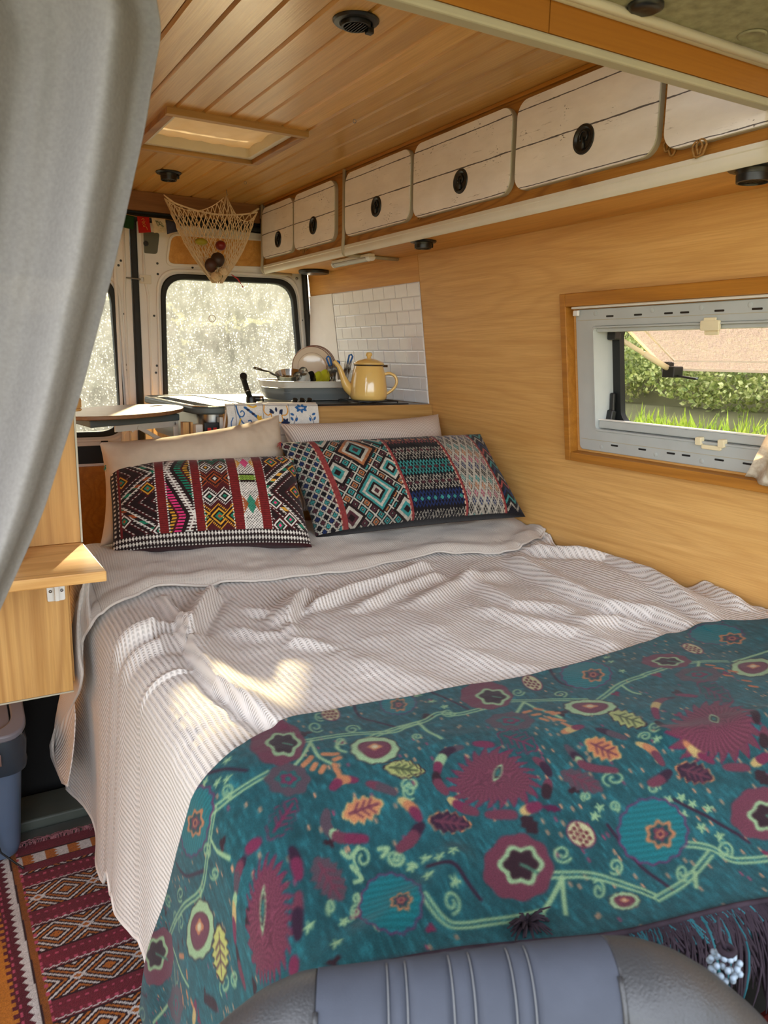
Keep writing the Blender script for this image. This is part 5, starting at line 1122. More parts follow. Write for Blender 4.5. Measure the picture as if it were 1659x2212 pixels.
fl_l = np.array([PX(a, b, c) for a, b, c in [(160, 1516, .234), (140, 1550, .222), (118, 1590, .211), (110, 1612, .206), (116, 1636, .203), (126, 1660, .202), (140, 1692, .2005)]])
fl_r = np.array([PX(a, b, c) for a, b, c in [(161, 1518, .234), (164, 1545, .232), (163, 1575, .228), (161, 1605, .222), (157, 1640, .214), (152, 1670, .206), (147, 1696, .2005)]])
kf_ = np.linspace(0, 1, 7); ks = np.linspace(0, 1, 60); L_ = np.stack([np.interp(ks, kf_, fl_l[:, i]) for i in range(3)], -1); R_ = np.stack([np.interp(ks, kf_, fl_r[:, i]) for i in range(3)], -1)
w_ = np.linspace(0, 1, 30); Pf = L_[:, None] * (1 - w_[None, :, None]) + R_[:, None] * w_[None, :, None]; Pf[..., 0] += .010 * np.sin(PI * w_)[None] * np.sin(PI * ks)[:, None] - .002
gridmesh('hanging_corner', Pf, np.stack([Pf[..., 1] * .7 + Pf[..., 2] * .7, Pf[..., 1] * .7 - Pf[..., 2] * .7], -1), M['blanket'], bk, thick=.002)
# rumpled pale under-sheet showing at the head of the bed
# ------------------------------------------------------------------ teal throw
bord = [(1659, 1352), (1600, 1353), (1530, 1356), (1440, 1386), (1340, 1420), (1180, 1466), (1060, 1490), (900, 1516), (760, 1538), (650, 1562), (560, 1602), (500, 1650), (450, 1700), (408, 1800), (382, 1900), (352, 2040), (334, 2180)]
bst = np.array([px2st(*p) for p in bord]); bst = np.vstack([[WX(.69) - XE - .004, bst[0][1] - .01], bst]); o_ = np.argsort(bst[:, 0]); bst = bst[o_]
s0, s1 = bst[0][0], bst[-1][0]
ns, nv = 860, 330
sv_ = np.linspace(s0, s1, ns); yb_s = np.interp(sv_, bst[:, 0], bst[:, 1]); yb_s = np.convolve(np.pad(yb_s, 12, 'edge'), np.ones(25) / 25, 'valid')
yh_s = hemY(XE + np.maximum(sv_, 0)) - .0 + .006 * np.sin(sv_ * 17); yh_s = yh_s - .022; yh_s = np.where(sv_ < 0, yh_s + .06 * np.clip(-sv_ / .3, 0, 1), yh_s)
vv = np.linspace(0, 1, nv); Sg2 = np.repeat(sv_[:, None], nv, 1); Yg2 = yh_s[:, None] + (yb_s - yh_s)[:, None] * vv
def Ht(x, y):
    wx, wy = x + .03 * fbm(x * 5, y * 5, 41), y + .03 * fbm(x * 5, y * 5, 43)
    d1, s_1, _, _ = segd(x, y, TF1); d2, s_2, _, _ = segd(x, y, TF2)
    f = .0035 * fbm(wx * 5, wy * 12, 51) + .0012 * fbm(wx * 20, wy * 46, 61, 3) + .014 * np.exp(-(d1 / .022) ** 2) + .010 * np.exp(-(d2 / .02) ** 2)
    return Hb(x, y) * .5 + H0(x, y) * .5 + .008 + f
g_ = lambda px, py: (lambda q: (XE + q[0], q[1]))(px2st(px, py))
TF1 = [g_(985, 1890), g_(940, 1950), g_(870, 2000), g_(790, 2060)]; TF2 = [g_(1655, 1560), g_(1560, 1600), g_(1440, 1610)]
SC = []
cv = Canvas(s0 - .02, .05, s1 + .02, 1.35, .0022, (26, 86, 94))
# woven ground: broken teal threads
nz = fbm(cv.X * 260, cv.Y * 90, 71, 2); n2_ = fbm(cv.X * 14, cv.Y * 14, 73, 3)
cv.C *= (1 + .34 * nz + .12 * n2_)[..., None]; cv.C += (np.clip(nz - .25, 0, 1)[..., None] * np.array([.06, .20, .20]))
MAR, DMAR, LGR, TEA, ORG, PUR, MAG, YEL, DPU = (112, 50, 68), (50, 24, 34), (150, 186, 134), (16, 112, 120), (196, 122, 78), (84, 66, 76), (120, 36, 70), (198, 166, 100), (52, 26, 48)
def fr(px, py, rx, ry, rot=0):
    """affine frame on the cloth of an upright ellipse in the photograph"""
    c = px2st(px, py); a, b = math.cos(rot), math.sin(rot)
    u = (px2st(px + rx * a * .5, py + rx * b * .5) - px2st(px - rx * a * .5, py - rx * b * .5)); v = (px2st(px - ry * b * .5, py + ry * a * .5) - px2st(px + ry * b * .5, py - ry * a * .5))
    A = np.stack([u, v], 1)
    if abs(np.linalg.det(A)) < 1e-7: A = A + np.eye(2) * .004
    return c, A
def Fm(px, py, rx, ry, fns, rot=0):
    c, A = fr(px, py, rx, ry, rot)
    for f, col in fns: cv.blob(c, A, f, col)
def vein(base, dark, n=34):
    return lambda p, q: np.array(base) * (1 + .22 * np.sin(np.arctan2(q, p) * n + 9 * np.hypot(p, q)))[..., None] if False else base
# coordinates: zoom windows used for measuring
z4 = lambda x, y: (300 + x * .3672, 1400 + y * .3672); z5 = lambda x, y: (850 + x * .4876, 1400 + y * .4876)
rngp = np.random.default_rng(5)
for _ in range(3000):                                              # little orange and pink dashes
    c = (rngp.uniform(s0, s1), rngp.uniform(.1, 1.2)); 
    if vnoise(np.array([c[0] * 9]), np.array([c[1] * 9]), 88)[0] < .30: continue
    cv.stroke([c, (c[0] + .0005, c[1] + .0042)], .0030, (204, 142, 104) if rngp.random() < .75 else (150, 60, 92))
for _ in range(150):
    c = (rngp.uniform(s0, s1), rngp.uniform(.1, 1.2)); cv.blob(c, np.eye(2) * rngp.uniform(.006, .010), disc(.8, 3, .35, rngp.uniform(0, 6)), MAG if rngp.random() < .5 else DMAR)
def star(px, py, r=.0082): cv.blob(px2st(px, py), np.eye(2) * r, disc(.62, 5, .45, px), LGR)
for x, y in ((910, 750), (1215, 715), (1270, 705), (1320, 735), (1390, 755), (1280, 780), (1360, 840), (1440, 880), (890, 790), (140, 985), (200, 995), (262, 980), (80, 1020), (150, 1085), (270, 1110), (225, 300), (170, 272), (105, 240), (1010, 140), (960, 95), (940, 75), (1340, 30), (1160, 450)): star(*z5(x, y))
for x, y in ((410, 835), (480, 840), (535, 825), (530, 715), (1600, 1345), (1210, 1680), (1010, 1700), (1165, 1820), (95, 2110)): star(*z4(x, y), .0078)
LN = lambda P, z, w, col: cv.stroke([px2st(*z(x, y)) for x, y in P], w, col)
def dbl(P, z):
    Q = np.array([px2st(*z(x, y)) for x, y in P]); d = np.gradient(Q, axis=0); d /= np.linalg.norm(d, axis=1, keepdims=True) + 1e-9; nn = np.stack([-d[:, 1], d[:, 0]], 1) * .0032
    for s_ in (-1, 1): cv.stroke(Q + nn * s_, .0034, LGR)
def smooth_(P, n=8):
    P = np.array(P, float); t = np.arange(len(P)); tt = np.linspace(0, len(P) - 1, (len(P) - 1) * n + 1); out = []
    for v in tt:
        i = int(min(v, len(P) - 2)); f = v - i; p0, p1, p2, p3 = P[max(i - 1, 0)], P[i], P[i + 1], P[min(i + 2, len(P) - 1)]
        out.append(.5 * (2 * p1 + (p2 - p0) * f + (2 * p0 - 5 * p1 + 4 * p2 - p3) * f ** 2 + (3 * p1 - p0 - 3 * p2 + p3) * f ** 3))
    return out
# dark curved lines, then stems
for P in ([(945, 830), (1010, 920), (1090, 1010), (1225, 1115)], [(150, 1030), (270, 1050), (385, 1165)], [(1240, 715), (1400, 800), (1570, 905)], [(160, 225), (250, 270), (330, 310)], [(690, 130), (740, 190), (860, 215)]): LN(smooth_(P), z5, .0048, DPU)
for P in ([(430, 782), (530, 765), (640, 782)], [(260, 1275), (330, 1352), (430, 1332)], [(1262, 365), (1310, 455), (1500, 515)], [(80, 1990), (150, 2030)]): LN(smooth_(P), z4, .0046, DPU)
for P in ([(650, 1050), (870, 1055), (1040, 1100), (1160, 1150)], [(130, 1185), (230, 1265), (300, 1280), (480, 1255), (660, 1215)], [(1160, 1160), (1290, 1080), (1400, 955)], [(1250, 910), (1400, 930), (1500, 985), (1659, 975)], [(520, 268), (700, 268), (860, 262)], [(870, 290), (1010, 190), (1110, 155)], [(-160, 460), (0, 400), (130, 362), (200, 328), (290, 330), (420, 300)], [(1100, 155), (1240, 110), (1340, 90), (1480, 90)]): dbl(smooth_(P), z5)
for P in ([(195, 1800), (250, 1640), (330, 1525), (420, 1440), (440, 1200), (470, 980)], [(400, 1045), (530, 945), (640, 870), (770, 790)], [(900, 622), (1040, 592), (1250, 560), (1480, 548), (1560, 520), (1659, 485)]): dbl(smooth_(P), z4)
for P in ([(575, 275), (540, 330)], [(575, 275), (640, 310), (740, 345)], [(1010, 200), (1050, 225), (1090, 235)], [(110, 370), (150, 405), (210, 440)], [(745, 1060), (700, 1150), (660, 1210)], [(745, 1060), (750, 1140), (760, 1220)], [(1330, 1040), (1335, 1110)], [(1350, 90), (1345, 120)], [(1500, 90), (1560, 70), (1659, 40)]): LN(smooth_(P), z5, .0055, LGR)
for P in ([(1015, 600), (960, 700), (910, 760)], [(1015, 620), (1060, 700), (1135, 745)], [(450, 1150), (490, 1230), (560, 1280)], [(420, 1440), (420, 1530)], [(230, 1750), (300, 1850), (390, 1985)], [(230, 1750), (260, 1880), (280, 2020)], [(300, 1960), (180, 2190)], [(1200, 590), (1160, 640), (1215, 670)], [(1195, 1270), (1240, 1300), (1290, 1240)], [(1410, 1245), (1465, 1240), (1430, 1290)], [(1250, 1350), (1310, 1420), (1270, 1440)]): LN(smooth_(P), z4, .0050, LGR)
def spiral(px, py, rx, ry, turn=1.35, ph=0.0, flip=1, w=.0030):
    c, A = fr(px, py, rx, ry); t_ = np.linspace(0, 1, 40); r_ = 1.08 - .80 * t_; a = ph + flip * t_ * turn * 2 * PI
    cv.stroke([c + A @ np.array([r * math.cos(q), r * math.sin(q)]) for r, q in zip(r_, a)], w, LGR)
for x, y, rx, ry, ph, fl_ in ((745, 960, 40, 38, .5, 1), (980, 1012, 32, 34, 2.2, -1), (905, 1118, 28, 42, 4, 1), (1275, 1042, 26, 38, 1, 1), (1462, 942, 34, 38, .8, -1), (255, 1190, 38, 42, 1.4, -1), (975, 618, 52, 34, 2, 1), (1150, 662, 26, 22, 0, -1), (1155, 392, 28, 26, 1, 1), (550, 228, 26, 18, 0, 1), (735, 240, 30, 16, 1, -1), (240, 326, 30, 16, 0, 1), (105, 430, 22, 14, 2, 1), (75, 650, 40, 30, 2, 1), (5, 975, 36, 36, 0, 1), (850, 700, 22, 20, 2, 1), (975, 745, 22, 24, 1, -1), (1110, 430, 26, 20, 3, 1)): spiral(*z5(x, y), rx * .4876, ry * .4876, ph=ph, flip=fl_)
for x, y, rx, ry, ph, fl_ in ((545, 890, 36, 38, 1, 1), (1040, 515, 42, 34, .6, 1), (1255, 530, 42, 26, 0, -1), (1190, 610, 30, 30, 2, 1), (1315, 1300, 52, 66, 2, 1), (1522, 1300, 42, 44, 3, -1), (1275, 1620, 26, 50, 2, 1), (1280, 1540, 22, 34, 1, -1), (1130, 1590, 24, 48, 2, 1), (300, 1455, 24, 42, 1, 1), (480, 1350, 22, 34, 3, -1), (315, 1620, 20, 54, 2, 1), (432, 1215, 20, 40, 1, -1), (1065, 450, 30, 26, 1, 1), (1590, 900, 40, 50, 1, 1), (575, 1990, 26, 60, 2, 1), (620, 1960, 18, 40, 1, 1), (1430, 1740, 50, 40, 2, 1), (215, 1500, 16, 34, 1, 1), (260, 1590, 16, 40, 2, -1), (120, 2140, 34, 60, 1, 1)): spiral(*z4(x, y), rx * .3672, ry * .3672, ph=ph, flip=fl_)
# teal discs with scalloped purple outline and orange flower
def tealdisc(px, py, rx, ry, fx, fy, frx, fry):
    strip = lambda p, q: np.array(TEA)[None, None] * (.80 + .28 * np.sin(q * 60))[..., None] / 255.0
    c, A = fr(px, py, rx, ry); cv.blob(c, A, disc(1.0, 16, .03), (104, 46, 92)); cv.blob(c, A, disc(.94, 16, .03), TEA)
    w = cv.win(c[0] - np.abs(A[0]).sum(), c[1] - np.abs(A[1]).sum(), c[0] + np.abs(A[0]).sum(), c[1] + np.abs(A[1]).sum()); I = np.linalg.inv(A)
    p = I[0, 0] * (cv.X[w] - c[0]) + I[0, 1] * (cv.Y[w] - c[1]); q = I[1, 0] * (cv.X[w] - c[0]) + I[1, 1] * (cv.Y[w] - c[1]); m = (np.hypot(p, q) < .92)
    cv.C[w] *= np.where(m, 1 + .10 * np.sin((cv.Y[w] + cv.X[w] * .3) * 2 * PI / .0075), 1.0)[..., None]
    Fm(fx, fy, frx, fry, [(disc(1, 7, .14), ORG), (disc(.74, 7, .12), (24, 70, 76)), (disc(.5, 5, .16), MAR), (disc(.30), ORG), (disc(.18), (90, 30, 60))])
for a, b, c, d, e, f, g, h in ((1145, 852, 155, 155, 1178, 868, 60, 66), (850, 150, 112, 64, 882, 156, 46, 30), (20, 275, 80, 58, 22, 284, 34, 36)): X5, Y5 = z5(a, b); X6, Y6 = z5(e, f); tealdisc(X5, Y5, c * .4876, d * .4876, X6, Y6, g * .4876, h * .4876)
for a, b, c, d, e, f, g, h in ((1480, 1590, 185, 205, 1540, 1600, 60, 66), (352, 1055, 74, 200, 362, 1055, 40, 78)): X5, Y5 = z4(a, b); X6, Y6 = z4(e, f); tealdisc(X5, Y5, c * .3672, d * .3672, X6, Y6, g * .3672, h * .3672)
tealdisc(1545, 1385, 60, 22, 1580, 1393, 26, 13)
# maroon flowers
def marf(px, py, rx, ry, ox=0, oy=0):
    Fm(px, py, rx, ry, [(disc(1, 9, .035), MAR), ]); Fm(px + ox, py + oy, rx * .60, ry * .60, [(disc(1, 6, .10), LGR), (disc(.76, 6, .12), (66, 40, 48)), (disc(.70, 6, .12), DMAR)])
    cv.stroke([px2st(px + ox, py + oy), px2st(px + rx * .55, py + ry * .15)], .004, (70, 120, 96))
for a, b, c, d, o1, o2 in ((550, 1020, 152, 150, 12, -10), (410, 245, 114, 62, 28, 6), (1205, 88, 108, 34, 8, 2), (1620, 775, 130, 118, 30, 10)): marf(*z5(a, b), c * .4876, d * .4876, o1 * .4876, o2 * .4876)
for a, b, c, d, o1, o2 in ((815, 607, 158, 124, 35, 8), (182, 1820, 66, 165, -10, -25)): marf(*z4(a, b), c * .3672, d * .3672, o1 * .3672, o2 * .3672)
# green-ringed flowers
def ringf(px, py, rx, ry): Fm(px, py, rx, ry, [(disc(1.05, 11, .03), DMAR), (disc(1, 11, .03), (158, 190, 138)), (disc(.68, 3, .10, PI / 2), (92, 40, 52)), (disc(.62, 3, .10, PI / 2), MAR)]); Fm(px, py - ry * .10, rx * .26, ry * .26, [(disc(1, 4, .15), ORG), (disc(.55), (210, 190, 150))])
for a, b, c, d in ((868, 297, 112, 36), (1590, 115, 95, 40), (1020, 1165, 66, 40)): ringf(*z5(a, b), c * .4876, d * .4876)
for a, b, c, d in ((1386, 648, 138, 80), (424, 1668, 68, 168)): ringf(*z4(a, b), c * .3672, d * .3672)
# purple-grey flowers with teal ring
def purf(px, py, rx, ry): Fm(px, py, rx, ry, [(disc(1, 8, .06), PUR), (disc(.52, 6, .14), (30, 96, 96)), (disc(.34, 5, .14), MAG), (disc(.15), (30, 96, 96))])
for a, b, c, d in ((516, 360, 102, 40), (1350, 148, 98, 36)): purf(*z5(a, b), c * .4876, d * .4876)
for a, b, c, d in ((878, 832, 126, 98), (292, 2095, 66, 118)): purf(*z4(a, b), c * .3672, d * .3672)
# medallions with flame edge and almond eye
def medal(px, py, rx, ry, ex, ey, erx, ery, erot=0, n=22):
    c, A = fr(px, py, rx, ry)
    cv.blob(c, A, jagged(.98, n, .22), (120, 30, 70)); cv.blob(c, A, jagged(.93, n, .22), MAR); 
    w = cv.win(c[0] - np.abs(A[0]).sum(), c[1] - np.abs(A[1]).sum(), c[0] + np.abs(A[0]).sum(), c[1] + np.abs(A[1]).sum()); I = np.linalg.inv(A)
    p = I[0, 0] * (cv.X[w] - c[0]) + I[0, 1] * (cv.Y[w] - c[1]); q = I[1, 0] * (cv.X[w] - c[0]) + I[1, 1] * (cv.Y[w] - c[1]); rr = np.hypot(p, q); m = rr < .85
    cv.C[w] *= np.where(m, 1 + .15 * np.sin(np.arctan2(q, p) * 40 + rr * 14), 1.0)[..., None]
    Fm(ex, ey, erx, ery, [(leaff_(1.0), LGR), (leaff_(.72), (60, 40, 48)), (leaff_(.45), (40, 110, 106))], erot)
def leaff_(k): return lambda p, q: k * .45 * np.clip(1 - (p / k) ** 2, 0, 1) - np.abs(q) - np.where(np.abs(p) > k, 1, 0)
for a, b, c, d, e, f, g, h, r_ in ((442, 618, 185, 130, 460, 594, 46, 40, -1.15), (1418, 388, 190, 130, 1415, 358, 36, 46, 1.1)): X5, Y5 = z5(a, b); X6, Y6 = z5(e, f); medal(X5, Y5, c * .4876, d * .4876, X6, Y6, g * .4876, h * .4876, r_)
X5, Y5 = z4(768, 1660); X6, Y6 = z4(752, 1588); medal(X5, Y5, 125 * .3672, 350 * .3672, X6, Y6, 145 * .3672, 36 * .3672, PI / 2, 26)
# arcs of coloured darts around the medallions
def dart(P, z, cols, w=.0135):
    Q = np.array(smooth_([px2st(*z(x, y)) for x, y in P], 6)); n = len(Q); m = len(cols)
    for i, col in enumerate(cols):
        a, b = int(i * (n - 1) / m), int((i + 1) * (n - 1) / m) + 1; seg_ = Q[a:b]
        for j in range(len(seg_) - 1): cv.stroke([seg_[j], seg_[j + 1]], w * (.55 + .45 * math.sin(PI * (a + j + .5) / n)), col)
for P, cols in (([(300, 478), (235, 500), (200, 550), (192, 590)], (PUR, DPU, LGR, MAG)), ([(188, 600), (195, 640), (230, 680)], (DMAR, MAR)), ([(360, 465), (430, 468)], (MAG,)), ([(625, 530), (665, 560), (685, 595)], (MAR, DPU)), ([(685, 630), (672, 695)], (MAR, DMAR)), ([(250, 715), (300, 750), (362, 775)], (YEL, MAG, MAR)), ([(415, 788), (530, 788)], (MAR,)), ([(570, 772), (640, 742)], (YEL, MAG)), ([(30, 720), (80, 752), (112, 800)], (YEL, ORG, MAR)), ([(125, 830), (80, 890), (30, 935)], (DPU, MAR, MAR)),
                ([(750, 408), (790, 390), (830, 380)], (ORG, YEL, MAG)), ([(905, 395), (960, 412), (1020, 432)], (DPU, PUR)), ([(1080, 462), (1140, 490), (1185, 548)], (YEL, ORG, MAR)), ([(765, 468), (800, 510), (840, 545)], (PUR, DPU)), ([(815, 525), (850, 560), (980, 580)], (LGR, MAR, MAR)), ([(1235, 252), (1180, 265), (1155, 300), (1165, 345)], (DPU, MAR, YEL, MAG)), ([(1165, 365), (1200, 400), (1250, 428)], (DMAR, MAR)), ([(1220, 585), (1180, 620), (1135, 640)], (DPU, MAR)), ([(1290, 472), (1340, 505), (1405, 540)], (ORG, YEL, MAG)), ([(1465, 568), (1560, 568)], (MAR,)), ([(1590, 555), (1650, 520)], (YEL, MAG)), ([(1535, 310), (1590, 345), (1600, 380)], (MAG, DMAR)), ([(1255, 240), (1330, 245)], (MAG,)), ([(1640, 400), (1635, 470)], (MAR, DMAR))): dart(P, z5, cols)
for P, cols in (([(1275, 838), (1190, 838), (1140, 885)], (MAG, ORG, MAG)), ([(1350, 858), (1420, 880), (1500, 912)], (MAR, PUR)), ([(1545, 960), (1600, 1000), (1640, 1060)], (YEL, ORG, MAG)), ([(1105, 1025), (1100, 1100), (1140, 1170)], (PUR, PUR)), ([(1140, 1150), (1190, 1185), (1330, 1190)], (LGR, MAR, MAG)), ([(1640, 1110), (1600, 1190), (1530, 1240)], (DPU, MAR, MAR)), ([(720, 1200), (665, 1235)], (MAG,)), ([(640, 1300), (610, 1360), (598, 1470)], (DPU, MAR, PUR)), ([(598, 1500), (592, 1600), (605, 1740)], (LGR, YEL, MAG)), ([(905, 1250), (930, 1330), (945, 1410)], (DPU, MAG)), ([(948, 1510), (945, 1620), (950, 1750)], (MAR, DPU)), ([(620, 1800), (640, 1900), (670, 2000)], (DMAR, MAR)), ([(435, 2080), (430, 2190)], (MAG, YEL)), ([(480, 2060), (540, 2110)], (DMAR,)), ([(930, 1890), (935, 1960)], (MAG,))): dart(P, z4, cols)
# leaves
def leafm(px, py, rx, ry, rot, col, line=None, vcol=None, n=5):
    c, A = fr(px, py, rx, ry, rot)
    if line: cv.blob(c, A * 1.10, lambda p, q: leaff(p, q, n, .26), line)
    cv.blob(c, A, lambda p, q: leaff(p, q, n, .26), col)
    if vcol:
        cv.stroke([c + A @ np.array([-.7, 0]), c + A @ np.array([.8, 0])], .0035, vcol)
        for k in (-.35, 0, .35):
            for s_ in (-1, 1): cv.stroke([c + A @ np.array([k - .1, 0]), c + A @ np.array([k + .2, s_ * .36])], .0028, vcol)
for a, b, c, d, r_, col, ln, vc, n in ((925, 480, 82, 74, .45, (206, 128, 76), YEL, MAR, 5), (248, 818, 90, 78, .15, DPU, ORG, MAR, 5), (1330, 592, 84, 78, .35, DPU, ORG, MAR, 5), (832, 628, 104, 78, .45, PUR, None, MAR, 6), (548, 448, 88, 74, .35, (22, 80, 84), MAG, MAG, 5), (1420, 228, 84, 60, .5, (22, 76, 80), MAG, MAG, 5), (1032, 346, 84, 54, .3, (170, 178, 104), DMAR, (70, 80, 50), 5), (55, 580, 80, 66, .1, (170, 178, 104), DMAR, (70, 80, 50), 5), (600, 830, 52, 56, .8, DMAR, None, None, 3), (1630, 615, 46, 46, .8, DMAR, None, None, 3), (700, 755, 40, 28, .2, (90, 20, 60), None, None, 3)): leafm(*z5(a, b), c * .4876, d * .4876, r_, col, ln, vc, n)
for a, b, c, d, r_, col, ln, vc, n in ((1318, 1012, 118, 120, -.35, (206, 132, 84), YEL, MAR, 5), (1118, 1425, 150, 150, 1.0, PUR, None, MAR, 6), (852, 1062, 128, 110, -1.0, (22, 80, 84), MAG, MAG, 5), (1550, 770, 106, 76, .05, (176, 182, 104), DMAR, (70, 80, 50), 5), (540, 1810, 160, 62, 1.45, (190, 190, 96), DMAR, (90, 50, 60), 6)): leafm(*z4(a, b), c * .3672, d * .3672, r_, col, ln, vc, n)
# spotted seed pods
def pod(px, py, rx, ry, rot):
    Fm(px, py, rx, ry, [(disc(1.12), MAG), (disc(1.0), (196, 194, 140))], rot); c, A = fr(px, py, rx, ry, rot)
    for i in range(4):
        for j in range(3): cv.blob(c + A @ np.array([-.6 + .4 * i, -.45 + .45 * j + .2 * (i % 2)]), A * .17, disc(1), (110, 40, 50))
for a, b, c, d, r_ in ((828, 872, 66, 48, .7), (612, 186, 46, 26, .5), (1322, 32, 46, 18, .3)): pod(*z5(a, b), c * .4876, d * .4876, r_)
pod(*z4(1128, 428), 52 * .3672, 42 * .3672, .3)
# orange petals along the twigs
for x, y, a in ((590, 320, -.4), (630, 335, -.2), (640, 310, .3), (690, 325, 0), (665, 355, .3), (715, 330, -.3), (700, 350, .4), (740, 355, .2), (760, 372, .5)): c = z5(x, y); cv.stroke([px2st(c[0] - 7 * math.cos(a), c[1] - 5 * math.sin(a)), px2st(c[0] + 7 * math.cos(a), c[1] + 5 * math.sin(a))], .0075, ORG)
for x, y, a in ((1005, 715, -1), (1100, 682, 0), (1150, 682, -.1), (1165, 712, -.4), (1030, 760, -1), (1080, 775, -1), (1155, 765, 1.2), (1175, 800, 1.2), (980, 740, -.8), (330, 1810, 0), (305, 1920, 1.4), (375, 1915, 1.4), (340, 1990, 1.3), (385, 2030, 1.3), (415, 2080, 1.2), (360, 2060, 1.4), (1400, 150, 0)): c = z4(x, y); cv.stroke([px2st(c[0] - 6 * math.cos(a), c[1] - 6 * math.sin(a)), px2st(c[0] + 6 * math.cos(a), c[1] + 6 * math.sin(a))], .0078, ORG)
for x, y, a in ((1400, 105, .1), (1440, 120, .3), (1480, 150, 0), (1500, 130, .6), (1560, 175, .4), (1590, 200, .2)): c = z5(x, y); cv.stroke([px2st(c[0] - 7, c[1]), px2st(c[0] + 7, c[1] + 2)], .0075, (200, 104, 60))
thr = cv.sample(Sg2, Yg2)
f0, f1 = px2st(1662, 1400), px2st(1662, 1900); per = px2st(*z5(1418, 388)) - px2st(*z5(442, 618))      # the woven repeat carries on towards the wall
fl_s = f0[0] + (Yg2 - f0[1]) * (f1[0] - f0[0]) / (f1[1] - f0[1]); alt = cv.sample(Sg2 - per[0], Yg2 - per[1]); thr = np.where((Sg2 > fl_s)[..., None], alt, thr)
edge = np.clip((Yg2 - yh_s[:, None]) / .012, 0, 1)[..., None]; thr = (thr * .9 + thr.mean(-1, keepdims=True) * .1) * .76 * edge + np.array([52, 42, 52]) / 255.0 * (1 - edge)
M['throw'] = dyed('woven_throw', .92, 620, .5, .0012)
tw_ = gridmesh('woven_throw', surf(Sg2, Yg2, Ht, .006), np.stack([Sg2, Yg2], -1), M['throw'], col=thr, label='teal floral woven throw with maroon blooms across the foot of the bed', cat='throw', thick=.002)
# fringe along its front hem
M['fringe'] = plain('dark_fringe', (46, 37, 44), .9, .15, var=.3, nscale=40); M['fringe2'] = plain('teal_fringe', (34, 78, 86), .9, .15, var=.3, nscale=40)
def fringe(name, n, mat, seed, lo, hi, r0=.0014):
    r_ = np.random.default_rng(seed); mb = MB(); ss = r_.uniform(lo, hi, n)
    base = surf(ss, np.interp(ss, sv_, yh_s) + .004, Ht, .006); hang_ = sstep(.30, .50, ss)
    for i in range(n):
        L = r_.uniform(.07, .14) * (.35 + .65 * hang_[i]) ; p = base[i].copy(); P = [p.copy()]; dx = r_.normal() * .25; q = p.copy(); wv = r_.uniform(0, 6)
        for k_ in range(6):
            f_ = (k_ + 1) / 6; dirv = np.array([dx * .5 + .35 * math.sin(wv + 3 * f_), -(.9 * (1 - f_) ** 1.2 + .12), -(.15 + 1.2 * f_ * (hang_[i] * .9 + .1))]); dirv /= np.linalg.norm(dirv); q = q + dirv * L / 6; P.append(q.copy())
        mb.tube(P, [r0 * r_.uniform(.7, 1.5)] * 6 + [r0 * .4], 4, cap=False)
    mk(name, mb, mat, tw_, smooth=True, kind='stuff')
fringe('fringe', 2600, M['fringe'], 1, .02, 1.20); fringe('fringe', 240, M['fringe2'], 2, .1, 1.20, .0018)
mk('bound_edge', MB().tube(surf(sv_, yh_s + .002, Ht, .007)[::6], .0035, 6), M['fringe'], tw_, smooth=True)
# knotted tuft where the throw is bunched
kn = px2st(1135, 2020); kp = surf(np.array([kn[0]]), np.array([kn[1]]), Ht, .01)[0]
mbk = MB(); r_ = np.random.default_rng(8)
for i in range(60):
    a = r_.uniform(0, 2 * PI); L = r_.uniform(.01, .035); d = np.array([math.cos(a), math.sin(a) * .6 - .3, r_.uniform(-.3, .5)]); mbk.tube([kp + d * .006, kp + d * L * .6 + (0, 0, .004), kp + d * L], [.002, .002, .001], 4, cap=False)
mk('knotted_tuft', mbk, M['fringe'], tw_, smooth=True, kind='stuff')
# beaded white pouch hanging among the fringe
bp = PX(1568, 2075, .50); bp = PY(1566, 2082, .36)
t = thing('beaded_pouch', 'little white beaded pouch hanging in the dark fringe by the seat', 'pouch', bp)
mbp = MB()
for i in range(8):
    a = 2 * PI * i / 8
    for j in range(4):
        r_ = .013 * math.sin((j + 1.2) / 5 * PI); c = bp + np.array([r_ * math.cos(a + .4 * j), r_ * math.sin(a + .4 * j), -.010 + .0065 * j])
        u_ = [(max(.0001, .0030 * math.sin(q)), -.0030 * math.cos(q)) for q in np.linspace(0, PI, 6)]; mbp.lathe(u_, c, (0, 0, 1), 8)
mk('beads', mbp, plain('bead_white', (140, 154, 168), .4), t, smooth=True, kind='stuff')
mk('pouch_cord', MB().tube([bp + (0, 0, .012), bp + (-.002, .006, .024), bp + (0, .012, .040)], .0016, 6).tube([bp + (.006 * math.cos(q), .006 * math.sin(q), .014) for q in np.linspace(0, 2 * PI, 12)[:-1]], .003, 6, closed=True), M['fringe'], t, smooth=True)
cbx = PY(1620, 2130, .47); t = mk('crate', MB().box((.70, .36, .0), (1.0, .46, .44)), plain('dark_red_cloth', (70, 20, 16), .85, .1, var=.3, nscale=30), label='dark red cloth-covered box in the shadow below the fringe', cat='box', bevel=.01, origin=(.85, .44, 0))

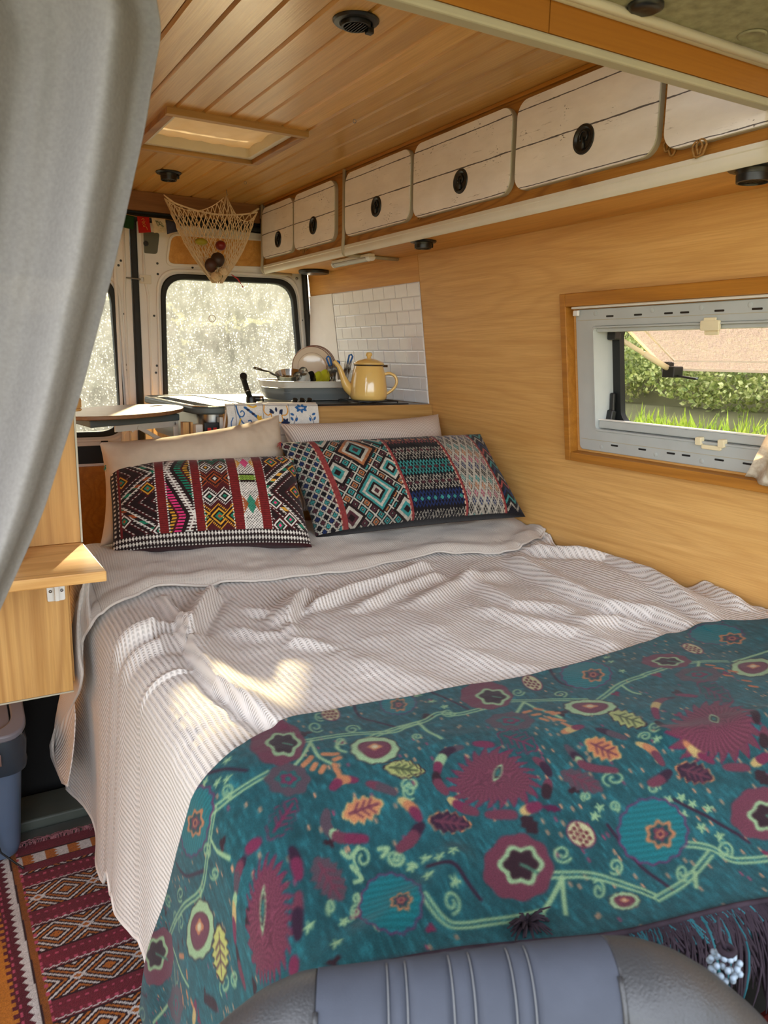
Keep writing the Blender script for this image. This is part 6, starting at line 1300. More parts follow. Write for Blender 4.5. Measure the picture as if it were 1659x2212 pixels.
# ------------------------------------------------------------------ cushions and pillows
def pillow(name, TL, TR, BL, BR, thick, mat, label, paint=None, n=(120, 70), pw=2.6, back=None, sag=.0, edge=.03, cat='pillow', seed=1, ripple=.004, group=None, corner=.02):
    TL, TR, BL, BR = map(np.array, (TL, TR, BL, BR)); a, b = n; U, V = np.meshgrid(np.linspace(0, 1, a), np.linspace(0, 1, b), indexing='ij')
    base = (BL * (1 - U[..., None]) + BR * U[..., None]) * (1 - V[..., None]) + (TL * (1 - U[..., None]) + TR * U[..., None]) * V[..., None]
    ex, ez = (BR + TR - BL - TL) / 2, (TL + TR - BL - BR) / 2; W_, H_ = np.linalg.norm(ex), np.linalg.norm(ez); ex, ez = ex / W_, ez / H_; nn = np.cross(ex, ez); nn /= np.linalg.norm(nn)
    if nn[1] > 0: nn = -nn
    p, q = 2 * U - 1, 2 * V - 1; prof = ((1 - np.abs(p) ** pw) * (1 - np.abs(q) ** pw)); prof = np.clip(prof, 0, 1) ** .52
    inn = corner * (1 - np.abs(q) ** 2.2) * np.sign(p) * np.abs(p) ** 6, corner * (1 - np.abs(p) ** 2.2) * np.sign(q) * np.abs(q) ** 6
    base = base - ex * (inn[0] * W_ * .6)[..., None] - ez * (inn[1] * H_ * 1.0)[..., None]
    wr_ = ripple * (fbm(U * 6 + seed, V * 3 + seed, seed) + .5 * fbm(U * 16, V * 6, seed + 4) * np.exp(-((1 - np.abs(q)) / .25)))
    sides = []
    for sgn in (1, -1):
        d = thick * (.62 if sgn > 0 else .38) * prof + wr_ * np.minimum(1, prof * 2) * (1 if sgn > 0 else 0); P = base + nn * (sgn * d)[..., None]; P[..., 2] -= sag * prof * 0
        sides.append(P)
    o = gridmesh(name, sides[0], np.stack([U * W_, V * H_], -1), mat, col=paint(U, V) if paint else None, label=label, cat=cat, group=group)
    gridmesh('back_cover', sides[1], np.stack([U * W_, V * H_], -1), back or mat, o, col=(paint(U, V) * 0 + .12) if paint else None)
    return o, sides[0], nn
tri = lambda x: 2 * np.abs(x - np.floor(x + .5))                   # 0..1 triangle wave
C_ = lambda *c: np.array(c) / 255.0
def lay(img, m, col): m = np.clip(m, 0, 1)[..., None]; return img * (1 - m) + np.array(col) * m
WHT, BLK, MRN, GRN, OCH, PNK, RUS, TEL, CHR = C_(204, 196, 186), C_(38, 24, 24), C_(104, 30, 30), C_(30, 112, 86), C_(196, 140, 44), C_(206, 54, 110), C_(150, 70, 34), C_(56, 138, 130), C_(70, 26, 28)
def diamond(img, X, Y, cx, cy, r, cols, asp=1.0):
    d = np.abs(X - cx) + np.abs(Y - cy) / asp
    for k, col in enumerate(cols): img = lay(img, (d < r * (1 - k / len(cols))) * 1.0, col)
    return img
def dots(X, Y, p, w): return ((np.cos(2 * PI * X / p) > w) & (np.cos(2 * PI * Y / p) > w)) * 1.0
def kilim_left(U, V):
    X, Y = U * 1.80, V; im = np.zeros(U.shape + (3,)); im[:] = BLK; L_ = lambda a, b: ((U >= a) & (U < b))
    # panel A and E: laddered zigzag over dark ground with dotted maroon echo lines
    for a, b, sg, per in ((.045, .243, 1, .62), (.795, 1.0, -1, .80)):
        m = L_(a, b); x = (U - a) / (b - a); z = tri(Y / per + .25 + (.1 if sg < 0 else 0)) * 1.1 - .1; d = (x - z) * (b - a) * 1.8; g = im.copy(); c = (np.floor((Y + 2) / .105).astype(int) % 3)
        g = lay(g, (np.abs(np.mod(d, .115) - .0575) > .042) * 1.0, CHR); g = lay(g, (np.abs(np.mod(d + .05, .115) - .0575) < .006) * (np.cos(2 * PI * Y / .024) > 0), WHT)
        g = lay(g, (np.abs(d) < .060) * 1.0, BLK); g = lay(g, ((np.abs(np.abs(d) - .034) < .007)) * 1.0, WHT); g = lay(g, ((np.abs(d) > .036) & (np.abs(d) < .060)) * (np.cos(2 * PI * Y / .022) > .1), WHT)
        g = lay(g, ((np.abs(d) < .030) & (np.abs(np.mod(Y, .075) - .0375) < .005)) * 1.0, WHT)
        g = lay(g, ((np.abs(d) < .021) & (np.abs(np.mod(Y, .075) - .0) > .018) & (np.mod(Y, .075) < .056)) * 1.0, GRN); g = lay(g, ((np.abs(d) < .021) & (np.abs(np.mod(Y, .075)) > .018) & (np.mod(Y, .075) < .056) & (c == 1)) * 1.0, OCH if sg < 0 else RUS)
        for (cx, cy) in (((.20, .60), (.245, .17), (.065, .72), (.07, .30)) if sg > 0 else ((.83, .40), (.84, .18), (.90, .24), (.98, .80), (.965, .55), (.85, .86), (.92, .93))):
            g = diamond(g, X, Y, cx * 1.8, cy, .085, (CHR, OCH if cy > .4 else WHT, BLK, GRN, RUS if sg > 0 else PNK)) if m.any() else g
        im = np.where(m[..., None], g, im)
    # panel B: white comb zigzag, green and pink fir shapes
    m = L_(.285, .422); x = (U - .285) / .137; g = np.zeros_like(im); g[:] = BLK; z = tri(Y / 1.02 + .22); d = (x - .08 - z * .86) * .246
    comb = (np.cos(2 * PI * Y / .030) > -.1); g = lay(g, (np.abs(np.mod(d, .13) - .065) > .046) * 1.0, CHR)
    g = lay(g, (np.abs(d) < .034) * comb, WHT); g = lay(g, (np.abs(d) < .008) * 1.0, WHT)
    for sft, col in ((-.10, PNK), (.10, GRN)):
        g = lay(g, ((np.abs(d - sft) < .030) & (np.abs(d) > .05)) * comb, col)
    g = lay(g, ((np.abs(d - .17) < .02) | (np.abs(d + .17) < .02)) * comb, OCH); im = np.where(m[..., None], g, im)
    # panel C: stacked diamonds
    m = L_(.462, .612); g = np.zeros_like(im); g[:] = CHR; x0 = .537 * 1.8; g = lay(g, (tri(X / .14 + .5) * .09 > np.mod(Y + .02, .22) - .10) * 0.0, BLK)
    for cy, cols, r in ((.93, (BLK, GRN, BLK, WHT), .10), (.80, (BLK, WHT, BLK, OCH), .085), (.66, (BLK, RUS, BLK, WHT), .10), (.47, (BLK, WHT, BLK, GRN), .10), (.27, (BLK, OCH, BLK, GRN, RUS), .13)):
        for cx in ((x0 - .068, x0 + .068) if cy in (.80, .47) else (x0 - .135, x0, x0 + .135)): 
            dd = np.abs(X - cx) + np.abs(Y - cy); g = lay(g, ((dd < r) & (dd > r * .76)) * (np.cos(2 * PI * (X - Y) / .024) > 0), cols[1]); g = diamond(g, X, Y, cx, cy, r * .8, cols)
    im = np.where(m[..., None], g, im)
    # panel D: white netting with pink and green lozenges
    m = L_(.658, .748); g = np.zeros_like(im); g[:] = WHT; g = lay(g, dots(X + Y, X - Y, .026, -.1), BLK); g = lay(g, ((np.abs(Y - .66) < .045)) * 1.0, BLK); g = lay(g, ((np.abs(Y - .66) < .028)) * (tri(X / .016 + Y / .03) > .35), C_(130, 160, 60))
    for cy, col, cl2 in ((.85, PNK, OCH), (.38, GRN, RUS)):
        rr_ = .075 if col is PNK else .10
        for cx, cc in ((.703 * 1.8, col), (.660 * 1.8, cl2), (.748 * 1.8, cl2)): g = lay(g, (np.abs(X - cx) * 1.9 + np.abs(Y - cy) < rr_) * .85, cc)
    im = np.where(m[..., None], g, im)
    for a, b in ((.243, .285), (.422, .462), (.612, .658), (.748, .795)):
        g = np.zeros_like(im); g[:] = MRN; g = g * (1 + .14 * np.sin(2 * PI * V / .02))[..., None]; im = np.where(L_(a, b)[..., None], g, im)
        for e_ in (a - .004, b + .004): im = lay(im, (np.abs(U - e_) < .0028) * (np.cos(2 * PI * V / .026) > 0), WHT)
    im = lay(im, (U < .045) * 1.0, BLK); im = lay(im, (np.abs(U - .052) < .006) * 1.0, MRN); im = lay(im, (U < .045) * dots(X + .01, Y, .045, .2), WHT)
    lo = V < .145; g = np.zeros_like(im); g[:] = BLK; g = lay(g, ((np.abs(np.mod(X, .030) - .015) + np.abs(np.mod(V * 1.0, .0484) - .0242) * .6) < .013) * 1.0, WHT); im = np.where(lo[..., None], g, im); im = lay(im, (V < .03) * 1.0, C_(52, 20, 22))
    im = lay(im, ((V > .965)) * (np.cos(2 * PI * X / .03) > 0) * (U > .45), WHT)
    n = fbm(U * 90, V * 50, 3, 2); im = im * (1 + .16 * n + .10 * np.cos(2 * PI * V / .012))[..., None]
    top = sstep(.90, .97, V + .03 * fbm(U * 12, V * 0, 8)) * (U < .62); return np.clip(lay(im, top * .35, C_(190, 110, 84)), 0, 1)  # warm sunlit rim painted along the upper left edge
def kilim_right(U, V):
    X, Y = U * 2.3, V; im = np.zeros(U.shape + (3,)); im[:] = C_(26, 22, 26); CRM = C_(196, 186, 170); DTL, NAV, ROS, PLM, TAN = C_(62, 140, 136), C_(34, 48, 92), C_(170, 74, 70), C_(84, 44, 50), C_(176, 112, 72)
    L_ = lambda a, b: ((U >= a) & (U < b))
    def lattice(p, w, cols, x, y, line=CRM, inner=True):
        a, b = (x + y) / p, (x - y) / p; fa, fb = a - np.floor(a), b - np.floor(b); ia, ib = np.floor(a).astype(int), np.floor(b).astype(int); g = np.zeros_like(im); g[:] = C_(26, 22, 26)
        ln = (np.minimum(np.minimum(fa, 1 - fa), np.minimum(fb, 1 - fb)) < w); da = np.maximum(np.abs(fa - .5), np.abs(fb - .5)); ci = (ia * 2 + ib * 3) % len(cols)
        for k_, col in enumerate(cols): g = np.where(((ci == k_) & (da < .30))[..., None], col, g)
        if inner: g = np.where(((da < .14))[..., None], C_(30, 24, 28), g); g = np.where(((da < .07))[..., None], CRM * .8, g)
        return np.where(ln[..., None], line, g)
    m = L_(.0, .115); g = lattice(.085, .13, (DTL, PLM, NAV, C_(26, 22, 26)), X, Y, inner=False); g = lay(g, dots(X, Y, .022, .3) * .6, C_(26, 22, 26)); im = np.where(m[..., None], g, im)
    m = L_(.14, .425); g = lattice(.118, .075, (DTL, PLM, TAN, DTL), X - .02, Y)
    for cx, cy, cols in ((.285, .78, (BLK, TAN, CRM, BLK, DTL, PLM)), (.30, .34, (BLK, DTL, CRM, DTL, BLK, CRM, PLM)), (.165, .56, (BLK, CRM, DTL, BLK)), (.40, .55, (BLK, CRM, DTL, BLK, CRM)), (.41, .93, (BLK, DTL, CRM, BLK)), (.155, .96, (BLK, CRM, DTL, BLK)), (.16, .12, (BLK, CRM, PLM, BLK)), (.41, .14, (BLK, CRM, DTL, BLK))): g = diamond(g, X, Y, cx * 2.3, cy, .215 if len(cols) > 5 else .15, cols)
    im = np.where(m[..., None], g, im)
    m = L_(.44, .685); g = np.zeros_like(im); g[:] = C_(24, 20, 24); zz = tri(X / .072) * .075; zz2 = tri(X / .072 + .5) * .075
    for cy, col, hh in ((.94, CRM, .03), (.86, ROS, .05), (.72, CRM, .05), (.66, CRM, .04), (.57, DTL, .055), (.50, DTL, .05), (.41, CRM, .05), (.34, CRM, .05), (.25, NAV, .06), (.18, NAV, .05), (.07, CRM, .04)):
        for z_ in (zz, zz2): g = lay(g, (np.abs(Y - cy - z_ + .037) < hh * .20) * (1.0 if col is DTL or col is NAV else (np.cos(2 * PI * (X + .3 * Y) / .016) > -.2)), col)
    a_ = np.mod(X, .144) - .072
    for cy, col in ((.72, PLM), (.535, PLM), (.375, PLM), (.215, DTL), (.88, TAN)): g = lay(g, (np.abs(np.mod(X, .072) - .036) + np.abs(Y - cy) < .022) * 1.0, col)
    im = np.where(m[..., None], g, im)
    m = L_(.70, .885); g = lattice(.120, .12, (NAV, DTL, C_(176, 84, 104), C_(26, 22, 26), TAN), X * 1.5, Y * .8 + .1 * X, inner=False)
    g = lay(g, (np.cos(2 * PI * (X * 1.5 + Y * .8) / .040) > .55) * .9, CRM * .92); g = lay(g, (np.cos(2 * PI * (X * 1.5 - Y * .8) / .040) > .62) * .8, CRM * .85); im = np.where(m[..., None], g, im)
    m = L_(.90, 1.0); g = np.zeros_like(im); g[:] = C_(26, 24, 30); z_ = tri(X / .13) * .07
    for i_, col in enumerate((CRM, DTL, NAV, ROS, CRM, NAV, DTL, CRM, ROS, NAV, CRM, DTL, CRM)): g = lay(g, (np.abs(Y - .06 - i_ * .078 - z_) < .016) * (1.0 if col is not CRM else (np.cos(2 * PI * X / .014) > -.3)), col)
    im = np.where(m[..., None], g, im)
    for c_, w_ in ((.128, .013), (.432, .007), (.692, .006), (.892, .007)):
        im = lay(im, (np.abs(U - c_) < w_) * 1.0, C_(150, 62, 60)); im = lay(im, (np.abs(U - c_ + w_) < .003) * (np.cos(2 * PI * V / .05) > -.3), C_(210, 176, 150))
    im = lay(im, ((V < .03) | (V > .985)) * 1.0, C_(28, 24, 26)); n = fbm(U * 120, V * 50, 13, 2); return np.clip(im * .82 * (1 + .18 * n + .10 * np.cos(2 * PI * V / .011))[..., None], 0, 1)
M['kilim'] = dyed('kilim_weave', .95, 900, .6, .0012); M['kilim_back'] = plain('kilim_back', (60, 30, 28), .9)
M['linen'] = plain('beige_linen', (188, 170, 150), .92, .1, var=.05, nscale=40, bump=.3, bscale=900)
def ticking():
    t = NT('ticking_stripe', .92, .1); uv = t.new('ShaderNodeUVMap'); uv.uv_map = 'cloth'; sp = t.new('ShaderNodeSeparateXYZ'); t.link(uv.outputs[0], sp.inputs[0])
    w = t.math('SINE', t.math('MULTIPLY', t.math('ADD', sp.outputs[0], t.math('MULTIPLY', sp.outputs[1], .12)), 2 * PI / .0062)); f = t.ramp(t.math('MULTIPLY_ADD', w, .5, .5), [(.35, (216, 202, 190)), (.75, (168, 152, 142))]); t.col(f); t.bump(w, .3, .0006); return t.m
M['ticking'] = ticking()
pillow('pillow', (.380, 2.125, .972), (.890, 2.14, 1.032), (.358, 2.075, .705), (.94, 2.12, .73), .14, M['linen'], 'plain beige linen pillow leaning at the back left of the bed', n=(90, 60), seed=3, ripple=.016, pw=3.2, corner=.05)
pillow('pillow', (.925, 2.215, 1.000), (1.500, 2.205, 1.018), (.95, 2.12, .74), (1.50, 2.10, .74), .14, M['ticking'], 'finely striped pale pillow at the back right against the oak front', n=(90, 60), seed=5, ripple=.008, pw=3.2, corner=.05)
o, sf, nn = pillow('kilim_cushion', (.395, 2.115, .912), (.868, 1.985, .930), (.372, 1.990, .696), (.862, 1.850, .698), .15, M['kilim'], 'maroon kilim cushion with zigzag panels and dotted border, on the left', kilim_left, n=(420, 240), seed=7, cat='cushion', back=M['kilim_back'], ripple=.007, corner=.02)
o2, sf2, nn2 = pillow('kilim_cushion', (.845, 2.035, .962), (1.475, 1.935, .975), (.905, 1.915, .702), (1.520, 1.755, .742), .16, M['kilim'], 'black, cream and teal kilim cushion with diamond panels by the oak wall', kilim_right, n=(520, 240), seed=9, cat='cushion', back=M['kilim_back'], ripple=.008, corner=.03)
for oo, s_, n_, cols in ((o, sf, nn, ((28, 110, 84), (190, 60, 40))), (o2, sf2, nn2, ((150, 60, 60), (40, 90, 90)))):
    for k_, j in enumerate((239, )):
        c = s_[2, j - 4]; mt_ = MB()
        for i in range(10): a = RNG.uniform(0, 6.28); mt_.tube([c, c + np.array([-.008 * abs(math.cos(a)), -.004, .006 * math.sin(a)]), c + np.array([-.014 * abs(math.cos(a)), -.006, .010 * math.sin(a) - .004])], [.0012, .001, .0005], 4, cap=False)
        mk('corner_tassel', mt_, plain('tassel_thread', cols[0], .9), oo, smooth=True, kind='stuff')
# ------------------------------------------------------------------ rug
RX0, RX1, RY0, RY1 = -.30, .395, .95, 1.925
gx_, gy_ = 300, 400; U, V = np.meshgrid(np.linspace(RX0, RX1, gx_), np.linspace(RY0, RY1, gy_), indexing='ij')
def rug(X, Y):
    X = X - .03 * (1.9 - Y) * .6; im = np.zeros(X.shape + (3,)); RM, OC, WH_, DK, PK = C_(104, 34, 44), C_(160, 92, 34), C_(190, 184, 180), C_(46, 22, 24), C_(170, 70, 92)
    im[:] = RM; t_ = np.mod(1.80 - Y, .139); row = np.floor((1.80 - Y) / .139).astype(int)
    w = (t_ > .050) & (t_ < .134); q = (t_ - .050) / .084 - .5; xx = X / .118 + .35 * row; p = np.mod(xx, 1) - .5; d = np.abs(p) * 1.05 + np.abs(q) * 1.0; g = np.zeros_like(im); k_ = np.floor(d / .062).astype(int)
    g[:] = DK; g = np.where(((k_ % 4 == 1))[..., None], OC, g); g = np.where(((k_ % 4 == 3))[..., None], WH_, g); g = np.where(((d < .06))[..., None], OC, g); d3 = np.abs(np.abs(p) - .5) + np.abs(q); g = np.where((d3 < .14)[..., None], np.where((d3 < .07)[..., None], OC, WH_), g)
    im = np.where(w[..., None], g, im); im = lay(im, ((np.abs(t_ - .050) < .0022) | (np.abs(t_ - .134) < .0022)) * 1.0, DK); im = lay(im, (np.abs(t_ - .044 - .0015 * np.sin(X * 420)) < .0013) * 1.0, WH_); im = lay(im, ((np.abs(t_ - .009) < .003) | (np.abs(t_ - .037) < .003)) * (np.cos(2 * PI * X / .016) > .4), PK)
    e = Y > 1.815; teeth = (Y - 1.845) / .034; sq = np.mod(X / .052, 1); gg = np.zeros_like(im); gg[:] = RM; zz = tri(Y / .012) * .16; inb = (np.abs(Y - 1.862) < .020); gg = np.where((inb & (sq + zz < .55))[..., None], OC, gg); gg = np.where((inb & (sq + zz >= .55))[..., None], WH_, gg); gg = lay(gg, (np.abs(np.abs(Y - 1.862) - .020) < .002) * 1.0, DK); im = np.where(e[..., None], gg, im)
    l = X < .094; gg = np.zeros_like(im); gg[:] = RM * .8; z2 = tri(Y / .020) * .012
    gg = np.where((X > .080)[..., None], OC * .8, gg); gg = np.where(((X < .078) & (X > .058 + z2 * .9))[..., None], WH_, gg); gg = np.where(((X < .034) & (X > .004))[..., None], C_(176, 108, 34), gg); gg = np.where(((X < .042) & (X > .034) & (z2 > .006))[..., None], C_(176, 108, 34), gg); gg = np.where(((X < .002) & (X > -.010 + z2))[..., None], WH_ * .8, gg); gg = np.where((X < -.012)[..., None], C_(48, 50, 58), gg)
    gg = lay(gg, (np.abs(X - .0795) < .0018) * 1.0, DK); gg = lay(gg, (np.abs(X - .047) < .0022) * (np.cos(2 * PI * Y / .02) > 0), PK); im = np.where(l[..., None], gg, im); im = lay(im, (np.abs(X - .096) < .003) * (np.cos(2 * PI * Y / .022) > 0), PK)
    return np.clip(im * (1 + .14 * fbm(X * 300, Y * 300, 4, 2) + .10 * fbm(X * 12, Y * 12, 6, 3))[..., None], 0, 1)
Zr = .006 + .0025 * fbm(U * 9, V * 12, 2, 3)
M['rug'] = dyed('rug_weave', .95, 420, .7, .002)
rg = gridmesh('kilim_rug', np.stack([U, V, Zr], -1), np.stack([U, V], -1), M['rug'], col=rug(U, V), label='maroon and ochre kilim rug with fringe on the floor left of the bed', cat='rug', thick=.004)
mf = MB(); r_ = np.random.default_rng(4)
for i in range(150):
    x = r_.uniform(.02, .34); y = RY1; a = r_.normal() * .5; L = r_.uniform(.012, .034); P = [(x, y - .004, .006)]
    for k_ in range(1, 6): P.append((x + L * k_ / 5 * math.sin(a + k_ * .5), y + L * k_ / 5 * math.cos(a + k_ * .35), .006 + .006 * math.sin(k_ * .9)))
    mf.tube(P, .0010, 4, cap=False)
mk('rug_fringe', mf, plain('pink_fringe', (140, 92, 96), .9, .1, var=.3, nscale=90), rg, smooth=True, kind='stuff')
# ------------------------------------------------------------------ tile-printed cloth over the front of the unit
def tilecloth(nx, ny):
    cv2 = Canvas(0, 0, .315, .16, .0009, (216, 212, 206)); BL, NV_, YL, OR_, LN_ = (44, 92, 148), (34, 44, 74), (222, 172, 60), (210, 140, 44), (84, 86, 92)
    nn_ = fbm(cv2.X * 60, cv2.Y * 60, 9, 3); cv2.C *= (1 + .04 * nn_)[..., None]; S_ = lambda P, w, c: cv2.stroke(smooth_(P, 6), w, c)
    def leafb(x, y, a, r, col): cv2.blob((x, y), np.array([[math.cos(a), -math.sin(a)], [math.sin(a), math.cos(a)]]) * r, lambda p, q: .5 * np.clip(1 - p * p, 0, 1) - np.abs(q) - np.where(np.abs(p) > 1, 1, 0), col)
    for x in (.026, .118, .208): S_([(x, 0), (x, .08), (x + .0008, .16)], .0014, LN_)
    for y in (.055, .147): S_([(0, y), (.15, y), (.315, y)], .0013, LN_)
    T = .160
    # first tile: scrolls, acanthus
    S_([(.032, .145), (.034, .12), (.046, .112), (.055, .122), (.049, .130), (.043, .126)], .0034, BL); S_([(.030, .146), (.040, .105), (.060, .085), (.075, .090), (.074, .100), (.066, .099)], .0040, BL); S_([(.040, .105), (.034, .075), (.045, .066)], .0050, YL)
    for i in range(6): leafb(.062 + i * .0075, .138 - i * .0062, -.5, .0085, NV_ if i % 2 else BL)
    for a in (-.5, .2, .9, 1.6): leafb(.100 + .009 * math.cos(a), .100 + .009 * math.sin(a), a, .009, YL)
    for a in (.2, .9, 1.6, 2.3): leafb(.088 + .009 * math.cos(a), .066 + .009 * math.sin(a), a, .010, YL)
    S_([(.104, .072), (.112, .066), (.115, .058)], .0050, BL); S_([(.070, .146), (.085, .140), (.097, .144)], .0050, YL)
    # second: yellow quatrefoil line with navy darts
    S_([(.124, .146), (.122, .126), (.134, .116), (.145, .120), (.146, .098), (.156, .092), (.163, .100), (.163, .112), (.170, .096), (.180, .094), (.184, .104), (.182, .116), (.196, .118), (.204, .130), (.201, .146)], .0034, OR_)
    for x, a in ((.148, 2.2), (.180, .9)): leafb(x, .128, a, .010, NV_); leafb(x, .126, a + .9, .009, NV_)
    leafb(.164, .134, PI / 2, .008, NV_)
    for cx in (.136, .194):
        for a in range(6): leafb(cx + .007 * math.cos(a * 1.05), .094 + .007 * math.sin(a * 1.05), a * 1.05, .0085, NV_)
    # third: blue sprigs and flower
    for cx, fl2 in ((.222, 1), (.290, -1)):
        S_([(cx - .004 * fl2, .074), (cx + .002, .094), (cx + .010 * fl2, .116)], .0016, NV_)
        for a, dx, dy in ((2.2, -.006, .012), (1.2, .010, .010), (-.4, .012, -.008), (2.8, -.004, .026)): leafb(cx + dx * fl2, .094 + dy, a if fl2 > 0 else PI - a, .0075, BL)
    for a in range(7): leafb(.252 + .013 * math.cos(a * .9 - 1.5), .140 + .007 * math.sin(a * .9 - 1.5), a * .9 - 1.5, .010, BL); 
    for a in range(4): leafb(.252 + .006 * math.cos(a * 1.5), .140, a * 1.5, .0045, (200, 190, 190))
    # lower row
    for cx in (.050, .098, .150): leafb(cx, .042, .4, .016, BL); leafb(cx + .004, .036, -.2, .012, NV_)
    for cx in (.226, .268): leafb(cx, .040, .8, .012, NV_); cv2.blob((cx, .040), np.eye(2) * .005, disc(), YL)
    S_([(.244, .030), (.252, .048), (.262, .053)], .0014, NV_); S_([(.284, .030), (.296, .046), (.302, .055)], .0014, NV_); S_([(.290, .028), (.304, .046), (.308, .055)], .0014, NV_); leafb(.012, .036, .5, .012, YL); S_([(.004, .066), (.012, .078), (.010, .096), (.016, .110)], .003, BL)
    Uc, Vc = np.meshgrid(np.linspace(0, 1, nx), np.linspace(0, 1, ny), indexing='ij'); return Uc, Vc, cv2.sample(Uc * .313, Vc * .158)
Uc, Vc, colc = tilecloth(330, 170)
M['printcloth'] = dyed('tile_print_cloth', .75, 900, .2, .0004)
cx0, cx1 = .776, 1.078; ll = (1 - Vc) * .158; topz = KT + .010; rr = .012; th_ = np.clip(ll / rr, 0, PI / 2 + .0) ; dn = np.maximum(ll - rr * PI / 2, 0)
Yc = KY0 - .003 - rr * np.sin(th_) + .0 * dn - .004 * np.sin(Uc * 9) * np.clip(dn / .08, 0, 1) - .004; Zc_ = topz - rr + rr * np.cos(th_) - dn
Xc = cx0 + (cx1 - cx0) * Uc + .002 * np.sin(Vc * 12); Zc_ = Zc_ + .0025 * np.sin(Uc * 5 + .5) + .006 * (Uc - .5) * 0
tc_ = gridmesh('tile_print_cloth', np.stack([Xc, Yc, Zc_], -1), np.stack([Uc, Vc], -1), M['printcloth'], col=colc, label='white cloth printed with blue and yellow tiles hanging over the unit front', cat='cloth', thick=.006, thickoff=-1)
mk('rolled_top_edge', MB().tube([(cx0, KY0 - .0, topz - .003), ((cx0 + cx1) / 2, KY0 + .001, topz - .001), (cx1 - .002, KY0 - .0, topz - .003)], .0055, 10), plain('cloth_edge', (216, 208, 196), .8), tc_, smooth=True)
mk('cloth_strap', MB().tube([(cx0 - .002, KY0 - .014, KT - .006), (cx0 - .012, KY0 - .022, KT - .05), (cx0 - .022, KY0 - .024, KT - .10)], [.005, .006, .006], 8, flat=.5), plain('strap', (200, 184, 166), .8), tc_, smooth=True)

# ------------------------------------------------------------------ passenger seat back in the foreground
E_ = np.array([.883, -.469, 0]); NV2 = np.array([-.469, -.883, 0]); P0s = np.array([.345, .405, 0])
sil = [(400, 2290), (480, 2214), (560, 2152), (640, 2116), (690, 2106), (850, 2088), (1000, 2068), (1200, 2043), (1320, 2032), (1400, 2036), (1480, 2060), (1560, 2106), (1659, 2190), (1740, 2290)]
sl = np.array([(lambda h: [(h - P0s) @ E_, h[2]])(hit(px, py, NV2, P0s)) for px, py in sil])
aL, aR = [(hit(px, py, NV2, P0s) - P0s) @ E_ for px, py in ((684, 2107), (1322, 2032))]
M['vinyl'] = plain('black_vinyl', (52, 52, 54), .42, .5, var=.08, nscale=30, bump=.6, bscale=420)
M['seatcloth'] = plain('slate_seat_cloth', (66, 69, 78), .9, .15, var=.07, nscale=30, bump=.3, bscale=1200)
ts = thing('passenger_seat', 'slate grey seat back with black vinyl side bolsters in the foreground', 'seat', P0s)
def seatgrid(a0, a1, na, bulge, seams=(), zoff=0.0, edge=.0):
    A_ = np.linspace(a0, a1, na); zt_ = np.interp(A_, sl[:, 0], sl[:, 1]); zt_ = np.convolve(np.pad(zt_, 4, 'edge'), np.ones(9) / 9, 'valid') + zoff - .008
    nv_ = 60; V_ = np.linspace(0, 1, nv_); out = np.zeros((na, nv_, 3))
    for j, v in enumerate(V_):
        if v < .35: q = v / .35 * PI * .95 - PI * .40; dep = .045 * math.sin(q); dz = -.045 + .045 * math.cos(q)
        else: w = (v - .35) / .65; q = PI * .55; dep = .045 * math.sin(q) + .10 * w; dz = -.045 + .045 * math.cos(q) - .42 * w
        b_ = bulge(A_, v) * np.clip((v - .18) / .3, 0, 1); out[:, j] = P0s + E_ * A_[:, None] + NV2 * (dep + b_)[:, None] + np.array([0, 0, 1.0]) * (zt_ + dz)[:, None]
    if len(seams):
        for sm in seams:
            dd = np.exp(-((A_ - sm) / .0035) ** 2); out -= (NV2 * .004)[None, None] * dd[:, None, None]; out[..., 2] -= .003 * dd[:, None]
    return out, A_
cb2 = lambda A_, v: 0 * A_ - .006 + .004 * np.sin((A_ - aL) / (aR - aL) * PI)
seamA = [aL + (aR - aL) * f for f in (.34, .44, .64, .735, .90 - .02, 0.97 - .0)]
seamA = [(hit(px, py, NV2, P0s) - P0s) @ E_ for px, py in ((972, 2073), (1020, 2067), (1110, 2056), (1160, 2050))]
seamA = [(hit(px, py, NV2, P0s) - P0s) @ E_ for px, py in ((838, 2090), (878, 2084), (972, 2073), (1020, 2067), (1102, 2057), (1144, 2051))]
G, A_ = seatgrid(aL, aR, 160, cb2, seamA); gridmesh('centre_panel', G, np.stack(np.meshgrid(A_, np.linspace(0, .5, 60), indexing='ij'), -1), M['seatcloth'], ts, thick=.01, thickoff=1)
for sm in seamA:
    i = int(np.argmin(np.abs(A_ - sm))); mk('stitch_line', MB().tube(G[i, 6:] + NV2 * .0022 + np.array([0, 0, .0012]), .0005, 5), plain('pale_thread', (112, 112, 112), .8) if 'thr' not in M else M['thr'], ts, smooth=True)
for a0, a1, nm in ((sl[0][0], aL - .0006, 'L'), (aR + .0006, sl[-1][0], 'R')):
    side = (lambda A_, v, a0=a0, a1=a1, nm=nm: .018 * np.sqrt(np.clip(1 - np.abs(((A_ - aL) / (a0 - aL)) if nm == 'L' else ((A_ - aR) / (a1 - aR))) ** 2, 0, 1)) * np.clip(np.abs(A_ - (aL if nm == 'L' else aR)) / .025, 0, 1) ** .5 - .004)
    G2_, A2 = seatgrid(a0, a1, 70, side); gridmesh('side_bolster', G2_, np.stack(np.meshgrid(A2, np.linspace(0, .5, 60), indexing='ij'), -1), M['vinyl'], ts, thick=.01, thickoff=1)
i0 = 0
mk('seam_piping', MB().tube(G[0, 12:] + NV2 * .001, .0022, 6), M['vinyl'], ts, smooth=True); mk('seam_piping', MB().tube(G[-1, 12:] + NV2 * .001, .0022, 6), M['vinyl'], ts, smooth=True)
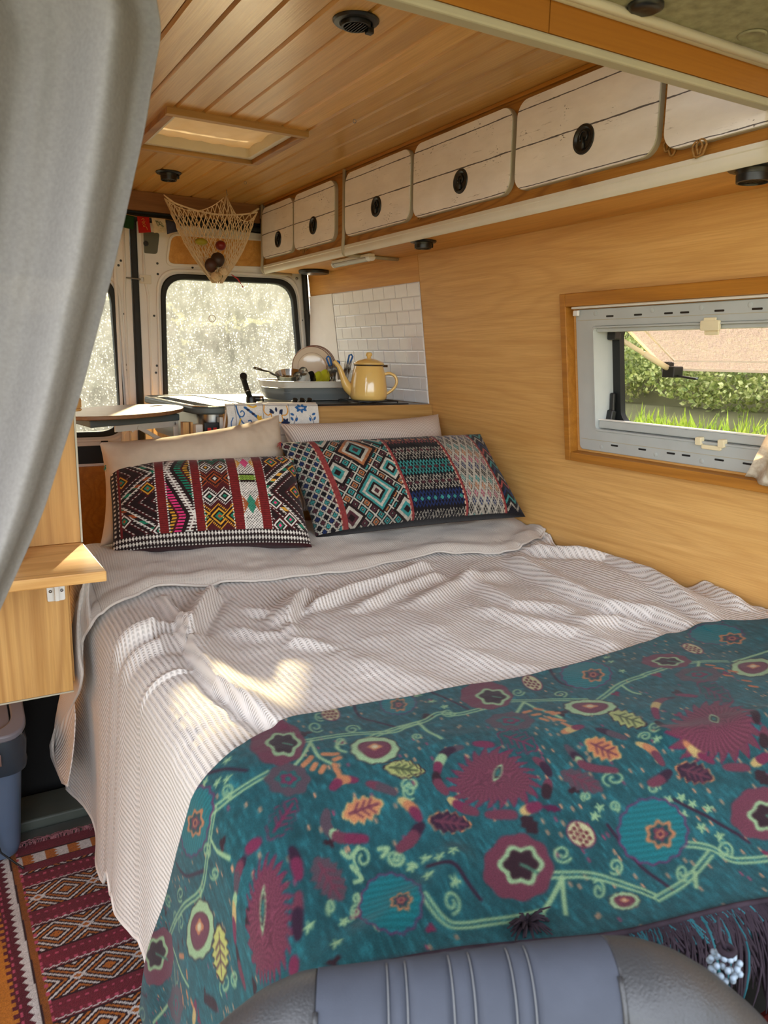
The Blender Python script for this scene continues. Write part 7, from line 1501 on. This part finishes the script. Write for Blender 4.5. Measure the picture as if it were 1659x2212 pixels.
mk('seat_back_shell', MB().obox(P0s + np.array([.0, 0, .36]) + E_ * .01 - NV2 * -.03, E_ * .15, NV2 * .02, (0, 0, .20)), M['vinyl'], ts, bevel=.015)

# ------------------------------------------------------------------ curtain at the left, near the lens
def curtmat():
    t = NT('voile_curtain', .9, .1); n = t.noise(t.coord((260, 260, 260)), 1.0, 2); c = t.ramp(n, [(.3, (152, 147, 143)), (.7, (163, 158, 154))]); tl = t.new('ShaderNodeBsdfTranslucent'); t.link(c, tl.inputs[0])
    df = t.new('ShaderNodeBsdfDiffuse'); t.link(c, df.inputs[0]); m = t.new('ShaderNodeMixShader'); m.inputs[0].default_value = .62; t.link(tl.outputs[0], m.inputs[1]); t.link(df.outputs[0], m.inputs[2])
    tr = t.new('ShaderNodeBsdfTransparent'); m2 = t.new('ShaderNodeMixShader'); m2.inputs[0].default_value = .93; t.link(tr.outputs[0], m2.inputs[1]); t.link(m.outputs[0], m2.inputs[2]); t.link(m2.outputs[0], t.n['Material Output'].inputs[0]); return t.m
M['curtain'] = curtmat()
YC = .78
Rpx = [(318, -160), (338, -60), (348, 0), (355, 40), (354, 80), (340, 150), (322, 260), (300, 360), (282, 440), (262, 530), (240, 620), (214, 720), (188, 820), (162, 910), (130, 1010), (98, 1110), (60, 1200), (10, 1310), (-40, 1420), (-120, 1560)]
Rw = np.array([PY(x, y, YC) for x, y in Rpx]); kR = np.linspace(0, 1, len(Rw)); nu, nvv = 220, 160; vC = np.linspace(0, 1, nvv); Rc = np.stack([np.interp(vC, kR, Rw[:, i]) for i in range(3)], -1)
for i in range(3): Rc[:, i] = np.convolve(np.pad(Rc[:, i], 3, 'edge'), np.ones(7) / 7, 'valid')
uC = np.linspace(0, 1, nu)[:, None]; PC = np.zeros((nu, nvv, 3)); wid = .34 - .10 * vC
PC[..., 0] = Rc[:, 0] - uC * wid; PC[..., 2] = Rc[:, 2] - uC * (.05 - .02 * vC)
fold_ = .023 * np.sin(uC * 21 + 1.6 * np.sin(uC * 7 + vC) + 1.2 * vC) + .004 * np.sin(uC * 47 + 2.0 + 3 * vC) + .006 * fbm(uC * 6 + 0 * vC, vC * 3 + 0 * uC, 91)
PC[..., 1] = YC + fold_ * np.clip(uC * 14, 0, 1) + .012 * (1 - np.clip(uC * 14, 0, 1)) * np.cos(0 * vC)
gridmesh('curtain', PC, np.stack(np.broadcast_arrays(uC, vC[None]), -1), M['curtain'], label='pale grey voile curtain hanging in soft folds at the left edge', cat='curtain', thick=.0008)
